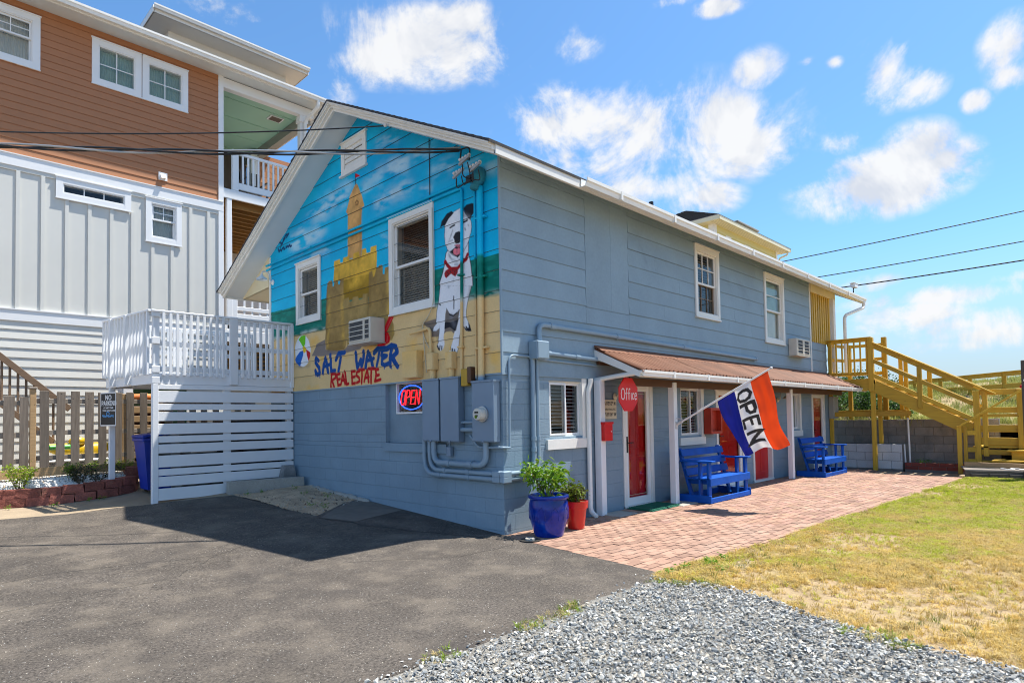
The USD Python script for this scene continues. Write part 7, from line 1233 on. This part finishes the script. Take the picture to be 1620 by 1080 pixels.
# ---------------------------------------------------------------- yellow house far behind
YY = 10.70; FY_ = Frame((0, YY, 0), (1, 0, 0)); yh = thing('yellow_house', 'pale yellow house with a dark hip roof showing over the cottage eave', 'house', at=(33, 14, 0))
yw = [(29.55, 30.25, 9.8, 12.20), (32.15, 32.95, 9.8, 12.14), (36.3, 37.05, 9.8, 12.08)]
part(yh, 'wall', [wall(FY_, 28.05, 37.3, 0, 12.72, -.25, -.004, [inner(w, .14) for w in yw]), B(28.05, YY + .25, 0, 28.3, 18.5, 12.7), B(37.05, YY + .25, 0, 37.3, 18.5, 12.7)], 'yellow_house')
for k in range(22): 
    for q in rects_minus(28.05, 37.3, 8.9 + k * .175, 9.073 + k * .175, [(w[0] + .02, w[1] - .02, w[2], w[3]) for w in yw]): part(yh, 'siding_board', lap(FY_, *q, (), .016, .003), 'yellow_house')
for k in range(22): v, f = hexa([(28.05, YY + .02, 8.9 + k * .175), (28.05, 18.5, 8.9 + k * .175), (28.03, 18.5, 8.9 + k * .175), (28.03, YY + .02, 8.9 + k * .175), (28.05, YY + .02, 9.07 + k * .175), (28.05, 18.5, 9.07 + k * .175), (28.045, 18.5, 9.07 + k * .175), (28.045, YY + .02, 9.07 + k * .175)]); part(yh, 'siding_board', (v, f), 'yellow_house')
part(yh, 'corner_board', [B(28.0, YY - .05, 8.5, 28.35, YY, 12.7), B(27.99, YY, 8.5, 28.05, YY + .3, 12.7)], 'white_clean'); part(yh, 'corner_board', B(37.1, YY - .05, 8.5, 37.35, YY, 12.7), 'white_clean')
for w in yw: window(yh, FY_, w, trim=.14, cas='white_clean', sash='white_clean', inside='curtain_pale', sill=.03, base=.012)
part(yh, 'soffit', B(27.45, 10.06, 12.62, 38.1, 19.2, 12.68), 'yellow_trim'); part(yh, 'soffit_groove', [B(27.5, 10.1 + k * .12, 12.612, 38.05, 10.115 + k * .12, 12.621) for k in range(5)], 'beam_grey')
part(yh, 'eave_board', [CB(27.42, 10.02, 12.62, 38.13, 10.07, 12.86), CB(27.40, 10.02, 12.62, 27.46, 19.2, 12.86), CB(38.07, 10.02, 12.62, 38.13, 19.2, 12.86)], 'yellow_trim'); part(yh, 'gutter_pipe', tube(fillet([(37.7, 10.1, 12.6), (37.7, 10.1, 12.4), (37.5, YY - .1, 12.2), (37.5, YY - .1, 9)], .15), .06, 8), 'yellow_trim')
hp = np.array([(27.40, 10.0, 12.86), (38.15, 10.0, 12.86), (38.15, 19.2, 12.86), (27.40, 19.2, 12.86), (32.0, 14.6, 15.25), (33.6, 14.6, 15.25)])
part(yh, 'hip_roof', (hp, np.array([(0, 1, 5), (0, 5, 4), (1, 2, 5), (2, 3, 4), (2, 4, 5), (3, 0, 4), (0, 3, 2), (0, 2, 1)])), 'shingle')
for s_ in range(1, 22):
    t0 = s_ / 22; a0 = hp[0] + (hp[4] - hp[0]) * t0; a1 = hp[1] + (hp[5] - hp[1]) * t0; a3 = hp[3] + (hp[4] - hp[3]) * t0; part(yh, 'shingle_course', [beam(a0 + (0, 0, .012), a1 + (0, 0, .012), .05, .02), beam(a0 + (0, 0, .012), a3 + (0, 0, .012), .05, .02)], 'shingle')
part(yh, 'roof_hatch', CB(36.2, 12.9, 13.4, 39.6, 14.2, 15.0, .02), 'yellow_trim'); part(yh, 'hatch_cap', CB(36.1, 12.8, 15.0, 39.7, 14.3, 15.12, .02), 'beam_grey')

# ---------------------------------------------------------------- dune, its grass and bushes
def dune_z(x, y):
    x, y = np.asarray(x, float), np.asarray(y, float); p = np.stack([x * .16, y * .16, 0 * x], -1)
    crest = 2.58 + .55 * (meshkit.fbm(p, 4, 6) - .5) * 2 * .8 + .25 * sstep(0, 6, y)
    z = 1.16 + (crest - 1.16) * sstep(13.6, 26.5, x) + .10 * (meshkit.fbm(p * 5, 3, 9) - .5); return z * (1 - sstep(30, 52, x)) + (-1.0) * sstep(30, 52, x)
xs, ys = np.concatenate([np.arange(13.62, 30, .45), np.arange(30, 60, 2.0)]), np.arange(-40, 40.1, .8); X_, Y_ = np.meshgrid(xs, ys, indexing='ij'); Z_ = dune_z(X_, Y_); i = np.arange(len(xs) - 1)[:, None] * len(ys) + np.arange(len(ys) - 1)[None]; a, b, c, d = i, i + len(ys), i + len(ys) + 1, i + 1
thing('dune', None, None, kind='structure', g=(np.stack([X_, Y_, Z_], -1).reshape(-1, 3), np.stack([np.stack([a, b, c], -1), np.stack([a, c, d], -1)], 2).reshape(-1, 3)), mat='soil')
sea = B(75, -3500, -1.2, 3900, 3500, -.04); look('sea_water', (0.03, 0.10, 0.13), 0.15, var=.2, scale=.05, bump=.4, bscale=.4, bdist=.1); thing('sea', None, None, kind='structure', g=sea, mat='sea_water')
def tuft(seed, n, h, lean, w):
    r = np.random.default_rng(seed); V, F = [], []
    for k in range(n):
        a = r.uniform(0, 6.28); b = np.array((r.normal() * .35, r.normal() * .35, 0)) * h * .6; hh = h * r.uniform(.5, 1.1); dr = np.array((math.cos(a), math.sin(a), 0)); s = np.array((-dr[1], dr[0], 0)) * w * .5; m = b + dr * hh * lean * .35 + (0, 0, hh * .6); e = b + dr * hh * lean + (0, 0, hh * (1 - lean * .35)); o = len(V); V += [b - s, b + s, m + s * .7, m - s * .7, e]; F += [(o, o + 1, o + 2), (o, o + 2, o + 3), (o + 3, o + 2, o + 4)]
    return np.array(V), np.array(F)
N1 = 17000; px_ = 13.7 + 15 * rng.random(N1) ** .9; py_ = rng.uniform(-9, 6, N1); keep = meshkit.noise(np.c_[px_ * .5, py_ * .5, 0 * px_], 3) > rng.random(N1) * .75; px_, py_ = px_[keep], py_[keep]; n_ = len(px_)
scatter('dune_grass', np.c_[px_, py_, dune_z(px_, py_) - .02], [(tuft(s, 16, 1.0, .55, .035), 'dune_grass') for s in (1, 2, 3)], rng.integers(0, 3, n_), (rng.uniform(.10, .30, (n_, 1)) * (1 + .6 * (rng.random((n_, 1)) > .93))) * np.ones((1, 3)), np.c_[np.zeros((n_, 2)), rng.uniform(0, 6.28, n_)], label='yellow-green grass covering the dune behind the stairs', cat='dune grass')
for k, (x, y, h, o) in enumerate(((15.2, 1.0, 1.0, .9), (16.6, .2, .9, .8), (18.0, 1.8, 1.1, 1.2), (15.6, 2.6, 1.2, 1.0), (20.0, .9, 1.0, 1.3), (16.0, -.75, .55, .6), (22.0, 2.6, 1.1, 1.3))):
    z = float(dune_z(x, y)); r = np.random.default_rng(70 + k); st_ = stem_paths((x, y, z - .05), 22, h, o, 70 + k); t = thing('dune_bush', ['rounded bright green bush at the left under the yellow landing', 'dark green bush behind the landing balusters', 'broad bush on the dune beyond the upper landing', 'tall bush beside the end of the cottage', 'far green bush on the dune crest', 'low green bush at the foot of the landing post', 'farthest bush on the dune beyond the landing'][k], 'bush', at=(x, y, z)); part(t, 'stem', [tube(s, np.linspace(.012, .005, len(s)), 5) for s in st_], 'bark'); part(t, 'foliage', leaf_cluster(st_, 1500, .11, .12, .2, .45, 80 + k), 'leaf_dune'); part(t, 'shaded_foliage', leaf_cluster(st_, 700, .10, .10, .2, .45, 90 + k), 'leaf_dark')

# ---------------------------------------------------------------- lawn grass and gravel stones
def inside(poly, n, seed, far=9.0, bias=None):
    r = np.random.default_rng(seed); x0, y0, x1, y1 = poly.bounds; out = []
    while sum(map(len, out)) < n:
        q = np.c_[r.uniform(x0, x1, 20000), r.uniform(y0, y1, 20000)]; q = q[shapely.contains_xy(poly, q[:, 0], q[:, 1])]
        if bias is not None: q = q[r.random(len(q)) < bias(q)]
        out.append(q)
    return np.vstack(out)[:n]
vis_lawn = lawn_poly.intersection(Polygon([(-1.5, -2.4), (13.2, -3.0), (13.2, -7.5), (4, -7.2), (-.6, -5.9), (-1.5, -5.6)]))
def lawn_density(q):
    d = np.hypot(q[:, 0] - CAM[0], q[:, 1] - CAM[1]); bare = meshkit.fbm(np.c_[q * .85, 0 * d], 4, 14); near_gravel = sstep(.0, 1.5, q[:, 0] + .9 + .3 * (q[:, 1] + 2.6)); return np.clip((bare - .36) * 7, .12, 1) * np.clip(.36 + near_gravel, .36, 1) * np.clip(7.0 / d, .35, 1)
q = inside(vis_lawn, 120000, 5, bias=lawn_density); n_ = len(q); idx = np.where(rng.random(n_) < .68, rng.integers(0, 3, n_), rng.integers(3, 5, n_))
scatter('lawn_grass', np.c_[q, ground_z(q[:, 0], q[:, 1]) - .010], [(tuft(s, 13, 1.0, 1.1, .075), 'turf') for s in (11, 12, 13)] + [(tuft(s, 10, 1.0, 1.8, .075), 'turf_dry') for s in (14, 15)], idx, rng.uniform(.022, .062, (n_, 1)) * np.ones((1, 3)), np.c_[rng.normal(0, .15, (n_, 2)), rng.uniform(0, 6.28, n_)], label='short patchy grass of the lawn, straw-coloured near the gravel and greener far off', cat='grass')
q = inside(vis_lawn, 3200, 25, bias=lambda q: meshkit.fbm(np.c_[q * 1.1, q[:, :1] * 0], 3, 61) > .52); n_ = len(q)
scatter('lawn_tufts', np.c_[q, ground_z(q[:, 0], q[:, 1]) - .012], [(tuft(s, 18, 1.0, .8, .06), m) for s, m in ((51, 'turf'), (52, 'turf'), (53, 'turf_dry'), (54, 'leaf_olive'))], rng.choice(4, n_, p=[.4, .3, .2, .1]), rng.uniform(.045, .095, (n_, 1)) * np.ones((1, 3)), np.c_[rng.normal(0, .15, (n_, 2)), rng.uniform(0, 6.28, n_)], label='taller tufts standing out of the short lawn', cat='grass')
vis_gravel = gravel_poly.intersection(Polygon([(-5.3, -2.4), (-.3, -2.4), (-.3, -6.2), (-3.6, -6.4), (-5.3, -4.4)])).union(Polygon())
edge_l = LineString(edge_ag); gd = lambda q: np.clip(shapely.distance(edge_l, shapely.points(q)) * 5 + .10, 0, 1)
q = inside(vis_gravel.buffer(.04), 46000, 6, bias=gd); n_ = len(q); kind_ = rng.choice(9, n_, p=[.16, .16, .14, .12, .12, .12, .08, .05, .05])
def shard(seed):
    r = np.random.default_rng(seed); p = r.normal(size=(11, 3)); p /= np.linalg.norm(p, axis=1, keepdims=True); p *= (1, r.uniform(.5, .8), r.uniform(.28, .5)); m = trimesh.convex.convex_hull(p); return np.array(m.vertices), np.array(m.faces)
pr_ = [(shard(k), ('gravel_stone', 'gravel_stone', 'gravel_stone', 'gravel_stone_blue', 'gravel_stone_blue', 'gravel_stone_blue', 'gravel_stone_tan', 'white_stone', 'gravel_stone_tan')[k]) for k in range(9)]
scatter('gravel_stones', np.c_[q, ground_z(q[:, 0], q[:, 1]) + rng.uniform(.0, .018, n_)], pr_, kind_, (.0075 + .018 * rng.random((n_, 1)) ** 3.0) * np.ones((1, 3)), np.c_[rng.normal(0, .45, (n_, 2)), rng.uniform(0, 6.28, n_)], label='grey and bluish crushed stones of the gravel bed', cat='gravel')
va = asphalt_poly.intersection(Polygon([(-6.5, 3.5), (-5.6, -2.4), (-4.2, -3.2), (.2, -2.8), (.2, 2.0), (-1.2, 5.6), (-4.8, 6.3)])).difference(sbox(-7, -7, -5.0, -3.2)); q = inside(va, 17000, 19, bias=lambda q: np.clip(3.2 / np.hypot(q[:, 0] - CAM[0], q[:, 1] - CAM[1]), .1, 1)); n_ = len(q)
scatter('asphalt_grit', np.c_[q, ground_z(q[:, 0], q[:, 1]) + .0005], [(shard(41), 'gravel_stone'), (shard(42), 'gravel_stone_tan'), (shard(43), 'crack')], rng.choice(3, n_, p=[.4, .35, .25]), (.0018 + .0036 * rng.random((n_, 1)) ** 2.0) * np.ones((1, 3)), np.c_[rng.normal(0, .3, (n_, 2)), rng.uniform(0, 6.28, n_)], label='light grit worn loose on the asphalt', cat='grit')
# a few stray stones and tufts along the edges
q = inside(asphalt_poly.intersection(LineString(edge_ag).buffer(.18)), 260, 9); n_ = len(q); scatter('stray_stones', np.c_[q, ground_z(q[:, 0], q[:, 1]) + .006], [(shard(31), 'gravel_stone'), (shard(32), 'white_stone')], rng.integers(0, 2, n_), rng.uniform(.005, .014, (n_, 1)) * np.ones((1, 3)), np.c_[rng.normal(0, .3, (n_, 2)), rng.uniform(0, 6.28, n_)], label='stray pebbles along the edge of the asphalt', cat='pebbles')
q = np.vstack([inside(Polygon(edge_ag + edge_ag[::-1]).buffer(.09), 420, 10, bias=lambda q: meshkit.noise(np.c_[q * 2.2, q[:, :1] * 0], 8) > .60), inside(LineString(gravel_edge).buffer(.16), 900, 11, bias=lambda q: meshkit.noise(np.c_[q * 2.0, q[:, :1] * 0], 5) > .45)]); n_ = len(q)
scatter('edge_tufts', np.c_[q, ground_z(q[:, 0], q[:, 1]) - .004], [(tuft(s, 13, 1.0, 1.0, .07), m) for s, m in ((21, 'leaf_yellow'), (22, 'turf_dry'), (23, 'leaf_olive'))], rng.integers(0, 3, n_), rng.uniform(.025, .07, (n_, 1)) * np.ones((1, 3)), np.c_[np.zeros((n_, 2)), rng.uniform(0, 6.28, n_)], label='sparse tufts of grass along the edges of the gravel', cat='grass')
weeds('leafy green weeds where the brick patio meets the sand and gravel', [(-.15, -2.62), (.12, -2.78), (-.42, -2.62), (.0, -2.95), (.25, -2.72), (.45, -2.8)], 90, size=.05)

# ---------------------------------------------------------------- groups of repeated things
GROUPS = {'porch_bench': 'blue benches under the tin awning', 'potted_shrub': 'shrubs in the two pots at the corner', 'dune_bush': 'bushes on the dune behind the stairs', 'power_line': 'overhead lines right of the roof', 'gooseneck_lamp': 'gooseneck lamps on the cottage walls', 'breaker_cabinet': 'breaker cabinets on the gable wall',
          'conduit_pipe': 'conduit pipes on the cottage walls', 'air_conditioner': 'air conditioners in the cottage walls', 'junction_box': 'sand-coloured boxes on the mural', 'conduit_elbow': 'elbow boxes at the house corner', 'shrub': 'plants of the pebble bed', 'mailbox': 'boxes on the long wall'}
for p in stage.GetPrimAtPath('/World').GetChildren():
    n = p.GetName(); n = n[:-4] if n[-4:-3] == '_' and n[-3:].isdigit() else n
    if n in GROUPS and p.GetCustomDataByKey('label'): p.SetCustomDataByKey('group', GROUPS[n])
